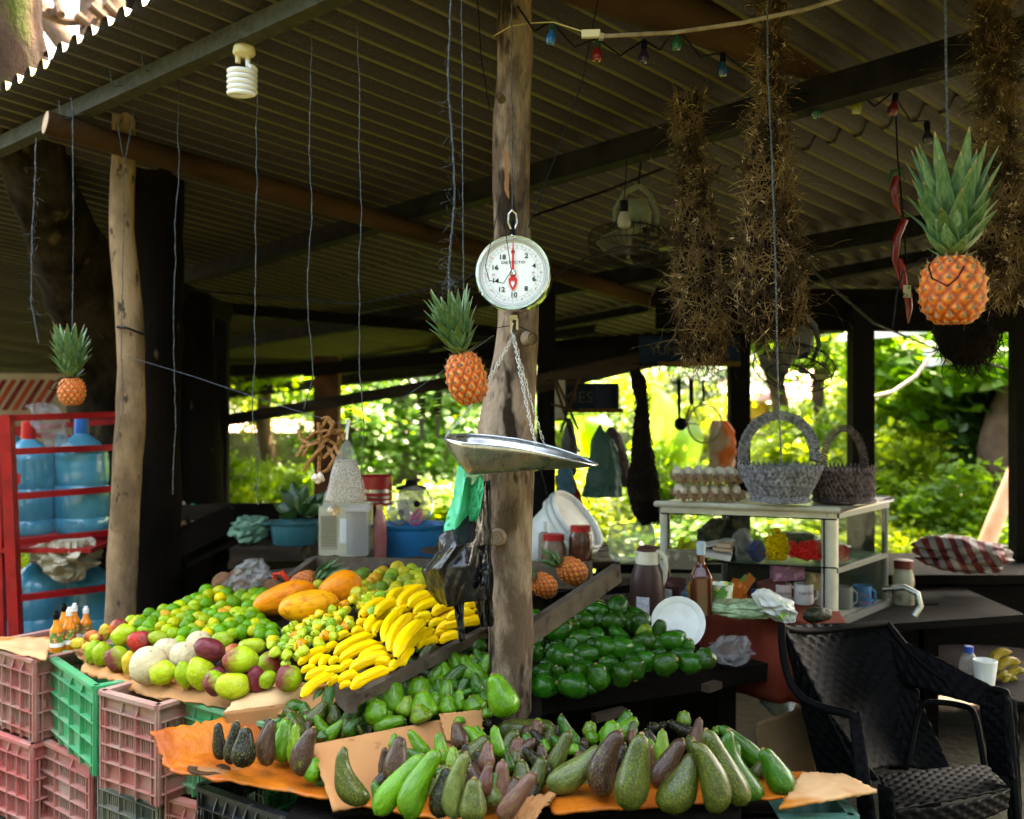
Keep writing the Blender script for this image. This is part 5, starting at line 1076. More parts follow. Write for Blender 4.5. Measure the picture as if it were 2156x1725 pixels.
string([(655, -20), (654, 300), (650, 650), (657, 790), (640, 860)], 3.15, 'wavy string above the dried garlic roots', seed=7, amp=.008)
string([(757, -20), (757, 300), (758, 600), (756, 780), (768, 900), (762, 1010)], 3.05, 'wavy string passing in front of the bag of seeds', seed=8, amp=.008)
string([(945, -20), (948, 200), (957, 430), (944, 560), (946, 610), (950, 700)], 2.66, 'thick frayed string holding the centre hanging pineapple', r=.0028, seed=9, fray=70, amp=.008)
string([(972, -20), (974, 350), (976, 640), (975, 730)], 2.68, 'thin dark string beside the thick frayed one', seed=10, amp=.002)
string([(1002, -20), (1012, 110), (1030, 235)], 2.85, 'dark fairy light wire left of the central post top', seed=11, fray=8, mat=mt['black'])
string([(1077, -20), (1077, 200), (1079, 440)], 2.72, 'steel wire carrying the dial scale', seed=12, amp=.0008, mat=mt['wire'], name='scale_wire', cat='wire')
string([(1277, -20), (1225, 170), (1170, 330), (1112, 480)], 2.68, 'slanting dark cord from the top to behind the dial', seed=13, amp=.003, mat=mt['black'])
string([(1613, -20), (1618, 160), (1628, 420), (1636, 700), (1640, 860), (1645, 975)], 2.6, 'bluish string hanging over the middle nest down to the grey basket', seed=14, amp=.003, r=.0022)
string([(1988, -20), (1992, 150), (1996, 320)], 2.38, 'thick grey string holding the large pineapple at right', r=.0028, seed=15, amp=.002)
string([(262, 748, 4.05), (400, 790, 3.9), (610, 860, 3.6), (734, 897, 3.4)], 4, 'twine stretched from the left post to the bag of seeds', seed=16, amp=.001, r=.0013, group='twine line', cat='twine', name='twine')
string([(734, 897, 3.4), (860, 830, 3.2), (955, 765, 3.05), (1040, 705, 2.93)], 3, 'twine rising from the bag of seeds to the central post', seed=17, amp=.001, r=.0013, group='twine line', cat='twine', name='twine')
string([(1052, 425, 2.7), (1036, 500, 2.58), (1022, 560, 2.58), (1030, 590, 2.58), (1060, 596, 2.57), (1077, 570, 2.57), (1066, 500, 2.58), (1058, 440, 2.62)], 2.6, 'thin black wire looped over the face of the dial', seed=18, amp=.0006, r=.001, mat=mt['black'], name='loose_wire', cat='wire')
string([(1000, 600, 2.7), (965, 630, 2.62), (940, 665, 2.6), (925, 700, 2.62)], 2.6, 'black wire from the dial to the centre pineapple', seed=19, amp=.001, r=.0014, mat=mt['black'], name='loose_wire', cat='wire')
string([(1165, 580, 2.74), (1230, 545, 2.9), (1330, 520, 3.6)], 3, 'black cable running from the dial back under the roof', seed=20, amp=.002, r=.003, mat=mt['black'], name='cable', cat='cable')
string([(1028, 555, 3.5), (980, 590, 3.6), (760, 640, 4.4), (400, 610, 5.2)], 3, 'dark cable sagging below the roof left of the scale', seed=21, amp=.004, r=.006, mat=mt['black'], name='cable', cat='cable')
string([(1120, 455, 4.2), (1280, 400, 4.2), (1420, 345, 4.3), (1560, 290, 4.5)], 3, 'dark cable crossing behind the hanging fan', seed=22, amp=.004, r=.006, mat=mt['black'], name='cable', cat='cable')
string([(1700, 560, 4.2), (1840, 680, 4.6), (1960, 730, 5.2), (2160, 790, 5.4)], 3, 'black cable sagging right of the square black post', seed=23, amp=.002, r=.006, mat=mt['black'], name='cable', cat='cable')
string([(1035, 1000 - 307, 2.87), (1056, 688, 2.83), (1085, 684, 2.82), (1118, 698, 2.87)], 2.8, 'thin wire tied round the central post below the dial', seed=24, amp=.0005, r=.0012, mat=mt['black'], name='loose_wire', cat='wire')
string([(247, 688, 4.1), (268, 690, 4.07), (304, 704, 4.1)], 4, 'black band tied round the left wooden post', seed=25, amp=.0005, r=.005, mat=mt['black'], name='band', cat='band')
# loops of wire around eave purlin
for i, (x, y) in enumerate(((124, 232), (150, 225), (232, 165), (298, 132), (368, 92), (455, 45), (528, 12))):
    Z = 3.85 - i * .1; o_ = one('wire_tie', MB().tube([P(x, y - 20, Z), P(x + 3, y + 8, Z - .02), P(x + 8, y + 18, Z), P(x + 25, y + 14, Z + .03)], .0022, 5), mt['wire'], 'wire tie number %s from the left on the eave purlin' % ['one', 'two', 'three', 'four', 'five', 'six', 'seven'][i], 'wire', 'wire ties on the eave purlin')
# white cable with connector
one('white_cable', MB().tube(wob([P(1266, 76, 2.62), P(1420, 68, 2.62), P(1560, 48, 2.62), P(1700, 18, 2.62), P(1810, -16, 2.62)], .002, 3), .0058, 8), M('old_white_cable', (.32, .25, .18), (.2, .15, .1), 20, rough=.6), 'old off-white cable sloping up to the right from the connector block', 'cable')
cb_ = thing('connector_block', 'small cream connector block hanging on the off-white cable', 'connector', P(1244, 71, 2.62))
mk('body', MB().box(P(1244, 71, 2.62), (.048, .014, .019), Euler((0, radians(-2), 0)).to_matrix()), M('cream_plastic', (.62, .53, .36), rough=.5), cb_); mk('plug', MB().box(P(1266, 77, 2.62), (.012, .016, .015)), M('tape', (.3, .25, .16), rough=.7), cb_)
one('yellow_wire', MB().tube(wob([P(1040, 75, 2.93), P(1075, 55, 2.83), P(1115, 48, 2.85), P(1165, 46, 2.7), P(1228, 66, 2.62)], .001, 3), .0018, 6), M('yellow_wire', (.42, .33, .12), rough=.5), 'thin yellowish wire tied from the central post to the connector block', 'wire')
# coloured bulbs on a dark wire
bulbs = [(1160, 80, 2.85, (.01, .12, .42), 'blue', 'nearest the central post'), (1257, 116, 3.0, (.22, .012, .012), 'red', 'below the connector block'), (1355, 120, 3.2, (.03, .015, .05), 'dark purple', 'right of the red one'), (1425, 92, 3.3, (.01, .09, .05), 'green', 'under the off-white cable'), (1522, 147, 3.45, (.01, .05, .13), 'dark blue', 'left of the middle nest'), (1645, 42, 3.3, (.10, .12, .01), 'dark yellow', 'high on the log beam'), (1718, 236, 3.9, (.01, .07, .05), 'dark green', 'right of the middle nest'), (1803, 226, 3.95, (.22, .20, .02), 'yellow', 'below the log beam'), (1880, 230, 3.9, (.12, .012, .012), 'dark red', 'above the chilli string'), (1954, 290, 3.8, (.02, .02, .03), 'nearly black', 'above the large pineapple')]
bulbs = [(x, y, min(Z, roofY(x, y - 40) - .12), c, n_, w_) for (x, y, Z, c, n_, w_) in bulbs]
for (x, y, Z, c, n_, w_) in bulbs:
    t = thing('coloured_bulb', f'{n_} light bulb {w_}', 'light bulb', P(x, y, Z), 'coloured bulbs on the dark wire'); s_ = Z / F
    Mx = Matrix.Translation(P(x, y, Z)) @ Euler((0, U(-.25, .25), 0)).to_matrix().to_4x4()
    mk('glass', MB().lathe([(0, -14 * s_), (8 * s_, -12.5 * s_), (11.5 * s_, -4 * s_), (10.5 * s_, 4 * s_), (6 * s_, 12 * s_), (5 * s_, 20 * s_)], 18, Mx), M('bulb_' + n_.replace(' ', '_'), c, rough=.12, coat=.6), t)
    mk('socket', MB().lathe([(6 * s_, 16 * s_), (6.5 * s_, 20 * s_), (6.5 * s_, 33 * s_), (3 * s_, 37 * s_)], 12, Mx), M('socket_green', (.01, .045, .035), rough=.5) if n_ in ('blue', 'red') else mt['black'], t)
wp = [P(x, y - 36, Z) for (x, y, Z, *_ ) in bulbs if y > 60]; wp.sort(key=lambda p: p.x / p.y)
full = [P(1090, 12, 2.8)]
for a, b in zip([full[0]] + wp, wp): full += [a.lerp(b, .5) + V((0, 0, -.05)), b]
one('light_string_wire', MB().tube(wob(full, .003, 5, 8), .003, 5), mt['black'], 'dark sagging wire carrying the coloured bulbs', 'wire')
# spiral lamp
LZ = 3.25; t = thing('spiral_lamp', 'white spiral energy-saving lamp hanging from the eave purlin', 'lamp', P(511, 60, LZ)); s_ = LZ / F
mk('socket', MB().lathe([(0, 8 * s_), (9 * s_, 6 * s_), (10.5 * s_, -14 * s_), (10.5 * s_, -30 * s_), (0, -30 * s_)], 16, Matrix.Translation(P(518, 60, LZ))), mt['black'], t)
mk('ballast', MB().lathe([(9 * s_, 2 * s_), (17 * s_, -2 * s_), (22 * s_, -12 * s_), (23.5 * s_, -24 * s_), (21 * s_, -28 * s_), (8 * s_, -33 * s_), (0, -33 * s_)], 24, Matrix.Translation(P(514, 88, LZ))), M('aged_cream', (.66, .56, .30), (.5, .42, .24), 8, rough=.45), t)
mk('neck', MB().lathe([(6 * s_, 0), (5.5 * s_, -14 * s_)], 12, Matrix.Translation(P(501, 118, LZ))).lathe([(6 * s_, 0), (5.5 * s_, -14 * s_)], 12, Matrix.Translation(P(522, 118, LZ))), M('aged_cream2', (.66, .56, .32), rough=.45), t)
sp = [P(522, 128, LZ), P(522, 138, LZ - .02)]
for i in range(102):
    a = -.6 + i / 20 * 2 * pi; k = i / 102; sp.append(P(510, 144 + 58 * k, LZ) + V((cos(a) * 27 * s_ * (1 - .0 * k), sin(a) * 27 * s_, 0)))
mk('tube', MB().tube(sp, 5.4 * s_, 10), M('lamp_glass', (.82, .80, .76), rough=.2, coat=.3), t)
mk('wire', MB().tube([P(518, 56, LZ), P(520, 40, LZ), P(500, 36, LZ + .03), P(470, 48, LZ + .1)], .002, 5), mt['black'], t)
# ------------------------------------------------------------------ pineapples
def pinemat():
    m, t, n, l, b = NT('pineapple_rind')
    at = n.new('ShaderNodeAttribute'); at.attribute_name = 'eye'; vec = coord(t)
    rp = n.new('ShaderNodeValToRGB'); e = rp.color_ramp.elements; e[0].position = .02; e[0].color = (.20, .06, .01, 1); e[1].position = .98; e[1].color = (.22, .14, .09, 1)
    for p_, c_ in ((.25, (.58, .08, .004)), (.5, (.80, .20, .006)), (.68, (.76, .27, .03)), (.85, (.36, .22, .12))): k = e.new(p_); k.color = C4(c_)
    mth = n.new('ShaderNodeMath'); mth.operation = 'MULTIPLY_ADD'; l.new(nz(t, vec, 40, 4), mth.inputs[0]); mth.inputs[1].default_value = .35
    sb_ = n.new('ShaderNodeMath'); sb_.operation = 'SUBTRACT'; l.new(at.outputs['Fac'], sb_.inputs[0]); sb_.inputs[1].default_value = .17; l.new(sb_.outputs[0], mth.inputs[2])
    l.new(mth.outputs[0], rp.inputs[0]); l.new(rp.outputs[0], b.inputs['Base Color']); b.inputs['Roughness'].default_value = .5
    bumpn(t, b, nz(t, vec, 70, 5), .6, .004); return m
NE, NR = 12, 9
def pinebody():
    mb = MB(); at_ = []
    nu, nv = NE * 7, NR * 7
    for j in range(nv + 1):
        v = j / nv
        for i in range(nu):
            u = i / nu; row = v * NR; best = 9
            for r_ in (math.floor(row) - 1, math.floor(row), math.floor(row) + 1):
                off = .5 * (r_ % 2); cu = (u * NE - off); c0 = round(cu); du = (cu - c0); dv = row - r_ - .5
                d = sqrt((du * 1.05) ** 2 + (dv * .62) ** 2) if 1 else 0; dd = abs(du) * 1.0 + abs(dv) * .55; best = min(best, .5 * d + .5 * dd)
            h = max(0, 1 - best / .5 + .22 * noise.noise(V((i * .35, j * .35, 2)))); a = 2 * pi * u; b_ = pi * (.06 + .88 * v); R_ = sin(b_) ** .62
            k = 1 + .12 * min(1, h) ** .7 - .03 + (.05 if h > .82 else 0)
            mb.v.append(V((R_ * cos(a) * .5 * k, R_ * sin(a) * .5 * k, -.5 * cos(b_) * (1.0 + .05 * h)))); at_.append(h)
    for j in range(nv):
        for i in range(nu): k = (i + 1) % nu; mb.f.append((j * nu + i, j * nu + k, (j + 1) * nu + k, (j + 1) * nu + i))
    mb.f.append(tuple(range(nu))[::-1]); mb.f.append(tuple(nv * nu + i for i in range(nu)))
    return mb, at_
pmb, pat = pinebody(); PMe = meshonly('rind', pmb, pinemat()); PMe.polygons.foreach_set('use_smooth', [True] * len(PMe.polygons))
aa = PMe.attributes.new('eye', 'FLOAT', 'POINT'); aa.data.foreach_set('value', pat)
mb = MB()
for r_ in range(NR):
    for c in range(NE):
        u = (c + .5 * (r_ % 2)) / NE; v = (r_ + .5) / NR; a = 2 * pi * u; b_ = pi * (.06 + .88 * v); R_ = sin(b_) ** .62 * .56; p = V((R_ * cos(a), R_ * sin(a), -.5 * cos(b_))); o_ = V((cos(a), sin(a), 0)); tg = V((-sin(a), cos(a), 0)); w_ = .045
        mb.add([p - tg * w_ - V((0, 0, .02)), p + tg * w_ - V((0, 0, .02)), p + o_ * .035 + V((0, 0, .085)) + tg * U(-.03, .03)], [(0, 1, 2)])
PB = meshonly('bracts', mb, M('dry_bract', (.34, .22, .13), (.16, .08, .05), 20, rough=.8))
def bladefn(u, v):
    w = .15 * (1 - v) ** .7 * (.65 + .5 * min(1, v * 3)) * (1 if v < .985 else .2); q = (u - .5) * 2
    return V((q * w, -.10 * sin(v * 1.5) * 0 + .22 * v * v + abs(q) ** 2 * w * .55, v))
BL = meshonly('leaf', MB().grid(bladefn, 5, 9), mt['black']); BL.materials.clear()
plm, t_, n__, l__, b__ = NT('pineapple_leaf')
vec = coord(t_); tc = n__.new('ShaderNodeTexCoord'); sx = n__.new('ShaderNodeSeparateXYZ'); l__.new(tc.outputs['Object'], sx.inputs[0])
cc = mixc(t_, ramp(t_, nz(t_, coord(t_, (9, 9, 1)), 3, 3), .35, .65), (.035, .11, .03), (.13, .23, .10)); cc = mixc(t_, ramp(t_, sx.outputs[2], .93, .985), cc, (.55, .33, .15))
l__.new(cc, b__.inputs['Base Color']); b__.inputs['Roughness'].default_value = .42
BL.materials.append(plm); BL.polygons.foreach_set('use_smooth', [True] * len(BL.polygons))
def pineapple(x, y, w, h, Z, lean, ch, label, nl=58, group='pineapples hanging from strings', leany=0, spread=1.0, seed=0):
    """x,y body centre; w,h body size in picture units; ch crown height; lean in the picture plane (radians, + to the right)"""
    s_ = Z / F; c = P(x, y, Z); rs = random.Random(seed + 11)
    t = thing('pineapple', label, 'pineapple', c, group); t.rotation_euler = (leany, lean, 0)
    for me, nm in ((PMe, 'rind'), (PB, 'bracts')):
        o = bpy.data.objects.new(nm, me); COL.objects.link(o); o.parent = t; o.scale = (w * s_ * .93, w * s_ * .93, h * s_ * .97); o.rotation_euler = (0, 0, rs.uniform(0, 6))
        if nm == 'bracts': o['kind'] = 'stuff'
    for i in range(nl):
        k = i / (nl - 1); el = radians(8 + 78 * k ** .6) ; az = i * 2.39996 + rs.uniform(-.2, .2)
        Ln = ch * s_ * (.20 + .44 * min(1, k * 1.3)) * rs.uniform(.88, 1.1)
        if k > .8: Ln *= 1.12
        o = bpy.data.objects.new('leaf', BL); COL.objects.link(o); o.parent = t
        d = V((cos(az) * cos(el) * .8 * spread, sin(az) * cos(el) * .8 * spread, sin(el))).normalized(); z = d; y_ = (V((0, 0, -1)) - z * (-z.z)); y_ = y_.normalized() if y_.length > .05 else V((0, 1, 0)); y_ = V((cos(az), sin(az), -.3)); y_ = (y_ - z * y_.dot(z)).normalized() if k > .3 else (V((0, 0, 1)) - z * z.z).normalized()
        x_ = y_.cross(z); R = Matrix((x_, y_, z)).transposed().to_4x4()
        base = V((cos(az) * .1 * w * s_, sin(az) * .1 * w * s_, h * s_ * .47 + ch * s_ * .22 * k))
        wd = ch * s_ * .66 * (.75 if k < .25 else 1)
        o.matrix_local = Matrix.Translation(base) @ R @ Matrix.Diagonal((wd, Ln * 1.0, Ln, 1))
    return t
pineapple(2006, 611, 136, 146, 2.36, .0, 262, 'large orange pineapple hanging at the right before the hairy nest', seed=1)
pineapple(982, 796, 86, 112, 2.62, -.22, 150, 'pineapple hanging tilted beside the dial scale and the central post', seed=2, leany=.1)
pineapple(151, 824, 56, 60, 3.6, -.03, 128, 'small bright orange pineapple hanging at left above the water rack', seed=3)
for i, (x, y, w, h, ln, ly, ch, lab) in enumerate(((1205, 1202, 56, 66, -1.0, .3, 60, 'ripe pineapple lying in the wooden tray, towards its right corner'), (1146, 1232, 50, 60, -.9, .4, 60, 'darker pineapple lying in the tray next to the central post'), (640, 1225, 46, 60, 1.15, .3, 80, 'pineapple lying behind the papayas with its crown pointing right'), (1003, 1268, 60, 70, 1.2, .2, 40, 'pineapple mostly hidden behind the hanging black bags'))):
    p = T(x, y, .05); pineapple(x, y, w, h, p.y, ln, ch, lab, 26, 'pineapples lying on the table', ly, seed=5 + i)
for lab, pts in (('loose black string end looping off the large pineapple', [(2030, 560), (2016, 585), (1995, 602), (1962, 585), (1955, 560), (1968, 540), (1940, 545), (1900, 575), (1888, 620), (1880, 690)]), ('loose string looping round the small left pineapple', [(160, 795), (130, 795), (112, 805), (103, 818), (115, 822), (135, 802)])):
    string(pts, 2.22 if pts[0][0] > 500 else 3.5, lab, seed=33, amp=.001, r=.0018, mat=mt['black'], name='loose_string')
# ------------------------------------------------------------------ twig nests
twm = M('dry_twigs', (.14, .085, .035), (.04, .023, .01), 12, (.45, .55), (.42, .29, .15), 40, (.60, .66), rough=.8, var=.1); nestc = M('nest_core', (.012, .008, .005), (.006, .004, .003), 30, rough=1, bump=1, bs=60, bd=.01)
def nest(rows, Z, label, n, seed, dark=False, ln=.065):
    """rows: (y, xleft, xright) in picture units"""
    rs = random.Random(seed); s_ = Z / F; t = thing('hanging_nest', label, 'nest', P((rows[-1][1] + rows[-1][2]) / 2, rows[-1][0], Z), 'woven twig nests hanging from the roof')
    def at_(y):
        for a, b in zip(rows, rows[1:]):
            if a[0] <= y <= b[0]: k = (y - a[0]) / (b[0] - a[0]); return a[1] + (b[1] - a[1]) * k, a[2] + (b[2] - a[2]) * k
        return rows[-1][1], rows[-1][2]
    ys = [rows[0][0] + (rows[-1][0] - rows[0][0]) * i / 40 for i in range(41)]
    mb = MB(); q = []; r_ = []
    for y in ys: a, b = at_(y); q.append(P((a + b) / 2, y, Z)); r_.append(max(.008, (b - a) / 2 * s_ * .86))
    mb.tube(q, r_, 14); 
    for i, p in enumerate(mb.v): c = q[min(i // 14, 40)]; mb.v[i] = c + (p - c) * (1 + .16 * noise.noise(p * 22))
    mk('core', mb, nestc, t)
    mb = MB()
    for i in range(n):
        y = rs.uniform(ys[0], ys[-1]); a, b = at_(y); c = P((a + b) / 2, y, Z); R = (b - a) / 2 * s_; th = rs.uniform(0, 2 * pi)
        if rs.random() < .7: th = rs.uniform(-pi, 0)
        p = c + V((cos(th), sin(th), 0)) * R * rs.uniform(.8, 1.0); d = V((-sin(th) * rs.uniform(-1, 1), cos(th) * rs.uniform(-1, 1), rs.uniform(-1.6, 1.2))) + V((cos(th), sin(th), 0)) * rs.uniform(-.15, .1)
        d.normalize(); L = rs.uniform(.4, 1.3) * ln; cv = V((rs.gauss(0, 1), rs.gauss(0, 1), rs.gauss(0, 1))) * .5; w = rs.uniform(.0006, .0020)
        pts = [p]
        for k in range(3): d = (d + cv * .55 - V((cos(th), sin(th), 0)) * .18).normalized(); pts.append(pts[-1] + d * L / 3)
        mb.tube(pts, [w, w, w * .9, w * .4], 3, cap=False)
    for i in range(n // 140):
        y = rs.uniform(ys[0], ys[-1]); a, b = at_(y); c = P((a + b) / 2, y, Z); R = (b - a) / 2 * s_; sg = rs.choice((-1, 1)); p = c + V((sg * R, 0, 0)); d = V((sg, rs.uniform(-.3, .3), rs.uniform(-1, 1))).normalized(); pts = [p]
        for k in range(7): d = (d + V((rs.gauss(0, .25), rs.gauss(0, .2), rs.gauss(-.12, .25)))).normalized(); pts.append(pts[-1] + d * .022)
        mb.tube(pts, .0005, 3, cap=False)
    o = mk('twigs', mb, twm, t, smooth=False); o['kind'] = 'stuff'; return t
nest([(205, 1455, 1468), (240, 1405, 1480), (300, 1425, 1478), (350, 1432, 1482), (400, 1425, 1490), (450, 1425, 1500), (540, 1415, 1512), (600, 1412, 1520), (660, 1418, 1535), (710, 1425, 1535), (745, 1440, 1515), (758, 1470, 1500)], 3.0, 'dark shaggy twig nest hanging lowest, left of the other nests', 3900, 1)
nest([(-20, 1608, 1634), (50, 1604, 1640), (150, 1600, 1645), (250, 1592, 1648), (310, 1574, 1655), (380, 1564, 1664), (450, 1560, 1672), (520, 1550, 1686), (580, 1540, 1700), (640, 1542, 1702), (690, 1562, 1680), (712, 1592, 1650)], 2.78, 'long teardrop twig nest in the middle with a string in front', 4700, 2)
nest([(-20, 2055, 2110), (80, 2062, 2120), (200, 2068, 2122), (300, 2055, 2125), (400, 2042, 2140), (500, 2040, 2170), (560, 2060, 2165), (620, 2085, 2140)], 2.62, 'light brown hairy twig nest at the right edge behind the large pineapple', 7000, 3)
nest([(600, 2010, 2060), (650, 1975, 2100), (700, 1962, 2108), (740, 1975, 2095), (768, 2010, 2060)], 3.1, 'round black nest hanging behind the large pineapple', 900, 4)
nest([(778, 1324, 1345), (800, 1326, 1362), (850, 1338, 1366), (900, 1330, 1370), (960, 1325, 1380), (1020, 1316, 1392), (1070, 1322, 1396), (1100, 1345, 1390)], 4.2, 'black hairy hanging bundle left of the display cabinet', 1200, 5, ln=.04)
for o in [c for c in bpy.data.objects if c.name.startswith('hanging_nest')][-2:]:
    for c in o.children: c.data.materials.clear(); c.data.materials.append(nestc)
# ------------------------------------------------------------------ soft bags and cloths
def bag(name, rows, Z, mat, label, cat, dep=.5, fold=.12, nf=5, seed=0, group=None, parent=None, n=36, m=30, Zr=None, lump=.05, part=None):
    """rows (y, xleft, xright) in picture units; a closed soft body with folds running down"""
    ys = [r[0] for r in rows]; s_ = Z / F
    def at_(y):
        for a, b in zip(rows, rows[1:]):
            if a[0] <= y <= b[0]: k = (y - a[0]) / max(1e-6, b[0] - a[0]); return a[1] + (b[1] - a[1]) * k, a[2] + (b[2] - a[2]) * k
        return rows[-1][1], rows[-1][2]
    def fn(u, v):
        y = ys[0] + (ys[-1] - ys[0]) * v; a, b = at_(y); c = P((a + b) / 2, y, Z); R = (b - a) / 2 * s_; th = 2 * pi * u
        f = 1 + fold * noise.noise(V((cos(th) * nf * .5, sin(th) * nf * .5, v * 2.2 + seed))) + fold * .5 * noise.noise(V((cos(th) * nf, sin(th) * nf, v * 7 + seed)))
        R2 = min(R * dep, .5)
        q = c + V((cos(th) * R * f, sin(th) * R2 * f * (1.2 if dep < 1 else 1), 0)) + V((noise.noise(V((v * 6, th, seed))), noise.noise(V((v * 6, th, seed + 9))), noise.noise(V((v * 4, cos(th) * 2, seed + 5))))) * lump * R
        return q
    mb = MB().grid(fn, n, m, True); N = len(mb.v); mb.f.append(tuple(range(n))[::-1]); mb.f.append(tuple(N - n + i for i in range(n)))
    if parent is not None: return mk(part or name, mb, mat, parent)
    return one(name, mb, mat, label, cat, group)
def plastbag(name, c, rough=.25, alpha=1, bump=.8, bs=12):
    m, t, n, l, b = NT(name); vec = coord(t); b.inputs['Base Color'].default_value = C4(c); b.inputs['Roughness'].default_value = rough
    b.inputs['Specular IOR Level'].default_value = .4
    n1 = bumpn(t, b, nz(t, vec, bs, 5, .6, 1.2), bump, .02); bumpn(t, b, nz(t, vec, bs * 3, 4, .6, 2), bump * .6, .006, n1)
    if alpha < 1: l.new(ramp(t, nz(t, vec, 16, 4, .6, 1.5), .35, .65, (alpha * .45,) * 3, (min(1, alpha * 1.7),) * 3), b.inputs['Alpha'])
    return m
bkb = plastbag('black_bag_film', (.008, .009, .011), .2, 1, .5, 9); grb = plastbag('green_bag_film', (.035, .48, .25), .35, 1, .5, 7); clr = plastbag('clear_bag_film', (.3, .3, .3), .12, .24, .8, 12)
def sheet(pts, mat, name, label, cat, group=None, parent=None, seed=0, amp=.01, nu=20, nv=24, thick=.0008, fr=6):
    """pts: rows of world points (each row same length), smoothed into a crumpled sheet"""
    R_, C_ = len(pts), len(pts[0])
    def fn(u, v):
        a = min(v * (R_ - 1), R_ - 1 - 1e-6); i = int(a); fa = a - i; fa = fa * fa * (3 - 2 * fa) * .5 + fa * .5; b = min(u * (C_ - 1), C_ - 1 - 1e-6); j = int(b); fb = b - j
        p = V(pts[i][j]).lerp(V(pts[i][j + 1]), fb).lerp(V(pts[i + 1][j]).lerp(V(pts[i + 1][j + 1]), fb), fa)
        k = noise.noise(V((u * fr, v * fr * .4, seed))); k2 = noise.noise(V((u * fr * 2.3 + v * 3, v * fr, seed + 4)))
        return p + V((k2 * amp * .4, (abs(k) * 1.6 - .4) * amp + k2 * amp * .5, k2 * amp * .3))
    mb = MB().grid(fn, nu, nv)
    if parent is not None: return mk(name, mb, mat, parent, solid=thick)
    return one(name, mb, mat, label, cat, group, solid=thick)
# green and black bag bundles tied to the central post
t = thing('green_bags', 'bundle of bright green plastic bags tied to the central post under the pan', 'plastic bags', P(975, 1100, 2.75), 'bag bundles on the central post')
sheet([[P(966, 978, 2.82), P(982, 984, 2.72), P(1010, 1000, 2.80)], [P(955, 1040, 2.80), P(975, 1030, 2.69), P(1000, 1040, 2.77)], [P(940, 1090, 2.79), P(965, 1085, 2.68), P(992, 1080, 2.76)], [P(934, 1118, 2.78), P(953, 1122, 2.69), P(985, 1102, 2.76)]], grb, 'outer_bag', None, None, parent=t, seed=3, amp=.012)
for i in range(5):
    sheet([[P(1012 - i * 2, 1000 + i, 2.76 - i * .008), P(1016, 1002, 2.70 - i * .01)], [P(988 + i * 3, 1030 + i * 2, 2.74 - i * .006), P(1017, 1028, 2.69 - i * .008)], [P(984 + i * 3, 1070, 2.75 - i * .006), P(1008 + i, 1060 + i * 3, 2.70 - i * .006)], [P(974 + i * 5, 1112 - i * 4, 2.76), P(996 + i * 2, 1090 + i * 2, 2.71)]], grb, 'folded_bag', None, None, parent=t, seed=5 + i, amp=.01)
t = thing('black_bags', 'bundle of black plastic bags hanging on the left side of the central post', 'plastic bags', P(960, 1300, 2.74), 'bag bundles on the central post')
sheet([[P(925, 1125, 2.76), P(955, 1112, 2.70), P(1000, 1060, 2.78), P(1024, 1010, 2.82)], [P(922, 1160, 2.74), P(960, 1150, 2.62), P(1000, 1140, 2.68), P(1028, 1130, 2.80)], [P(888, 1200, 2.76), P(930, 1195, 2.64), P(985, 1190, 2.62), P(1022, 1190, 2.78)], [P(905, 1240, 2.76), P(935, 1235, 2.66), P(980, 1230, 2.64), P(1024, 1225, 2.78)], [P(925, 1276, 2.76), P(945, 1278, 2.68), P(975, 1270, 2.68), P(1030, 1262, 2.80)]], bkb, 'front_bag', None, None, parent=t, seed=11, amp=.016, nu=44, nv=44, fr=3.4)
sheet([[P(1000, 1020, 2.86), P(1032, 1010, 2.84)], [P(990, 1150, 2.84), P(1036, 1150, 2.82)], [P(1000, 1260, 2.82), P(1038, 1260, 2.80)], [P(1012, 1320, 2.82), P(1038, 1318, 2.82)]], bkb, 'rear_bag', None, None, parent=t, seed=14, amp=.02)
sheet([[P(950, 1255, 2.72), P(978, 1250, 2.70)], [P(960, 1300, 2.70), P(976, 1292, 2.69)], [P(968, 1355, 2.69), P(980, 1345, 2.69)]], bkb, 'strap', None, None, parent=t, seed=15, amp=.01)
sheet([[P(1000, 1150, 2.76), P(1024, 1145, 2.74)], [P(1004, 1200, 2.72), P(1026, 1200, 2.72)], [P(988, 1240, 2.72), P(1020, 1236, 2.70)]], bkb, 'fold', None, None, parent=t, seed=17, amp=.02)
# bag of seeds and garlic
SZ2 = 3.38
t = thing('seed_bag', 'clear bag of striped seeds tied to the twine', 'bag', P(728, 1000, SZ2))
def seedm():
    m, t_, n, l, b = NT('striped_seeds'); vec = coord(t_, (1, 1, 1))
    b.inputs['Base Color'].default_value = (.3, .25, .18, 1); l.new(mixc(t_, ramp(t_, nz(t_, vec, 300, 2), .45, .55), (.40, .34, .27), (.10, .075, .05)), b.inputs['Base Color']); b.inputs['Roughness'].default_value = .6; return m
bag('seeds', [(968, 706, 748), (985, 700, 755), (1010, 694, 762), (1040, 688, 768), (1052, 686, 770), (1058, 690, 766)], SZ2, seedm(), None, None, dep=.35, fold=.04, parent=t, part='seed_fill', lump=.02)
mb = MB(); rs = random.Random(4); s_ = SZ2 / F
for i in range(900):
    y = rs.uniform(966, 1056); k = (y - 960) / 98; hw = (20 + 22 * k) * s_; th = rs.uniform(-pi, 0); c = P(728 + 0 * k, y, SZ2) + V((cos(th) * hw, sin(th) * hw * .4, 0)); d = V((rs.uniform(-1, 1), -.1, rs.uniform(-.7, .7))).normalized(); L_ = .0075
    R = d.to_track_quat('Z', 'Y').to_matrix(); mb.ell(c, (.0014, .0010, L_ / 2), 5, 4, R)
o = mk('seeds', mb, seedm(), t); o['kind'] = 'stuff'
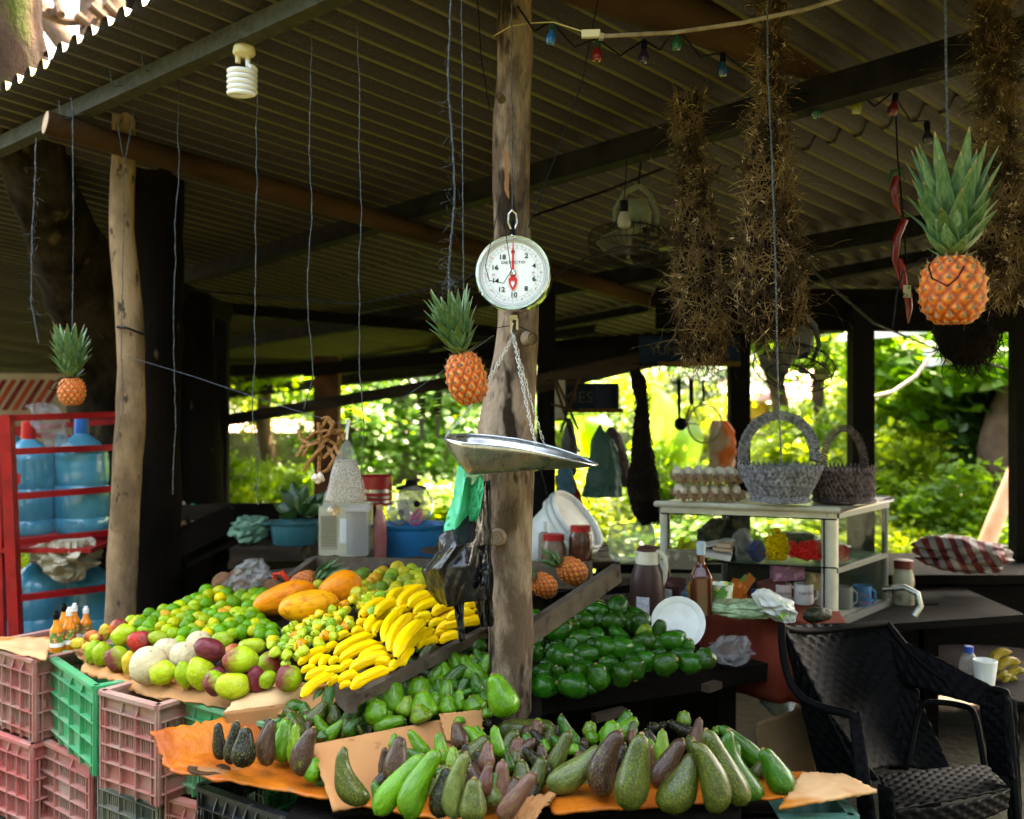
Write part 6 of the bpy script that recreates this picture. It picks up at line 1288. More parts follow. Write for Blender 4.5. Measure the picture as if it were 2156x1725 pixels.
bag('film', [(893, 726, 736), (925, 728, 732), (930, 724, 738), (950, 712, 746), (985, 699, 758), (1030, 688, 768), (1052, 682, 772), (1061, 680, 775)], SZ2, glassy('seed_film', (.6, .6, .56), .13, .12, .8, 40, 20), None, None, dep=.42, fold=.07, nf=9, parent=t, part='film')
mk('knot', MB().tube([P(730, 905, SZ2), P(733, 893, SZ2), P(728, 884, SZ2), P(736, 886, SZ2), P(733, 900, SZ2), P(730, 925, SZ2)], .004, 6), M('white_film', (.7, .7, .66), rough=.4), t)
t = thing('garlic_roots', 'tangle of dried braided garlic stems hung left of the bag of seeds', 'dried garlic', P(680, 900, 3.45))
for i, pts in enumerate([[(625, 960), (640, 930), (660, 910), (685, 905), (705, 912), (722, 905)], [(630, 905), (634, 925), (655, 935), (690, 925), (705, 935), (712, 955)], [(640, 990), (660, 960), (680, 940), (675, 905), (690, 880), (700, 895)], [(648, 975), (665, 955), (700, 905), (722, 905), (726, 925)], [(670, 890), (672, 925), (672, 975), (671, 1000)], [(682, 963), (700, 945), (712, 940), (715, 920)], [(678, 880), (690, 878), (702, 890), (690, 915), (660, 930)], [(650, 920), (640, 940), (655, 935), (640, 960)], [(690, 940), (705, 965), (690, 990), (675, 995)]]):
    P3 = [P(x, y, 3.45 + .02 * sin(j * 2 + i)) for j, (x, y) in enumerate(pts)]; w = wob(P3, .004, i, 10)
    mb = MB()
    for k in range(3): mb.tube([p + V((cos(q * .9 + k * 2.1), sin(q * .9 + k * 2.1), sin(q * .9 + k * 2.1) * .5)) * .0042 for q, p in enumerate(w)], .0036, 5)
    mk('stem', mb, mt['rope'], t)
gm = M('garlic', (.72, .62, .50), (.55, .40, .30), 20, rough=.5, bump=.3)
for i, (cx_, cy_, pts) in enumerate(((670, 1006, [(671, 960), (670, 1000)]), (704, 1074, [(706, 1058), (704, 1068)]))):
    t = thing('garlic_bulbs', 'cluster of garlic bulbs ' + ('dangling left of the bag of seeds' if i == 0 else 'dangling under the bag of seeds'), 'garlic', P(cx_, cy_, 3.4), 'garlic hanging from the twine')
    for (dx, dy, r_) in ((-7, 0, 7.5), (3, -2, 8.5), (-1, 7, 6), (8, 3, 6)):
        s_ = 3.4 / F; c = P(cx_ + dx, cy_ + dy, 3.4 + dx * .001); mb = MB().grid(lambda u, v, c=c, r_=r_: c + V((cos(2 * pi * u) * sin(pi * v) * r_ * s_ * (1 + .08 * cos(12 * pi * u)), sin(2 * pi * u) * sin(pi * v) * r_ * s_ * (1 + .08 * cos(12 * pi * u)), (-cos(pi * v) * .9 + .5 * max(0, v - .8) * 5) * r_ * s_)), 20, 10, True)
        mk('bulb', mb, gm, t)
    mk('stem', MB().tube([P(x, y, 3.4) for x, y in pts], .002, 6), mt['rope'], t)
# ------------------------------------------------------------------ water bottle rack
WZ = 5.0; bot = None
t0 = thing('water_rack', 'red steel rack with water bottles left of the wooden post', 'rack', V((P(110, 1300, WZ).x, WZ, 0)))
for k, (pts, w) in enumerate((([(14, 874), (42, 1345)], .05), ([(-6, 874), (8, 1350)], .035))):
    mk('upright', MB().beam(P(*pts[0], WZ - .32 + .1 * k), V((P(*pts[1], WZ - .32 + .1 * k).x, WZ - .32 + .1 * k, 0)), w, w, V((0, 1, 0))), mt['red'], t0)
for (x0, y0, x1, y1, z1) in ((0, 880, 262, 872, .45), (14, 951, 250, 941, .45), (20, 1046, 246, 1028, .4), (26, 1142, 240, 1120, .35), (30, 1260, 232, 1236, .3)):
    mk('bar', MB().beam(P(x0, y0, WZ - .32), P(x1, y1, WZ - .32 + z1), .03, .03), mt['red'], t0)
for (x0, y0, x1, y1) in ((0, 905, 250, 886), (20, 910, 200, 925), (0, 1160, 240, 1140), (10, 1365, 300, 1330)):
    mk('bar', MB().beam(P(x0, y0, WZ + .3), P(x1, y1, WZ + .5), .03, .03), mt['red'], t0)
mk('upright', MB().beam(P(288, 1180, WZ + .2), V((P(290, 1200, WZ + .2).x, WZ + .2, 0)), .04, .04, V((0, 1, 0))), mt['red'], t0)
for z_ in (P(0, 1130, WZ).z, P(0, 1350, WZ).z): mk('shelf', MB().box((P(120, 0, WZ).x, WZ + .05, z_ - .03), (.55, .6, .02)), mt['red'], t0)
wmat, t_, n_, l_, b_ = NT('water_bottle'); vec = coord(t_)
l_.new(mixc(t_, ramp(t_, nz(t_, coord(t_, (1, 1, .5)), 5, 3), .35, .65), (.015, .24, .42), (.09, .38, .50)), b_.inputs['Base Color']); b_.inputs['Roughness'].default_value = .2; b_.inputs['Coat Weight'].default_value = .5
b_.inputs['Alpha'].default_value = .82; bumpn(t_, b_, nz(t_, vec, 6, 3), .4, .02)
def wbottle(x, ybot, wd, Z, label, cap=(.02, .14, .45), ht=None):
    s_ = Z / F; R = wd / 2 * s_; H = (ht or wd * 1.62) * s_; c = P(x, ybot, Z)
    t = thing('water_bottle', label, 'water bottle', c, 'large blue water bottles on the red rack')
    pr = [(R * .9, 0), (R * .98, R * .08), (R, R * .3), (R * .985, R * .52), (R * .93, R * .58), (R * .985, R * .66), (R, H * .45), (R * .985, H * .52), (R * .94, H * .55), (R * .985, H * .59), (R, H * .80), (R * .95, H * .86), (R * .97, H * .88), (R * .9, H * .95), (R * .62, H * 1.05), (R * .30, H * 1.12), (R * .24, H * 1.14), (R * .24, H * 1.27), (0, H * 1.27)]
    mk('bottle', MB().lathe(pr, 36, Matrix.Translation(c)), wmat, t)
    mk('cap', MB().lathe([(R * .26, H * 1.13), (R * .27, H * 1.15), (R * .25, H * 1.33), (R * .2, H * 1.345), (0, H * 1.345)], 20, Matrix.Translation(c)), M('cap_%d' % x, cap, rough=.35), t); return t, c, R, H
bt = wbottle(60, 1122, 108, WZ, 'blue water bottle with a red cap and a red label, upper left', (.5, .02, .02))
wb2 = wbottle(172, 1118, 112, WZ + .1, 'blue water bottle with a blue cap, upper right beside the post')
lab = M('label_red', (.55, .03, .03), rough=.5); lbb = M('label_blue', (.04, .18, .5), rough=.5)
def curved(c, R, a0, a1, z0, z1, mat, parent, name): 
    mk(name, MB().grid(lambda u, v: c + V((cos(a0 + (a1 - a0) * u) * R, sin(a0 + (a1 - a0) * u) * R, z0 + (z1 - z0) * v)), 14, 4), mat, parent)
t, c, R, H = bt
curved(c, R * 1.01, -2.15, -1.4, H * .62, H * .74, lab, t, 'label'); curved(c, R * 1.012, -2.15, -1.4, H * .59, H * .62, lbb, t, 'label_stripe'); curved(c, R * 1.014, -2.05, -1.8, H * .655, H * .70, mt['white'], t, 'label_mark')
text('AMA', .05, M('mould_mark', (.06, .2, .3), rough=.4), Matrix.Translation(wb2[1] + V((.02, -wb2[2] * 1.005, H * .12))) @ RX, wb2[0], 'lettering', 1)
wbottle(80, 1400, 118, WZ, 'dark blue water bottle on the lower shelf, left one', (.01, .08, .18)); wbottle(190, 1395, 112, WZ + .12, 'dark blue water bottle on the lower shelf beside the post', (.01, .08, .18))
wbottle(30, 1110, 90, WZ + .42, 'blue water bottle in the back row, upper left', (.03, .3, .4)); wbottle(130, 1108, 90, WZ + .42, 'blue water bottle in the back row, upper right', (.02, .2, .3))
bag('crumpled_cloth', [(1135, 100, 185), (1150, 82, 200), (1175, 74, 206), (1195, 90, 190), (1215, 112, 172), (1224, 130, 158)], WZ - .14, M('beige_canvas', (.50, .44, .33), (.36, .31, .22), 7, rough=.9, bump=.6, bs=9, bd=.02), 'crumpled beige cloth stuffed between the rack shelves', 'cloth', dep=.7, fold=.5, nf=7, seed=3, lump=.35, n=44, m=40)
bag('clear_plastic_bag', [(846, 90, 96), (852, 60, 112), (870, 66, 132), (900, 78, 140), (925, 92, 142), (950, 104, 140)], WZ - .05, clr, 'clear plastic bag draped over the top of the red rack', 'plastic bag', dep=.5, fold=.5, seed=8, lump=.3)
sg = thing('striped_awning', 'red and orange striped awning far left behind the rack', 'awning', P(40, 830, 7.5))
for i in range(7): mk('stripe', MB().beam(P(-30 + i * 20, 862, 7.4), P(10 + i * 20, 800, 7.8), .035, .01), M('awning_%d' % i, (.42, .05, .02) if i % 2 else (.20, .02, .015), rough=.7), sg)
one('wooden_partition', MB().box(P(70, 900, 9.2), (3.2, .05, 1.0)), M('partition', (.36, .26, .17), (.28, .19, .12), 3, rough=.8), 'pale board partition behind the red rack', 'partition')
# ------------------------------------------------------------------ hot sauce bottles
sm = M('hot_sauce', (.70, .22, .01), (.60, .16, .008), 9, rough=.18, coat=.8)
labm, t_, n_, l_, b_ = NT('sauce_label'); vec = coord(t_); l_.new(mixc(t_, ramp(t_, nz(t_, vec, 70, 2), .5, .54), mixc(t_, ramp(t_, nz(t_, vec, 110, 2), .5, .53), (.30, .04, .03), (.65, .40, .12)), (.06, .22, .04)), b_.inputs['Base Color']); b_.inputs['Roughness'].default_value = .4
for (x, yb, h, Z, capw, lab_) in ((119, 1372, 86, 3.46, 0, 'leftmost sauce bottle with a black cap, nearest the front'), (146, 1366, 88, 3.50, 1, 'sauce bottle with a white cap and a green and red label, second at the front'), (135, 1352, 82, 3.66, 0, 'sauce bottle with a black cap, behind the front two'), (157, 1352, 82, 3.72, 1, 'sauce bottle with a white cap, behind the others'), (181, 1350, 74, 3.76, 1, 'sauce bottle with a white cap, rightmost near the yellow mangoes')):
    c = P(x, yb, Z); s_ = Z / F; t = thing('sauce_bottle', lab_, 'sauce bottle', c, 'hot sauce bottles on the far left crate'); H = h * s_; R = .0215
    mk('bottle', MB().lathe([(R * .9, 0), (R, .003), (R, H * .52), (R * .9, H * .58), (R * .5, H * .68), (R * .42, H * .84), (0, H * .84)], 20, Matrix.Translation(c)), sm, t)
    mk('label', MB().lathe([(R * 1.02, H * .20), (R * 1.02, H * .50)], 20, Matrix.Translation(c)), labm, t); mk('label_band', MB().lathe([(R * 1.025, H * .14), (R * 1.025, H * .24)], 20, Matrix.Translation(c)), mt['white'], t)
    mk('cap', MB().lathe([(R * .5, H * .80), (R * .52, H * .84), (R * .50, H * .93), (R * .32, H * .95), (R * .3, H), (0, H)], 14, Matrix.Translation(c)), mt['white'] if capw else mt['black'], t)
# ------------------------------------------------------------------ back counter and things on it
bc = thing('back_counter', 'long dark wooden counter at the back carrying basins and jars', 'counter', P(900, 1300, 4.9))
for (x0, x1, y, Z, dz) in ((480, 1300, 1176, 4.85, .5),):
    a, b = P(x0, y, Z), P(x1, y, Z); zc = a.z - .03
    for i in range(4): mk('plank', MB().box(((a.x + b.x) / 2, Z + .08 + i * .17, zc + U(-.003, .003)), (b.x - a.x, .16, .035)), mt['plank'], bc)
    mk('front_board', MB().box(((a.x + b.x) / 2, Z + .0, zc - .18), (b.x - a.x, .03, .28)), mt['dplank'], bc)
    for k in (0, .5, 1): mk('leg', MB().box((a.x + (b.x - a.x) * k, Z + .3, zc / 2), (.08, .08, zc)), mt['dplank'], bc)
mk('log_slab', MB().box(P(570, 1160, 4.72), (.33, .2, .055)), mt['plank'], bc)
def basin(x, ytop, ybot, w, Z, mat, label):
    s_ = Z / F; R = w / 2 * s_; H = (ybot - ytop) * s_; c = P(x, ybot, Z + R * .4)
    t = thing('basin', label, 'basin', c, 'plastic basins on the back counter')
    mk('bowl', MB().lathe([(R * .74, 0), (R * .80, H * .05), (R * .93, H * .86), (R * .97, H * .88), (R, H * .93), (R * 1.03, H), (R * .96, H), (R * .9, H * .9), (R * .76, H * .08), (0, H * .06)], 44, Matrix.Translation(c), sy=.75), mat, t)
    for sg_ in (-1, 1): mk('handle', MB().box(c + V((sg_ * R * 1.04, 0, H * .95)), (.05, .10, .012)), mat, t)
    return t, c
basin(868, 1100, 1174, 150, 4.6, M('blue_basin', (.012, .17, .40), (.01, .13, .32), 4, rough=.3), 'bright blue plastic basin with pot lids in it')
basin(621, 1096, 1146, 116, 4.7, M('teal_basin', (.03, .13, .16), (.02, .09, .12), 4, rough=.35), 'dark teal plastic basin under the broad leaves')
gl = glassy('lid_glass', (.35, .33, .30), .35, .06)
for (x, y, w, h, lab_) in ((873, 1062, 62, 82, 'large glass pot lid standing in the blue basin'), (840, 1080, 42, 52, 'small glass pot lid standing in the blue basin')):
    Z = 4.62; s_ = Z / F; t = thing('pot_lid', lab_, 'pot lid', P(x, y, Z), 'pot lids in the blue basin'); M_ = Matrix.Translation(P(x, y, Z)) @ Euler((radians(78), 0, radians(24))).to_matrix().to_4x4()
    mk('glass', MB().lathe([(0, .02), (h / 2 * s_ * .6, .014), (h / 2 * s_, 0)], 30, M_), gl, t); mk('rim', MB().tube([M_ @ V((cos(a) * h / 2 * s_, sin(a) * h / 2 * s_, 0)) for a in [2 * pi * i / 30 for i in range(30)]], .003, 6, closed=True), chrome, t)
    mk('knob', MB().lathe([(.012, .02), (.016, .035), (0, .04)], 12, M_), mt['black'], t)
t = thing('pink_spatula', 'pink slotted spatula standing in the blue basin', 'spatula', P(882, 1090, 4.55)); pkm = M('pink_plastic', (.55, .03, .16), rough=.4)
mk('loop', MB().tube([P(x, y, 4.55) for x, y in ((866, 1104), (868, 1088), (884, 1070), (889, 1078), (880, 1104))], .005, 6, closed=True), pkm, t); mk('slot_bar', MB().tube([P(870, 1094, 4.55), P(884, 1084, 4.55)], .004, 6), pkm, t)
t = thing('cooler_jug', 'red and silver banded cooler jug behind the bag of seeds', 'jug', P(793, 1060, 4.9)); s_ = 4.9 / F; c = P(793, 1062, 4.9); rd = M('cooler_red', (.28, .012, .015), rough=.25, coat=.4)
for i, (z0, z1, r_, m_) in enumerate(((0, 7, 36, rd), (7, 11, 33, chrome), (11, 16, 33, rd), (16, 20, 33, chrome), (20, 27, 33, rd), (27, 34, 33, chrome), (34, 60, 33, rd))): mk('band', MB().lathe([(r_ * s_, z0 * s_), (r_ * s_, z1 * s_)] + ([(r_ * .85 * s_, (z1 + 4) * s_), (0, (z1 + 4) * s_)] if i == 6 else []), 30, Matrix.Translation(c)), m_, t)
t = thing('blender', 'dark blender jar with a black lid behind the pot lids', 'blender', P(866, 1060, 4.95)); s_ = 4.95 / F; c = P(866, 1100, 4.95)
mk('jar', MB().lathe([(20 * s_, 0), (29 * s_, 70 * s_), (30 * s_, 72 * s_)], 20, Matrix.Translation(c)), glassy('blender_glass', (.08, .08, .08), .5, .1), t); mk('lid', MB().lathe([(32 * s_, 70 * s_), (32 * s_, 76 * s_), (14 * s_, 80 * s_), (12 * s_, 90 * s_), (0, 90 * s_)], 20, Matrix.Translation(c)), mt['black'], t)
t = thing('cream_appliance', 'small cream metal appliance with a vented side and paper label', 'appliance', P(718, 1170, 4.5)); cm_ = M('cream_metal', (.55, .50, .36), (.42, .38, .27), 8, rough=.5)
c = P(722, 1170, 4.5); mk('body', MB().box(c + V((0, .1, .11)), (.21, .24, .22)), cm_, t)
mb = MB()
for i in range(8):
    for j in range(14): mb.box(c + V((-.090 + i * .0085, -.0215, .05 + j * .010)), (.004, .004, .004))
o = mk('vent_holes', mb, mt['black'], t, smooth=False); o['kind'] = 'stuff'; mk('paper_label', MB().box(c + V((.02, -.022, .115)), (.06, .003, .11)), mt['white'], t); mk('front_frame', MB().box(c + V((-.06, -.0205, .105)), (.078, .002, .15)), M('cream_dark', (.38, .33, .22), rough=.6), t)
for (x, yb, w, h, Z, m_, lab_, cp_) in ((752, 1168, 46, 92, 4.35, glassy('tub_grey', (.35, .33, .32), .55, .2, .3, 12), 'tall clear plastic tub with utensils, left of the blue basin', mt['white']),):
    t = thing('utensil_tub', lab_, 'tub', P(x, yb, Z)); c = P(x, yb, Z); s_ = Z / F
    mk('tub', MB().box(c + V((0, .05, h * s_ / 2)), (w * s_, .1, h * s_)), m_, t); mk('lid', MB().box(c + V((0, .05, h * s_ + .006)), (w * s_ * 1.08, .11, .014)), M('tub_lid', (.5, .45, .40), rough=.5), t)
    for k in (-1, .2, 1): mk('utensil', MB().tube([c + V((k * .02, .04, .01)), c + V((k * .03 + .01, .05, .15))], .004, 6), chrome, t)
def jar(x, yb, w, h, Z, body, capm, label, name='jar', cat='jar', group=None, neck=.8, ch=.16):
    c = P(x, yb, Z); s_ = Z / F; R = w / 2 * s_; H = h * s_; t = thing(name, label, cat, c, group)
    mk('body', MB().lathe([(R * .85, 0), (R, H * .05), (R, H * .62), (R * .92, H * .72), (R * neck, H * (1 - ch)), (R * neck, H * .97), (0, H * .97)], 26, Matrix.Translation(c)), body, t)
    mk('lid', MB().lathe([(R * neck * 1.08, H * (1 - ch)), (R * neck * 1.08, H * .99), (R * neck * .98, H), (0, H)], 26, Matrix.Translation(c)), capm, t); return t, c, R, H
jr = M('jar_brown', (.20, .11, .08), (.12, .05, .03), 14, rough=.1, coat=.8); jr2 = M('jar_sauce', (.11, .03, .015), (.05, .015, .01), 14, rough=.1, coat=.8); rl = M('red_lid', (.42, .02, .02), rough=.35)
jar(1166, 1198, 52, 74, 4.1, jr, rl, 'glass jar with a red lid and pale brown filling, nearest the post', group='jars with red lids'); jar(1222, 1180, 50, 74, 4.1, jr2, rl, 'glass jar with a red lid and dark sauce', group='jars with red lids')
jar(1146, 1190, 26, 92, 4.3, M('bottle_grey', (.28, .20, .17), rough=.2, coat=.4), mt['white'], 'slim squeeze bottle with a white nozzle behind the jars', 'squeeze_bottle', 'bottle', None, .42, .22)
jar(800, 1175, 28, 112, 4.45, M('pink_drink', (.45, .18, .17), (.35, .1, .1), 5, rough=.15, coat=.6), M('cork', (.45, .30, .14), rough=.8), 'tall bottle of pink drink with a cork behind the basin', 'drink_bottle', 'bottle', None, .5, .08)
t = thing('white_bucket', 'white plastic bucket tipped over against the central post', 'bucket', P(1160, 1150, 4.6)); Mb = Matrix.Translation(P(1128, 1165, 4.6)) @ Euler((radians(20), radians(48), 0)).to_matrix().to_4x4()
mk('bucket', MB().lathe([(.0, 0), (.12, 0), (.15, .26), (.158, .262), (.158, .275), (.145, .275), (.118, .01)], 36, Mb), mt['white'], t); mk('rim_band', MB().lathe([(.152, .20), (.160, .203), (.160, .215), (.152, .218)], 36, Mb), mt['white'], t); mk('lip', MB().lathe([(.156, .24), (.165, .243), (.165, .25), (.156, .253)], 36, Mb), mt['white'], t)
t = thing('translucent_tub', 'upright translucent food container between the jars and the cabinet', 'container', P(1330, 1186, 4.5))
rr = lambda u, v: None
tm = glassy('frosted_tub', (.45, .47, .40), .55, .3, .2, 10)
c = P(1330, 1186, 4.5)
def tubfn(u, v):
    a = 2 * pi * u; r_ = (abs(cos(a)) ** 6 + abs(sin(a)) ** 6) ** (-1 / 6); k = 1 - .12 * v; return c + V((cos(a) * r_ * .10 * k, .0 + .07 * v, .095 + sin(a) * r_ * .085 * k))
mb = MB().grid(tubfn, 40, 6, True); mb.f.append(tuple(range(40))[::-1]); mk('tub', mb, tm, t)
mk('rim', MB().tube([c + V((cos(a) * .1 * (abs(cos(a)) ** 6 + abs(sin(a)) ** 6) ** (-1 / 6), -.002, .095 + sin(a) * .085 * (abs(cos(a)) ** 6 + abs(sin(a)) ** 6) ** (-1 / 6))) for a in [2 * pi * i / 40 for i in range(40)]], .004, 6, closed=True), tm, t)
# leafy branch in the teal basin
t = thing('leafy_plant', 'dark plant with thick oval leaves standing in the teal basin', 'plant', P(625, 1095, 4.75)); lfm = leafm('thick_leaf', (.012, .045, .012), .15, .35)
for i, (x, y, r_) in enumerate(((588, 1060, -1.0), (600, 1035, -.7), (618, 1020, -.35), (640, 1030, .0), (655, 1048, .5), (668, 1062, .9), (600, 1080, -1.3), (650, 1078, 1.2), (628, 1050, -.2), (612, 1068, -.9), (676, 1040, .7), (640, 1060, .3), (690, 1060, 1.0))):
    a = P(630, 1098, 4.75); b = P(x, y, 4.75 + U(-.08, .08)); d = b - a; d += d.normalized() * .05; sdv = d.cross(V((0, 1, 0))).normalized()
    mk('leaf', MB().grid(lambda u, v, a=a, d=d, sdv=sdv: a + d * (.25 + .75 * v) + sdv * (u - .5) * .055 * sin(pi * min(1, v * .95 + .03)) + V((0, .02 * abs(u - .5) + .0, -.03 * v * v)), 5, 9), lfm, t)
bag('green_bundle', [(1088, 505, 560), (1105, 492, 562), (1125, 488, 555), (1142, 505, 545)], 4.75, plastbag('pale_green_film', (.10, .22, .15), .4, 1, .8), 'crumpled pale green plastic bag left of the teal basin', 'plastic bag', dep=.7, fold=.4, lump=.3, seed=5)
# pumpkin tray
t = thing('pumpkin_tray', 'dark sloping wooden tray holding the pumpkin at left', 'tray', P(430, 1250, 5.2))
mk('side_board', MB().beam(P(362, 1150, 4.9), P(490, 1088, 5.1), .03, .13), mt['dplank'], t); mk('back_board', MB().beam(P(362, 1078, 5.6), P(484, 1076, 5.6), .02, .08), mt['plank'], t); mk('base', MB().beam(P(362, 1180, 5.1), P(488, 1120, 5.3), .4, .02), mt['dplank'], t); mk('end_board', MB().beam(P(484, 1085, 5.6), P(490, 1094, 5.1), .02, .11), mt['dplank'], t); mk('post', MB().box(P(470, 1260, 5.2), (.08, .08, .7)), mt['dplank'], t)
t = thing('pumpkin', 'brown ribbed pumpkin in the dark wooden tray', 'pumpkin', P(397, 1128, 5.15)); c = P(397, 1118, 5.15); pm = M('pumpkin_skin', (.24, .12, .06), (.36, .2, .11), 8, rough=.7, bump=.3)
mk('body', MB().grid(lambda u, v: c + V((cos(2 * pi * u), sin(2 * pi * u), 0)) * (.115 * sin(pi * v) ** .8 * (1 + .07 * abs(cos(8 * pi * u)))) + V((0, 0, -.065 * cos(pi * v) - .03 * math.exp(-((1 - v) * 6) ** 2))), 64, 16, True), pm, t); mk('stem', MB().tube([c + V((0, 0, .04)), c + V((-.01, 0, .08))], [.014, .01], 8), mt['plank'], t)
for i, (x, y, c_) in enumerate(((364, 1062, (.25, .03, .05)), (378, 1070, (.25, .25, .08)), (384, 1060, (.3, .2, .25)), (394, 1072, (.3, .25, .1)), (406, 1066, (.05, .3, .3)))):
    one('glass_ball', MB().ell(P(x, y, 5.7), (.018, .018, .018), 14, 8), M('ball_%d' % i, c_, rough=.1, coat=.8), 'small shiny ornament ball, %s from left above the pumpkin' % ['first','second','third','fourth','fifth'][i], 'ornament', 'ornament balls above the pumpkin')
# clear bag and red scoop behind limes
p = T(522, 1215, .12); bag('clear_plastic_bag', [(1178, 520, 556), (1195, 500, 560), (1215, 488, 562), (1232, 480, 540), (1240, 500, 530)], p.y, clr, 'crumpled clear plastic bag lying on the coconuts', 'plastic bag', dep=.8, fold=.6, lump=.4, seed=9, n=44, m=36)
p = T(590, 1230, .04); t = thing('red_scoop', 'red plastic scoop standing behind the papayas', 'scoop', P(592, 1230, p.y)); c = P(592, 1224, p.y)
mk('loop', MB().tube([c + V((x, 0, z)) for x, z in ((-.025, -.03), (-.025, .03), (.0, .035), (.022, .01), (.03, -.03))], .011, 8, flat=1.8), M('scoop_red', (.60, .05, .02), rough=.35), t); mk('base', MB().box(c + V((-.005, .0, -.038)), (.06, .03, .015)), M('scoop_red2', (.60, .05, .02), rough=.35), t)
# ------------------------------------------------------------------ cloth covered table, thermos, bottle, cup
cz = .672; A_, B_, C_ = G(1400, 1292, cz), G(1775, 1314, cz), G(2000, 1290, cz)
clm = M('dark_red_cloth', (.17, .03, .016), (.11, .018, .01), 9, rough=.85, bump=.4, bs=40, stretch=(1, 1, .3))
t = thing('cloth_table', 'table under a dark red cloth carrying the glass cabinet', 'table', V(((A_.x + C_.x) / 2, B_.y + .3, 0)))
mk('top', MB().slab([(A_.x - .1, A_.y), (B_.x, B_.y - .02), (C_.x + .3, C_.y), (C_.x + .3, 4.9), (A_.x - .1, 4.9)], cz - .035, cz - .006), mt['dplank'], t)
for p in ((A_.x, 4.2), (C_.x, 4.2), (C_.x, 4.8)): mk('leg', MB().box((p[0], p[1], cz / 2), (.06, .06, cz)), mt['dplank'], t)
cl = thing('table_cloth', 'dark red cloth hanging over the front of the cabinet table', 'tablecloth', V(((A_.x + B_.x) / 2, B_.y, cz)))
Fp = [P(1470, 1288, 3.62), P(1650, 1312, 3.42), P(1790, 1330, 3.36)]
def clf(u, v):
    a = Fp[0].lerp(Fp[1], min(1, u * 2)) if u < .5 else Fp[1].lerp(Fp[2], u * 2 - 1)
    return V((a.x, a.y - .02 - .025 * sin(u * 19) * v - .02 * noise.noise(V((u * 8, v * 2, 1))), a.z + .004 - v * .27))
def clt(u, v):
    a = Fp[0].lerp(Fp[1], min(1, u * 2)) if u < .5 else Fp[1].lerp(Fp[2], u * 2 - 1); q = V((a.x, a.y - .02 - .02 * noise.noise(V((u * 8, 0, 1))), a.z + .004)); b = V((a.x * 1.25, 4.6, cz)); return q.lerp(b, v)
mk('drop', MB().grid(clf, 50, 12), clm, cl, solid=.003); mk('top', MB().grid(clt, 50, 10), clm, cl, solid=.003)
mk('under_top', MB().slab([(Fp[0].x - .02, Fp[0].y + .03), (Fp[1].x, Fp[1].y + .03), (Fp[2].x + .05, Fp[2].y + .03), (C_.x, 4.3), (A_.x, 4.3)], .60, .625), mt['dplank'], t)
t = thing('thermos_jug', 'dark plum thermos jug with a cream collar and handle', 'thermos', P(1363, 1290, 3.7)); s_ = 3.7 / F; c = P(1363, 1292, 3.7); plum = M('plum_plastic', (.045, .02, .017), (.035, .015, .014), 7, rough=.4); crm = M('cream_collar', (.62, .56, .44), (.5, .44, .33), 12, rough=.45)
mk('body', MB().lathe([(34 * s_, 0), (37 * s_, 3 * s_), (37 * s_, 50 * s_), (33 * s_, 85 * s_), (25 * s_, 108 * s_)], 34, Matrix.Translation(c)), plum, t); mk('collar', MB().lathe([(25.5 * s_, 107 * s_), (23.5 * s_, 132 * s_), (20 * s_, 134 * s_)], 34, Matrix.Translation(c)), crm, t)
mk('lid', MB().lathe([(22 * s_, 133 * s_), (22 * s_, 138 * s_), (16 * s_, 143 * s_), (0, 145 * s_)], 26, Matrix.Translation(c)).box(c + V((20 * s_, -.005, 141 * s_)), (.02, .015, .006)), M('lid_brown', (.07, .03, .028), rough=.35), t)
mk('spout', MB().box(c + V((-25 * s_, -.01, 131 * s_)), (.016, .018, .008)), crm, t)
mk('handle', MB().tube([P(x, y, 3.68) for x, y in ((1372, 1163), (1388, 1162), (1399, 1172), (1402, 1195), (1398, 1222), (1392, 1236))], [.008, .009, .010, .010, .009, .007], 10), crm, t)
mk('paper_label', MB().grid(lambda u, v: c + V((cos(-2.35 + .75 * u) * 37.6 * s_, sin(-2.35 + .75 * u) * 37.6 * s_, (4 + 38 * v) * s_)), 8, 4), M('paper_label', (.62, .62, .62), (.4, .4, .42), 60, rough=.8), t)
t = thing('amber_bottle', 'tall square amber liquor bottle with a pale blue cap', 'bottle', P(1474, 1290, 3.42)); s_ = 3.42 / F; c = P(1476, 1291, 3.42); amb = M('amber_liquor', (.075, .012, .003), (.02, .005, .002), 6, rough=.06, coat=.6)
def sq(u, v):
    a = 2 * pi * u + .5; k = v * 126; w = 21 if k < 78 else (21 - (k - 78) / 30 * 13 if k < 108 else 8); r_ = (abs(cos(a)) ** 7 + abs(sin(a)) ** 7) ** (-1 / 7) if k < 100 else 1; return c + V((cos(a) * w * s_ * r_, sin(a) * w * s_ * r_, k * s_))
mb = MB().grid(sq, 32, 44, True); mb.f.append(tuple(range(32))[::-1]); mb.f.append(tuple(43 * 32 + i for i in range(32))); mk('glass', mb, amb, t)
mk('cap', MB().lathe([(9 * s_, 124 * s_), (9.5 * s_, 130 * s_), (9.2 * s_, 136 * s_), (9.8 * s_, 138 * s_), (9.5 * s_, 151 * s_), (0, 152 * s_)], 20, Matrix.Translation(c)), M('cap_blue_grey', (.32, .40, .48), rough=.4), t)
lemon, t_, n_, l_, b_ = NT('lemon_print'); vec = coord(t_); l_.new(mixc(t_, ramp(t_, nz(t_, vec, 26, 2), .5, .54), mixc(t_, ramp(t_, nz(t_, vec, 34, 2), .52, .57), (.66, .68, .58), (.66, .58, .12)), (.10, .26, .05)), b_.inputs['Base Color'])
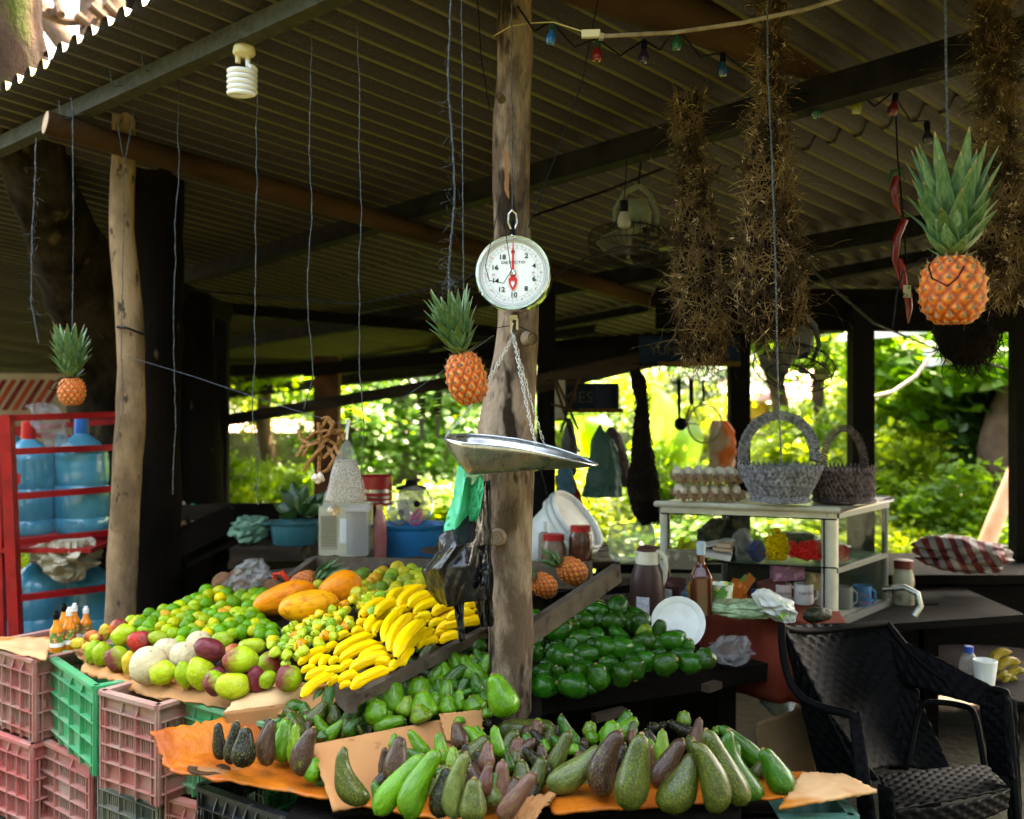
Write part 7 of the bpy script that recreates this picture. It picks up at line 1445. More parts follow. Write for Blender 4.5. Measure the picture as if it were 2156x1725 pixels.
t = thing('lemon_cup', 'paper cup printed with lemons beside the amber bottle', 'cup', P(1519, 1280, 3.45)); s_ = 3.45 / F; c = P(1519, 1280, 3.45); mk('cup', MB().lathe([(19 * s_, 0), (24.5 * s_, 51 * s_), (25.5 * s_, 52 * s_), (23.5 * s_, 51 * s_), (18 * s_, 2 * s_)], 30, Matrix.Translation(c)), lemon, t); mk('band', MB().lathe([(20.4 * s_, 10 * s_), (22.2 * s_, 24 * s_)], 30, Matrix.Translation(c)), M('cup_band', (.20, .20, .12), (.4, .4, .28), 40, rough=.6), t)
bag('celery_bag', [(1266, 1505, 1655), (1276, 1498, 1665), (1290, 1505, 1660), (1298, 1530, 1640)], 3.42, plastbag('green_white_film', (.36, .50, .30), .3, .85, .7), 'clear bag of green leaves lying on the red cloth', 'bag', dep=.35, fold=.3, lump=.15, seed=4)
nb = bag('printed_bag', [(1240, 1596, 1618), (1252, 1586, 1640), (1270, 1592, 1664), (1290, 1612, 1674), (1308, 1636, 1674)], 3.36, M('white_bag', (.66, .66, .62), (.5, .5, .46), 12, rough=.4, c3=(.28, .55, .05), s3=24, f3=(.60, .62), bump=.5, bs=16, bd=.01), 'white packet with lime green print slumped before the cabinet', 'packet', dep=.6, fold=.3, lump=.2, seed=6)
ao = put('avocado', AV['round', 'avok'], orient(P(1690, 1296, 3.34), P(1745, 1292, 3.36))[0], (.055, .055, .105), (.018, .016, .012), 'nearly black avocado lying on the red cloth before the cabinet post', 'avocado', 'single avocado on the table', 'd')
t = thing('paper_plate', 'white foam plate leaning against the red tablecloth', 'plate', P(1428, 1312, 3.3)); M_ = Matrix.Translation(P(1428, 1313, 3.32)) @ Euler((radians(63), 0, radians(-14))).to_matrix().to_4x4(); s_ = 3.3 / F
mk('plate', MB().lathe([(0, 0), (40 * s_, 0), (46 * s_, 6 * s_), (56 * s_, 9 * s_), (57.5 * s_, 8 * s_), (56 * s_, 7 * s_), (46 * s_, 4 * s_), (0, -.004)], 44, M_), mt['white'], t)
bag('clear_plastic_bag', [(1340, 1520, 1560), (1355, 1500, 1575), (1375, 1482, 1576), (1390, 1500, 1572), (1397, 1520, 1560)], 3.3, clr, 'knotted clear plastic bag at the right end of the plank shelf', 'plastic bag', dep=.6, fold=.6, lump=.5, seed=19, n=44, m=34)
# ------------------------------------------------------------------ display cabinet
alu = M('cream_aluminium', (.50, .48, .41), (.40, .38, .32), 9, rough=.35, metal=.15, bump=.05); dalu = M('dark_aluminium', (.10, .11, .10), rough=.4, metal=.3)
cg = glassy('cabinet_glass', (.04, .06, .03), .11, .04, dirt=14)
zt, zb = 1.105, .655
a = P(1392, 1065, 3.98); b = P(1762, 1075, 3.78); a.z = b.z = zt; e = (b - a); e.z = 0; Lc = e.length; e.normalize(); fn_ = V((-e.y, e.x, 0)); fn_ = fn_ if fn_.y > 0 else -fn_
Sd = (P(1868, 1075, 4.16) - b); Sd.z = 0; Ds = Sd.length; Sd.normalize(); c3 = b + Sd * Ds; d3 = a + Sd * Ds
cb = thing('display_cabinet', 'glass display cabinet with cream aluminium frame on the red tablecloth', 'cabinet', V(((a.x + c3.x) / 2, (a.y + c3.y) / 2, zb)))
def col(p, r_, z0=zb, z1=zt, mat=alu): mk('corner_post', MB().lathe([(r_, z0), (r_, z1)], 20, Matrix.Translation(V((p.x, p.y, 0)))), mat, cb)
col(b - e * .02 + V((0, .02, 0)), .032); col(a + e * .018 + V((0, .014, 0)), .021); col(c3 - V((.01, 0, 0)), .013, mat=dalu); col(d3, .013, mat=dalu)
mk('top', MB().slab([(a.x - .02, a.y - .01), (b.x + .0, b.y - .03), (c3.x + .02, c3.y), (d3.x, d3.y + .02)], zt - .006, zt + .012), alu, cb)
mk('top_rim', MB().tube([a + V((-.02, -.005, .005)), b + V((.0, -.025, .005)), c3 + V((.02, .0, .005)), d3 + V((0, .02, .005))], .013, 10, closed=True), alu, cb)
for (p, q, m_) in ((a, b, alu), (b, c3, dalu), (c3, d3, dalu), (d3, a, dalu)):
    mk('rail', MB().beam(p - V((0, 0, .018)), q - V((0, 0, .018)), .02, .022), m_, cb); mk('rail', MB().beam(V((p.x, p.y, zb + .02)), V((q.x, q.y, zb + .02)), .02, .035), m_, cb)
def pane(p, q, name='glass_pane', z0=zb + .035, z1=zt - .03): mk(name, MB().add([V((p.x, p.y, z0)), V((q.x, q.y, z0)), V((q.x, q.y, z1)), V((p.x, p.y, z1))], [(0, 1, 2, 3)]), cg, cb, smooth=False)
for p_, q_ in ((V((a.x, a.y, zt - .032)), V((b.x, b.y, zt - .032))), (V((a.x, a.y, zs0 := .89)), V((b.x, b.y, .89))), (V((a.x, a.y, zb + .04)), V((b.x, b.y, zb + .04)))): mk('gasket', MB().beam(p_ - fn_ * .012, q_ - fn_ * .012, .004, .005), mt['black'], cb)
for k_ in (.045, .93): q_ = a.lerp(b, k_) - fn_ * .012; mk('gasket', MB().beam(V((q_.x, q_.y, zb + .03)), V((q_.x, q_.y, zt - .03)), .005, .004, V((0, 1, 0))), mt['black'], cb)
pane(a, b); pane(b, c3); pane(d3, c3)
mid = d3.lerp(c3, .62); mk('back_stile', MB().beam(V((mid.x, mid.y, zb)), V((mid.x, mid.y, zt)), .015, .012, V((0, 1, 0))), alu, cb)
zs = .89; mk('shelf', MB().slab([(a.x, a.y + .01), (b.x - .02, b.y + .02), (c3.x - .02, c3.y), (d3.x, d3.y)], zs - .004, zs), glassy('shelf_glass', (.10, .20, .12), .6, .08), cb)
mk('back_panel', MB().beam(V((d3.x, d3.y, .77)), V((c3.x, c3.y, .77)), .008, .2), glassy('back_glass', (.015, .02, .015), .8, .2), cb)
mk('floor', MB().slab([(a.x, a.y + .01), (b.x, b.y + .02), (c3.x, c3.y), (d3.x, d3.y)], zb, zb + .035), alu, cb)
mk('side_shelf', MB().beam(V((b.x, b.y, zs - .012)), V((c3.x, c3.y, zs - .012)), .01, .02), dalu, cb)
def knit(x0, x1, y0, y1, Z, c_, label, seed):
    t = thing('knitted_flowers', label, 'crochet', P((x0 + x1) / 2, y1, Z), 'crocheted bundles on the cabinet shelf'); m_ = M('yarn_%d' % seed, c_, tuple(q * .5 for q in c_), 90, rough=.9, bump=1, bs=120, bd=.01); rs = random.Random(seed)
    mb = MB(); n_ = int((x1 - x0) * (y1 - y0) / 60)
    for i in range(n_):
        x = rs.uniform(x0 + 6, x1 - 6); y = rs.uniform(y0 + 6, y1 - 5); 
        if seed == 1 and abs(x - (x0 + x1) / 2) > (x1 - x0) / 2 * (.45 + .55 * (y - y0) / (y1 - y0)): continue
        c = P(x, y, Z + rs.uniform(-.02, .03)); r_ = rs.uniform(5, 8) * Z / F
        q = [c + V((cos(a_) * r_, rs.uniform(-.3, .3) * r_, sin(a_) * r_)) for a_ in [k * .9 + rs.uniform(0, .5) for k in range(9)]]
        mb.tube(q, .0038, 5)
    mk('yarn', mb, m_, t); mk('core', MB().ell(P((x0 + x1) / 2, (y0 + y1) / 2 + 4, Z + .01), ((x1 - x0) * .42 * Z / F, .025, (y1 - y0) * .36 * Z / F), 14, 8), m_, t)
knit(1606, 1666, 1112, 1178, 3.84, (.62, .42, .01), 'mustard yellow crocheted bundle on the cabinet shelf', 1); knit(1658, 1732, 1138, 1178, 3.82, (.70, .025, .02), 'bright red crocheted bundle on the cabinet shelf', 2); knit(1756, 1786, 1146, 1178, 3.95, (.45, .015, .015), 'red crocheted end seen through the side pane', 3)
t = thing('plush_toy', 'mustard green plush toy lying on the cabinet shelf behind the thermos', 'toy', P(1430, 1180, 4.0)); pl = M('plush', (.36, .33, .02), (.28, .26, .015), 20, rough=.95, bump=.6, bs=90); s_ = 4.0 / F
mb = MB().tube([P(1404, 1176, 4.0), P(1420, 1166, 4.0), P(1440, 1160, 4.0), P(1462, 1150, 4.0)], [10 * s_, 14 * s_, 13 * s_, 15 * s_], 14); mk('body', mb, pl, t)
for (x0, y0, x1, y1) in ((1432, 1152, 1436, 1134), (1418, 1160, 1404, 1152), (1445, 1168, 1462, 1178), (1425, 1178, 1430, 1188)): mk('limb', MB().tube([P(x0, y0, 3.98), P(x1, y1, 3.97)], [6 * s_, 6 * s_], 10), pl, t)
mk('head', MB().ell(P(1468, 1150, 3.98), (15 * s_, 14 * s_, 12 * s_), 16, 10), pl, t)
t = thing('open_box_books', 'open pale box with two books on the cabinet shelf', 'box', P(1515, 1172, 3.95)); pb = M('box_paper', (.5, .46, .42), rough=.7)
mk('tray', MB().beam(P(1480, 1162, 3.95), P(1540, 1172, 3.92), .1, .02), pb, t); mk('flap', MB().beam(P(1482, 1148, 3.98), P(1540, 1134, 4.0), .08, .004), pb, t); mk('book', MB().beam(P(1502, 1152, 3.96), P(1542, 1156, 3.94), .09, .012), M('book_brown', (.36, .25, .16), rough=.7), t); mk('book', MB().beam(P(1512, 1144, 3.96), P(1542, 1146, 3.94), .09, .016), M('book_tan', (.46, .33, .22), rough=.7), t)
bag('clear_plastic_bag', [(1112, 1556, 1576), (1125, 1550, 1582), (1150, 1546, 1590), (1175, 1552, 1586), (1186, 1560, 1578)], 3.94, clr, 'clear plastic bag on the shelf between the box and the yellow crochet', 'plastic bag', dep=.6, fold=.5, lump=.3, seed=29)
bag('dark_bundle', [(1092, 1500, 1545), (1105, 1484, 1560), (1125, 1476, 1578), (1150, 1480, 1590), (1170, 1500, 1600)], 4.08, mt['black'], 'black bundle at the back of the cabinet shelf', 'bundle', dep=.6, fold=.3, lump=.2, seed=31)
bag('dark_green_wrap', [(1120, 1640, 1700), (1135, 1630, 1730), (1150, 1640, 1790)], 4.05, M('dark_wrap', (.015, .04, .012), rough=.4), 'dark green wrapped packet behind the red crochet', 'packet', dep=.5, fold=.3, seed=33)
def mug(x, yb, w, h, Z, c_, lines, label, tc=(.12, .03, .04)):
    s_ = Z / F; c = P(x, yb, Z); t = thing('mug', label, 'mug', c, 'printed mugs inside the cabinet'); R = w / 2 * s_; H = h * s_
    mk('cup', MB().lathe([(R * .92, 0), (R, .004), (R, H), (R * .93, H), (R * .93, .01), (0, .01)], 28, Matrix.Translation(c)), M('mug_%d' % x, c_, rough=.25), t)
    mk('handle', MB().tube([c + V((R * .95, 0, H * .85)), c + V((R * 1.45, 0, H * .7)), c + V((R * 1.45, 0, H * .3)), c + V((R * .95, 0, H * .15))], .005, 8), M('mugh_%d' % x, c_, rough=.25), t)
    for i, (s__, sz, zz) in enumerate(lines): text(s__, sz, M('mugtxt', tc, rough=.5), Matrix.Translation(c + V((0, -R * 1.03, H * zz))) @ RX, t, 'lettering')
mug(1646, 1268, 40, 40, 3.90, (.62, .50, .50), [('Felicidades', .014, .58), ('Mamá', .017, .28)], 'white and pink mug reading Felicidades'); mug(1692, 1270, 40, 42, 3.88, (.62, .58, .58), [('Feliz Día', .017, .6)], 'white mug reading Feliz Dia beside the cabinet post'); mug(1728, 1272, 30, 40, 3.92, (.55, .53, .53), [], 'white mug partly hidden by the cabinet post'); mug(1775, 1280, 40, 46, 4.0, (.16, .16, .15), [], 'dim white mug seen through the side pane'); mug(1815, 1278, 38, 46, 4.05, (.02, .12, .28), [('Te A', .022, .62), ('MAM', .022, .26)], 'blue mug with pink lettering seen through the side pane', (.3, .08, .1))
for i, (x0, y0, x1, y1, w, c_, lab_) in enumerate(((1490, 1230, 1540, 1262, .03, (.45, .06, .02), 'red orange carton leaning inside the cabinet behind the cup'), (1460, 1232, 1462, 1268, .045, (.42, .20, .02), 'orange box inside the cabinet behind the amber bottle'), (1418, 1225, 1422, 1268, .07, (.06, .02, .02), 'dark red box inside the cabinet behind the thermos handle'), (1584, 1252, 1612, 1254, .02, (.02, .05, .2), 'blue packet inside the cabinet left of the mugs'), (1556, 1240, 1575, 1215, .008, (.1, .25, .05), 'green pencil in the cabinet'), (1562, 1245, 1584, 1212, .008, (.5, .15, .03), 'orange pencil in the cabinet'), (1600, 1240, 1650, 1225, .03, (.12, .03, .03), 'dark red packet lying behind the mugs'), (1405, 1232, 1408, 1268, .05, (.30, .30, .28), 'pale carton at the left end of the cabinet floor'), (1440, 1240, 1443, 1270, .04, (.10, .20, .30), 'blue grey carton on the cabinet floor'), (1552, 1226, 1555, 1266, .05, (.50, .12, .02), 'orange red carton standing on the cabinet floor'), (1625, 1205, 1690, 1202, .04, (.25, .10, .16), 'dusty pink packet behind the mugs'), (1405, 1176, 1470, 1178, .05, (.16, .14, .10), 'flat brown packet under the plush toy'), (1585, 1170, 1604, 1150, .04, (.02, .03, .08), 'small blue packet left of the yellow crochet'), (1700, 1222, 1735, 1226, .04, (.3, .22, .1), 'tan packet near the corner post'))):
    o = one('small_box', MB().beam(P(x0, y0, 3.88), P(x1, y1, 3.9), w, .03 + w * .8), M('packet_%d' % i, c_, tuple(min(1, q * 1.8 + .05) for q in c_), 30, (.55, .6), rough=.5), lab_, 'pencil' if 'pencil' in lab_ else 'packet', 'packets in the cabinet')
# egg trays
eggm = M('egg_shell', (.66, .58, .47), (.58, .49, .38), 14, rough=.5); pulp = M('egg_tray_pulp', (.30, .19, .12), (.24, .15, .09), 20, rough=.95, bump=.5, bs=120)
EZ = 3.93; s_ = EZ / F
EGM = meshonly('egg', MB().grid(lambda u, v: V((cos(2 * pi * u) * sin(pi * v) * .5 * (1 - .12 * (v - .5)), sin(2 * pi * u) * sin(pi * v) * .5 * (1 - .12 * (v - .5)), -cos(pi * v) * .64)), 18, 12, True), eggm); EGM.polygons.foreach_set('use_smooth', [True] * len(EGM.polygons))
for lv, (yb, n_, x0, x1) in enumerate(((1054, 6, 1427, 1562), (1019, 6, 1427, 1562))):
    z0 = EYE + (HY - yb) / F * EZ; X0 = P(x0, yb, EZ).x; X1 = P(x1, yb, EZ).x; pt = (X1 - X0) / 6.0
    t = thing('egg_tray', ('lower' if lv == 0 else 'upper') + ' brown pulp egg tray stacked on the display cabinet', 'egg tray', V(((X0 + X1) / 2, EZ + .1, z0)), 'egg trays on the cabinet')
    def tr(u, v, z0=z0, X0=X0, X1=X1): x = u * 6; y = v * 5; return V((X0 + (X1 - X0) * u, EZ - .02 + .22 * v, z0 + .020 - .018 * cos(2 * pi * x) * .9 * (1 if 1 else 0) * (.5 - .5 * cos(2 * pi * y)) + (.018 * (.5 + .5 * cos(2 * pi * x)) * (.5 + .5 * cos(2 * pi * y)) + .0 if 1 else 0)))
    mk('tray', MB().grid(tr, 49, 41), pulp, t, solid=.003, ang=50)
    mb = MB()
    for k in range(7):
        c = V((X0 + k * pt, EZ - .022, z0 + .012)); w = .013
        mb.add([c + V((-w, -.004, 0)), c + V((w, -.004, 0)), c + V((w, .012, 0)), c + V((-w, .012, 0)), c + V((-w * .35, 0, .032)), c + V((w * .35, 0, .032)), c + V((w * .35, .008, .032)), c + V((-w * .35, .008, .032))], [(0, 1, 5, 4), (1, 2, 6, 5), (2, 3, 7, 6), (3, 0, 4, 7), (4, 5, 6, 7)])
        if k < 6:
            q = c + V((pt / 2, .0, 0)); mb.add([q + V((-w, -.004, .006)), q + V((w, -.004, .006)), q + V((w * .5, .004, -.013)), q + V((-w * .5, .004, -.013))], [(0, 3, 2, 1)])
    mk('tray_points', mb, pulp, t, smooth=False)
    for r_ in range(3 if lv == 0 else 4):
        for k in range(6):
            if lv == 1 and (r_ == 0 or (r_ == 1 and k < 3)): continue
            o = bpy.data.objects.new('egg', EGM); COL.objects.link(o); o.scale = (.042, .042, .044); o.location = V((X0 + (k + .5) * pt, EZ + .012 + r_ * .043, z0 + .034 + (0 if lv == 0 else -.002))); o.rotation_euler = (U(-.2, .2), U(-.2, .2), 0)
            tag(o, 'white hen egg in the %s egg tray, row %s from the front' % ('lower' if lv == 0 else 'upper', ['one', 'two', 'three', 'four'][r_]), 'egg', 'eggs in the pulp trays')
# paper baskets
def basket(x, ytop, ybot, wt, wb, Z, c1, c2, label, hx, hy, hw, hh, hr, seed):
    s_ = Z / F; c = P(x, ybot, Z); H = (ybot - ytop) * s_; m_ = M('folded_paper_%d' % seed, c1, c2, 60, (.4, .6), rough=.6, bump=.3, bs=200)
    t = thing('paper_basket', label, 'basket', c, 'folded paper baskets on the cabinet'); rows = 7; mb = MB()
    for r_ in range(rows):
        k = r_ / (rows - 1); R = (wb + (wt - wb) * (k ** .8 if seed == 1 else min(1, k * 2 + .3))) / 2 * s_; z = H * (.10 + .74 * k); n_ = 44
        for i in range(n_):
            a_ = 2 * pi * (i + .5 * (r_ % 2)) / n_; o_ = V((cos(a_), sin(a_), 0)); tg = V((-sin(a_), cos(a_), 0)); w = pi * R / n_ * 1.05; h = H * .22; p = c + o_ * R + V((0, 0, z)); lean = .25 if seed == 1 else .08
            mb.add([p - tg * w, p + tg * w, p + tg * w * .3 + o_ * (h * lean + .004) + V((0, 0, h)), p - tg * w * .3 + o_ * (h * lean + .004) + V((0, 0, h)), p + o_ * .008 + V((0, 0, h * .3))], [(0, 4, 3), (4, 1, 2), (0, 1, 4), (4, 2, 3), (3, 2, 1, 0)])
    o = mk('folded_wall', mb, m_, t, smooth=False); o['kind'] = 'stuff'
    mk('inner', MB().lathe([(0, H * .08), (wb / 2 * s_ * .9, H * .08), ((wb * .3 + wt * .62) / 2 * s_, H * .5), (wt / 2 * s_ * .93, H * .92)], 30, Matrix.Translation(c)), m_, t)
    for k in range(3): mk('foot_ring', MB().tube([c + V((cos(a_), sin(a_), 0)) * (wb * 1.02 / 2 * s_ + .006 * (k == 0)) * (1 + .012 * (i % 2)) + V((0, 0, .004 + k * H * .06)) for i, a_ in enumerate([2 * pi * i / 60 for i in range(60)])], H * .035, 5, closed=True), m_, t)
    mb = MB(); n_ = 46
    for i in range(n_):
        k = i / (n_ - 1); a_ = pi * (1 - k) * 1.06 - .09; q = P(hx + cos(a_) * hw, hy - sin(a_) * hh, Z); d = V((-sin(a_) * hw, 0, cos(a_) * hh)).normalized(); R_ = Matrix((d, V((0, 1, 0)), d.cross(V((0, 1, 0))))).transposed()
        rr_ = hr * s_ * (1.15 + .1 * (i % 2)); mb.box(q, (hw * s_ * pi / n_ * .9, rr_ * 1.6, rr_ * 2), R_ @ Euler((.0, .25, .3)).to_matrix())
    mk('handle', mb, m_, t, smooth=False)
basket(1642, 980, 1054, 166, 112, 3.86, (.30, .30, .35), (.10, .10, .13), 'grey folded paper basket with a large round handle on the cabinet', 1640, 960, 76, 86, 8.5, 1)
basket(1776, 982, 1054, 118, 118, 3.95, (.17, .13, .14), (.05, .03, .035), 'brownish folded paper basket with an arched handle on the cabinet', 1776, 985, 44, 84, 6.5, 2)
# ------------------------------------------------------------------ hanging things at the back
bag('green_hanging_bag', [(893, 1262, 1266), (905, 1256, 1270), (925, 1246, 1290), (970, 1238, 1304), (1020, 1232, 1310), (1046, 1229, 1308)], 5.0, plastbag('dark_green_film', (.006, .05, .035), .4), 'dark green plastic bag hanging behind the tip of the pan', 'plastic bag', dep=.35, fold=.25, seed=2, group='bags hanging at the back')
bag('maroon_hanging_bag', [(898, 1282, 1290), (915, 1272, 1306), (960, 1284, 1322), (1010, 1298, 1330), (1025, 1305, 1328)], 5.1, plastbag('maroon_film', (.03, .006, .008), .4), 'dark maroon plastic bag right of the green hanging bag', 'plastic bag', dep=.4, fold=.25, seed=4, group='bags hanging at the back')
bag('red_mesh_sack', [(1000, 1172, 1206), (1035, 1172, 1216), (1070, 1172, 1230), (1090, 1176, 1232), (1105, 1186, 1218)], 5.0, M('red_sack', (.22, .02, .012), (.12, .01, .008), 40, rough=.7), 'dark red printed sack hanging below the pan', 'sack', dep=.5, fold=.25, seed=6, group='bags hanging at the back')
bag('blue_hanging_bag', [(980, 1176, 1200), (1000, 1174, 1206), (1038, 1174, 1212)], 4.98, plastbag('blue_film', (.01, .07, .11), .4), 'blue plastic bag above the dark red sack', 'plastic bag', dep=.4, fold=.2, seed=7, group='bags hanging at the back')
fb = bag('feed_sack', [(885, 1500, 1530), (905, 1494, 1545), (950, 1493, 1552), (984, 1492, 1545)], 5.6, M('feed_sack', (.42, .30, .20), (.55, .12, .03), 5, (.48, .56), rough=.6), 'white and orange woven sack hanging beside the ladle', 'sack', dep=.4, fold=.2, seed=8, group='bags hanging at the back')
bag('grey_hanging_cloth', [(990, 1118, 1140), (1030, 1116, 1150), (1090, 1118, 1162), (1130, 1120, 1150)], 5.0, mt['black'], 'dark cloth hanging just right of the central post', 'cloth', dep=.4, fold=.3, seed=10, group='bags hanging at the back')
bag('black_hanging_bag', [(880, 1196, 1202), (900, 1190, 1210), (930, 1184, 1214), (1000, 1186, 1212)], 5.05, bkb, 'narrow black bag hanging behind the pan', 'plastic bag', dep=.4, fold=.3, seed=12, group='bags hanging at the back')
def utensil(label, cat, parts, name): 
    t = thing(name, label, cat, parts[0][1][0], 'kitchen tools hanging at the back')
    for nm, pts, r_ in parts: mk(nm, MB().tube(pts, r_, 8), mt['black'], t)
    return t
UZ = 5.3
t = utensil('black ladle hanging from the wire rail', 'ladle', [('handle', [P(1429, 798, UZ), P(1430, 850, UZ), P(1430, 880, UZ)], [.011, .010, .006])], 'ladle'); mk('bowl', MB().ell(P(1433, 892, UZ), (.036, .03, .036), 16, 10), mt['black'], t)
t = utensil('black masher hanging beside the ladle', 'masher', [('handle', [P(1455, 798, UZ), P(1456, 850, UZ)], .012), ('wire_frame', [P(1456, 848, UZ), P(1446, 872, UZ), P(1440, 890, UZ), P(1476, 893, UZ), P(1464, 870, UZ), P(1458, 850, UZ)], .004)], 'masher')
t = utensil('round wire strainer hanging before the sack', 'strainer', [('handle', [P(1480, 800, UZ), P(1482, 845, UZ)], .007)], 'strainer'); mk('hoop', MB().tube([P(1484 + cos(a_) * 36, 892 + sin(a_) * 40, UZ) for a_ in [2 * pi * i / 30 for i in range(30)]], .005, 6, closed=True), M('strainer_ring', (.22, .2, .12), rough=.5), t); mk('mesh', MB().lathe([(.09, 0), (.06, .03), (0, .045)], 24, Matrix.Translation(P(1484, 892, UZ)) @ RX), glassy('strainer_mesh', (.35, .33, .25), .3, .5), t)
t = thing('wire_rail', 'wire rail with hooks for kitchen tools under the dark banner', 'rail', P(1450, 790, 5.32)); mk('rail', MB().tube([P(1330, 765, 5.32), P(1560, 780, 5.32)], .004, 6), mt['black'], t)
for x in range(1350, 1560, 20): mk('hook', MB().tube([P(x, 766 + (x - 1330) * .065, 5.32), P(x - 3, 785, 5.31), P(x + 3, 800, 5.31), P(x + 8, 790, 5.32)], .0025, 5), mt['black'], t)
# dark banners with faded print
nvy = M('navy_banner', (.010, .018, .04), (.008, .012, .025), 4, rough=.7)
for (x0, y0, x1, y1, Z, lab_, wd) in ((1345, 706, 1560, 770, 5.6, 'dark blue banner with faded arched lettering under the roof', ('YUMMIES', .07)), (1186, 806, 1304, 868, 5.6, 'dark navy banner with faded lettering hanging right of the post', ('MIES', .09))):
    t = thing('banner', lab_, 'banner', P((x0 + x1) / 2, y1, Z), 'dark printed banners at the back'); a_, b_2 = P(x0, y0, Z), P(x1, y1, Z)
    mk('cloth', MB().grid(lambda u, v: V((a_.x + (b_2.x - a_.x) * u, Z + .02 * sin(u * 9) , b_2.z + (a_.z - b_2.z) * v)), 20, 6), nvy, t, solid=.004)
    text(wd[0], wd[1], M('faded_print', (.07, .055, .035), rough=.7), Matrix.Translation(P((x0 + x1) / 2 - 30, (y0 + y1) / 2, Z - .04)) @ RX, t, 'lettering')
    mk('stripe', MB().box(P((x0 + x1) / 2 + 20, y1 - 4, Z - .03), ((b_2.x - a_.x) * .8, .004, .025)), M('banner_stripe', (.10, .05, .01), rough=.7), t)
one('navy_panel', MB().box(P(1155, 840, 5.7), (.14, .01, .2)), nvy, 'narrow navy panel with a faded cartoon-like print close to the post', 'panel')
t = thing('wire_basket', 'wire shelf basket hanging behind the navy banner', 'wire basket', P(1240, 870, 5.5))
for i in range(7): mk('wire', MB().tube([P(1150 + i * 26, 795, 5.5), P(1150 + i * 26, 885, 5.5)], .0025, 5), mt['black'], t)
for y in (800, 872): mk('wire', MB().tube([P(1140, y, 5.5), P(1310, y, 5.5)], .003, 5), mt['black'], t)
one('paper_strip', MB().grid(lambda u, v: P(1168 + 22 * u, 800 + 85 * v, 5.2) + V((0, .01 * sin(v * 20), 0)), 4, 16), M('paper_strip', (.32, .29, .23), rough=.8), 'hanging strip of pale paper right of the central post', 'paper strip', solid=.002)
t = thing('wicker_star', 'brown stick star hanging behind the pan', 'ornament', P(1195, 850, 5.0))
for (x0, y0, x1, y1) in ((1160, 780, 1205, 920), (1225, 780, 1180, 910), (1160, 850, 1225, 868), (1172, 800, 1218, 905)): mk('stick', MB().tube([P(x0, y0, 5.0), P(x1, y1, 5.02)], .007, 6), mt['log'], t)
# clothes-peg stacks on the rail
for (x, y, Z, lab_) in ((735, 862, 6.1, 'stack of striped wooden tags on the back rail, left one'), (888, 845, 5.9, 'stack of striped wooden tags below the pineapple, left one'), (922, 840, 5.9, 'stack of striped wooden tags below the pineapple, right one')):
    t = thing('hanging_tags', lab_, 'tags', P(x, y + 60, Z), 'striped tags hanging from the rail'); s_ = Z / F
    for i in range(8): mk('ring', MB().beam(P(x - 8, y - 18 + i * 7, Z), P(x + 8, y - 20 + i * 7, Z), .04, 4.5 * s_), mt['plank'] if i % 2 else mt['log'], t)
    mk('tag', MB().box(P(x, y + 58, Z), (8 * s_, .006, 48 * s_)), mt['cardd'] if x == 735 else M('grey_tag', (.24, .22, .18), rough=.8), t)
# fans
def fan(x, y, Z, R_, tiltx, tiltz, label, body=(.20, .21, .14), mx=0, my=0):
    s_ = Z / F; t = thing('hanging_fan', label, 'fan', P(x, y, Z), 'old fans hanging from the roof'); M_ = Matrix.Translation(P(x, y, Z)) @ Euler((tiltx, tiltz, 0)).to_matrix().to_4x4(); R = R_ * s_
    mb = MB()
    for z, r_ in ((.035, .55), (.0, 1), (-.05, .97), (-.07, .6)): mb.tube([M_ @ V((cos(a_) * R * r_, sin(a_) * R * r_, z)) for a_ in [2 * pi * i / 36 for i in range(36)]], .0028, 5, closed=True)
    for i in range(44): a_ = 2 * pi * i / 44; mb.tube([M_ @ V((cos(a_) * R * r_, sin(a_) * R * r_, z)) for r_, z in ((.12, .045), (.55, .036), (.9, .02), (1, 0), (.97, -.05), (.6, -.07), (.15, -.075))], .0012, 4, cap=False)
    o = mk('cage', mb, mt['dsteel'], t)
    for i in range(3):
        a0 = 2 * pi * i / 3; mk('blade', MB().grid(lambda u, v, a0=a0: M_ @ V((cos(a0 + (u - .5) * 1.3 * (.5 + v * .6)) * R * (.15 + .75 * v), sin(a0 + (u - .5) * 1.3 * (.5 + v * .6)) * R * (.15 + .75 * v), -.02 + (u - .5) * .05)), 7, 7), M('fan_blade', (.10, .10, .09), rough=.4), t, solid=.002)
    bm = M('fan_body', body, tuple(q * .7 for q in body), 8, rough=.5)
    mk('motor', MB().lathe([(0, .04), (.05, .045), (.062, .07), (.06, .12), (.045, .16), (.0, .165)], 22, M_), bm, t)
    arm = [M_ @ V(p) for p in ((.075, 0, .03), (.085, 0, .12), (.05, 0, .2), (0, 0, .235))]; mk('bracket', MB().tube(arm, .012, 8, flat=.5).tube([M_ @ V((-p[0], 0, p[2])) for p in ((.075, 0, .03), (.085, 0, .12), (.05, 0, .2), (0, 0, .235))], .012, 8, flat=.5), bm, t)
    mk('hanger', MB().tube([M_ @ V((0, 0, .235)), P(x + mx, y + my, Z)], .004, 6), mt['black'], t); return t
fan(1335, 505, 4.0, 96, radians(-12), radians(6), 'dusty fan facing down beside the hairy nests', mx=20, my=-220); fan(1672, 762, 4.2, 84, radians(-22), radians(20), 'dark fan with a tilted cage hanging before the yellow house', (.10, .10, .09), 30, -200)
t = thing('bare_bulb', 'dusty white bulb hanging in front of the fan', 'light bulb', P(1312, 462, 3.8)); s_ = 3.8 / F
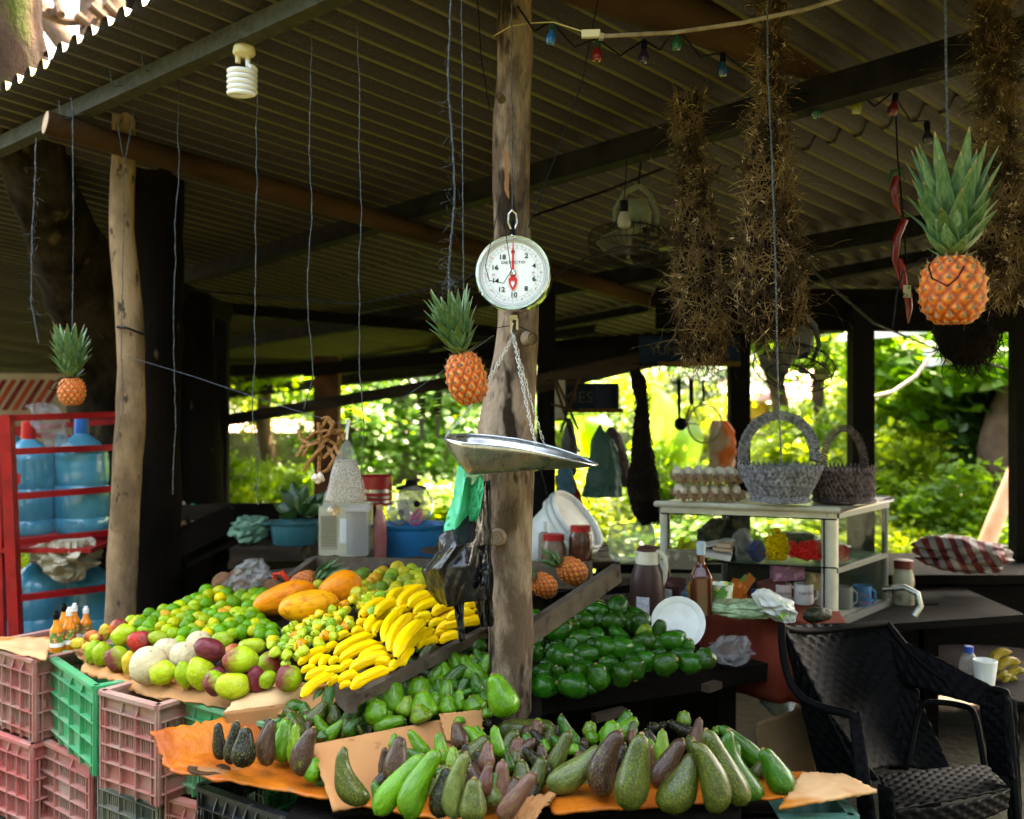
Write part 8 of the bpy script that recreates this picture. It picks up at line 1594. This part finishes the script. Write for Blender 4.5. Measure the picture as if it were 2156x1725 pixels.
mk('glass', MB().lathe([(0, -20 * s_), (12 * s_, -16 * s_), (15 * s_, -5 * s_), (12 * s_, 6 * s_), (8 * s_, 18 * s_)], 20, Matrix.Translation(P(1314, 462, 3.8))), M('dusty_bulb', (.30, .27, .22), rough=.4), t); mk('socket', MB().lathe([(9 * s_, 16 * s_), (9 * s_, 40 * s_), (0, 42 * s_)], 12, Matrix.Translation(P(1314, 462, 3.8))), mt['black'], t); mk('cord', MB().tube([P(1314, 422, 3.8), P(1320, 330, 3.8)], .002, 5), mt['black'], t)
# chilli string
t = thing('chilli_string', 'string of long dark red chillies hanging left of the large pineapple', 'chilli string', P(1900, 690, 3.3)); chm = M('chilli', (.22, .008, .008), (.15, .006, .006), 6, rough=.2, coat=.5)
for pts in ([(1888, 372), (1882, 400), (1886, 430), (1896, 455)], [(1905, 462), (1888, 500), (1884, 545), (1893, 590)], [(1898, 590), (1912, 620), (1914, 650), (1912, 680)], [(1892, 545), (1900, 565), (1904, 600), (1906, 625)]):
    mk('chilli', MB().tube([P(x, y, 3.3) for x, y in pts], [.011, .014, .011, .002], 10), chm, t)
mk('string', MB().tube([P(1886, 235, 3.3), P(1890, 330, 3.3), P(1904, 480, 3.3), P(1908, 560, 3.3)], .003, 6), mt['black'], t); mk('leaves', MB().tube([P(1870, 385, 3.3), P(1880, 362, 3.3), P(1898, 358, 3.3), P(1905, 380, 3.3)], [.003, .01, .01, .003], 5, flat=.3).tube([P(1880, 462, 3.3), P(1896, 455, 3.3), P(1912, 470, 3.3)], [.003, .01, .003], 5, flat=.3), LEAF[2], t); mk('price_tag', MB().box(P(1910, 613, 3.24), (.024, .002, .04)), M('tag_paper', (.45, .42, .28), (.1, .09, .05), 90, (.55, .6), rough=.8), t)
# ------------------------------------------------------------------ right side: table with cup, striped cloth, jar
t = thing('round_dark_table', 'dark table at the right with the foam cup and bottle', 'table', V((P(2110, 1455, 3.7).x, 3.7, 0))); p = P(2110, 1452, 3.7)
mk('top', MB().lathe([(0, p.z - .03), (.42, p.z - .03), (.43, p.z - .01), (.42, p.z), (0, p.z)], 40, Matrix.Translation(V((p.x + .15, 3.95, 0)))), mt['dplank'], t); mk('leg', MB().box((p.x + .15, 4.0, p.z / 2 - .02), (.09, .09, p.z - .04)), mt['dplank'], t)
t = thing('foam_cup', 'white ribbed foam cup on the dark table', 'cup', P(2074, 1450, 3.62)); s_ = 3.62 / F; pr = [(17 * s_, 0)]
for i in range(16): pr += [((17.2 + i * .42) * s_, (3 + i * 3.4) * s_), ((17.9 + i * .42) * s_, (4.6 + i * 3.4) * s_)]
pr += [(24.5 * s_, 60 * s_), (23 * s_, 61 * s_), (22 * s_, 59 * s_), (16 * s_, 2 * s_)]; mk('cup', MB().lathe(pr, 34, Matrix.Translation(P(2074, 1450, 3.62))), mt['white'], t)
t = thing('water_bottle_small', 'clear drink bottle with a blue cap beside the foam cup', 'bottle', P(2040, 1442, 3.72)); s_ = 3.72 / F; c = P(2040, 1442, 3.72); mk('bottle', MB().lathe([(17 * s_, 0), (19 * s_, 6 * s_), (18 * s_, 30 * s_), (20 * s_, 36 * s_), (17 * s_, 56 * s_), (8 * s_, 70 * s_)], 24, Matrix.Translation(c)), glassy('pet', (.30, .28, .26), .35, .05), t); mk('cap', MB().lathe([(9 * s_, 69 * s_), (9 * s_, 82 * s_), (0, 83 * s_)], 16, Matrix.Translation(c)), M('cap_blue', (.01, .05, .30), rough=.4), t); mk('label_base', MB().lathe([(18.5 * s_, 1 * s_), (19.5 * s_, 7 * s_)], 24, Matrix.Translation(c)), M('blue_band', (.01, .06, .35), rough=.4), t)
for i, (x0, y0, x1, y1) in enumerate(((2085, 1400, 2130, 1372), (2095, 1412, 2150, 1395), (2110, 1440, 2160, 1410), (2098, 1425, 2140, 1440))):
    o = bpy.data.objects.new('banana', BM['m']); COL.objects.link(o); m_, L_ = orient(P(x0, y0, 3.8), P(x1, y1, 3.85)); o.matrix_world = m_ @ Matrix.Diagonal((.034, .034, L_, 1)); o.color = (.22, .15, .01, 1); tag(o, 'overripe dark banana behind the foam cup, ' + ['topmost', 'middle', 'lowest right', 'lowest left'][i], 'banana', 'dark bananas on the right table')
t = thing('dark_sideboard', 'dark sideboard behind the wicker chair with cloth and jar on it', 'sideboard', V((P(1990, 1230, 4.6).x, 4.6, 0))); zc = P(1990, 1205, 4.6).z
mk('top', MB().box((P(2030, 0, 4.7).x, 4.85, zc - .02), (1.15, .62, .04)), mt['dplank'], t); mk('front', MB().box((P(2030, 0, 4.7).x, 4.60, zc - .21), (1.1, .03, .30)), mt['dplank'], t)
for dx in (-.5, .5): mk('leg', MB().box((P(2030, 0, 4.7).x + dx, 4.7, (zc - .25) / 2), (.08, .08, zc - .2)), mt['dplank'], t)
mk('lower_shelf', MB().box((P(2030, 0, 4.7).x, 4.85, zc - .40), (1.1, .5, .05)), mt['dplank'], t)
bag('striped_cloth', [(1128, 1965, 2005), (1138, 1952, 2080), (1145, 1944, 2110), (1165, 1942, 2125), (1185, 1955, 2120), (1200, 1985, 2100)], 4.45, None, 'crumpled red and white striped cloth bag on the dark sideboard', 'cloth', dep=.5, fold=.35, lump=.25, seed=41, n=60, m=40)
stp = [o for o in COL.objects if o.name.startswith('striped_cloth')][0]
sm_, t_, n_, l_, b_ = NT('red_white_stripes'); tcx = n_.new('ShaderNodeTexCoord'); wv = n_.new('ShaderNodeTexWave'); wv.inputs['Scale'].default_value = 6.2; wv.inputs['Distortion'].default_value = 1.5; wv.inputs['Detail'].default_value = 1; mp = n_.new('ShaderNodeMapping'); mp.inputs['Rotation'].default_value = (0, .5, .4); l_.new(tcx.outputs['Object'], mp.inputs[0]); l_.new(mp.outputs[0], wv.inputs[0])
l_.new(ramp(t_, wv.outputs['Fac'], .45, .52, (.22, .19, .18), (.12, .008, .011)), b_.inputs['Base Color']); b_.inputs['Roughness'].default_value = .7; stp.data.materials.append(sm_)
jar(1902, 1290, 46, 112, 4.2, M('pickle_jar', (.10, .07, .01), (.30, .28, .22), 5, (.5, .6), rough=.1, coat=.8), M('dark_red_lid', (.11, .015, .015), rough=.4), 'glass jar with a dark red lid right of the cabinet', group='jars with red lids')
one('curved_pipe', MB().tube([P(1860, 1240, 3.9), P(1905, 1236, 3.85), P(1932, 1250, 3.8), P(1938, 1275, 3.8), P(1925, 1296, 3.8)], .012, 10), galv, 'bent metal pipe handle below the jar with a dark red lid', 'pipe')
bag('light_bag', [(1432, 1606, 1660), (1450, 1600, 1672), (1480, 1604, 1672), (1500, 1620, 1668)], 3.5, M('grey_blue_sack', (.30, .36, .38), (.12, .16, .19), 6, rough=.7), 'pale blue grey sack on the floor behind the wicker chair', 'sack', dep=.8, fold=.2, seed=44)
# dark cupboard, and dark boards added in place of shade below
t = thing('dark_cupboard', 'dark cupboard standing in the shade behind the plank shelf', 'cupboard', V((P(1300, 1500, 4.3).x, 4.3, 0)))
mk('body', MB().box((P(1180, 0, 4.4).x, 4.45, .33), (1.5, .3, .66)), mt['dplank'], t)
for k in range(3): mk('door', MB().box((P(1180, 0, 4.4).x - .5 + k * .5, 4.285, .33), (.44, .02, .56)), mt['dplank'], t)
one('added_shade_board', MB().box((1.75, 5.4, .32), (2.6, .04, .62)), mt['dplank'], 'low dark board added behind the wicker chair in place of shade', 'wall')  # these boards are added to darken the lit ground behind
one('added_shade_board', MB().box((2.9, 4.9, .3), (.04, 1.2, .6)), mt['dplank'], 'short dark board added behind the dark table in place of shade', 'wall')
one('added_shade_board', MB().box((-1.55, 5.9, .45), (1.5, .04, .9)), mt['dplank'], 'low dark board added behind the pumpkin tray in place of shade', 'wall')
# ------------------------------------------------------------------ wicker armchair
wk, t_, n_, l_, b_ = NT('black_wicker'); b_.inputs['Base Color'].default_value = (.0022, .0022, .0025, 1); b_.inputs['Roughness'].default_value = .55; b_.inputs['Specular IOR Level'].default_value = .035
ch = thing('wicker_chair', 'black plastic wicker-pattern armchair at the lower right', 'chair', V((P(1900, 1700, 2.85).x, 2.95, 0)))
def weave(fn, nu, nv, name, flip=1, cell=(3, 3), amp=.007):
    """fn(u,v)->point; adds raised basket-weave relief along the normal"""
    U_, V_ = nu * cell[0], nv * cell[1]
    def g(i, j): return fn(i / U_, j / V_)
    mb = MB()
    for j in range(V_ + 1):
        for i in range(U_ + 1):
            p = g(i, j); du = g(min(i + 1, U_), j) - g(max(i - 1, 0), j); dv = g(i, min(j + 1, V_)) - g(i, max(j - 1, 0)); nn = du.cross(dv)
            nn = nn.normalized() * flip if nn.length > 1e-9 else V((0, 0, 0))
            c_ = (i / cell[0]); r_ = (j / cell[1]); ph = (int(r_) % 2) * pi
            h = max(0, sin(c_ * pi + ph)) * (abs(sin(r_ * pi)) ** .5)
            mb.v.append(p + nn * amp * h)
    for j in range(V_):
        for i in range(U_): q = j * (U_ + 1) + i; mb.f.append((q, q + 1, q + U_ + 2, q + U_ + 1))
    return mk(name, mb, wk, ch, solid=.006, ang=60)
def quad(pts, Zs, bow=0, bowv=0):
    q = [P(x, y, z) for (x, y), z in zip(pts, Zs)]
    def f(u, v):
        p = q[0].lerp(q[1], u).lerp(q[3].lerp(q[2], u), v); return p + V((0, bow * 4 * u * (1 - u), bowv * 4 * u * (1 - u) * (1 - v)))
    return f
back = quad([(1646, 1318), (1868, 1312), (2010, 1640), (1812, 1640)], [2.95, 3.20, 3.02, 2.80], .10, -.02)
weave(back, 17, 22, 'backrest', -1)
larm = quad([(1650, 1330), (1704, 1440), (1850, 1640), (1730, 1660)], [2.95, 2.9, 2.8, 2.92]); weave(larm, 8, 16, 'side_panel', -1)
rarm = quad([(1868, 1330), (2108, 1455), (2118, 1500), (1900, 1440)], [3.2, 2.9, 2.84, 3.12]); weave(rarm, 17, 4, 'armrest', -1)
weave(quad([(1880, 1400), (1936, 1455), (1912, 1620), (1870, 1620)], [3.18, 3.1, 3.02, 3.06]), 4, 12, 'side_panel', -1)
weave(quad([(2060, 1470), (2112, 1460), (2136, 1640), (2090, 1625)], [2.92, 2.86, 2.76, 2.86]), 4, 12, 'side_panel', -1)
weave(quad([(1850, 1632), (2075, 1608), (2125, 1660), (1880, 1706)], [2.78, 3.05, 2.74, 2.50]), 16, 12, 'seat', 1)
weave(quad([(1880, 1704), (2125, 1660), (2120, 1700), (1884, 1760)], [2.50, 2.74, 2.73, 2.5], -.03), 16, 4, 'front_apron', -1)
weave(quad([(1788, 1500), (1812, 1500), (1850, 1760), (1812, 1760)], [2.70, 2.68, 2.46, 2.5]), 2, 14, 'front_leg', -1)
weave(quad([(1850, 1650), (1880, 1660), (1890, 1790), (1856, 1790)], [2.56, 2.5, 2.48, 2.54]), 2, 8, 'front_leg', -1)
weave(quad([(2112, 1462), (2140, 1475), (2156, 1800), (2126, 1800)], [2.84, 2.84, 2.72, 2.74]), 2, 14, 'front_leg', -1)
for nm, pts, r_ in (('top_edge', [(1646, 1318, 2.95), (1668, 1326, 2.99), (1720, 1328, 3.06), (1790, 1320, 3.12), (1868, 1312, 3.2)], .011), ('arm_edge', [(1646, 1318, 2.95), (1648, 1370, 2.93), (1662, 1430, 2.9), (1690, 1470, 2.85), (1740, 1492, 2.78), (1796, 1506, 2.69), (1800, 1530, 2.68)], .012), ('arm_edge', [(1868, 1312, 3.2), (1920, 1375, 3.12), (1990, 1430, 3.02), (2060, 1450, 2.95), (2108, 1455, 2.88), (2122, 1480, 2.84), (2135, 1640, 2.78), (2150, 1800, 2.72)], .012), ('arm_opening', [(1912, 1610, 3.02), (1925, 1540, 3.05), (1938, 1490, 3.06), (1965, 1478, 3.04), (2020, 1484, 3.0), (2050, 1500, 2.96), (2064, 1560, 2.92), (2072, 1610, 2.9)], .009)):
    w = [P(*q) for q in pts]; mb = MB(); limb(mb, w, [r_] * len(w), 10, 0)
    mk(nm, mb, wk, ch)
for (x, y, Z) in ((1700, 1660, 3.0), (1960, 1640, 3.25)): a_ = P(x, y, Z); mk('rear_leg', MB().beam(V((a_.x, a_.y, 0)), a_, .045, .045, V((0, 1, 0))), wk, ch)
# ------------------------------------------------------------------ individual labels for look-alikes
def sx_(o):
    p = o.matrix_world.translation if o.rotation_mode else o.location; return p.x / max(p.y, .1)
bpy.context.view_layer.update()
by = {}
for o in COL.objects:
    if o.parent is None and o.get('label'): by.setdefault(o['label'], []).append(o)
ORD = ['first', 'second', 'third', 'fourth', 'fifth', 'sixth', 'seventh', 'eighth', 'ninth', 'tenth', 'eleventh', 'twelfth', 'thirteenth', 'fourteenth', 'fifteenth', 'sixteenth', 'seventeenth', 'eighteenth', 'nineteenth', 'twentieth']
ORD += ['twenty-' + q for q in ORD[:9]] + ['thirtieth'] + ['thirty-' + q for q in ORD[:9]]
for lab, os_ in by.items():
    if len(os_) > 1:
        os_.sort(key=sx_)
        for i, o in enumerate(os_):
            if i < 39: o['label'] = lab + ', ' + ORD[i] + ' from the left' if len(lab.split()) <= 12 else ORD[i] + ' ' + lab
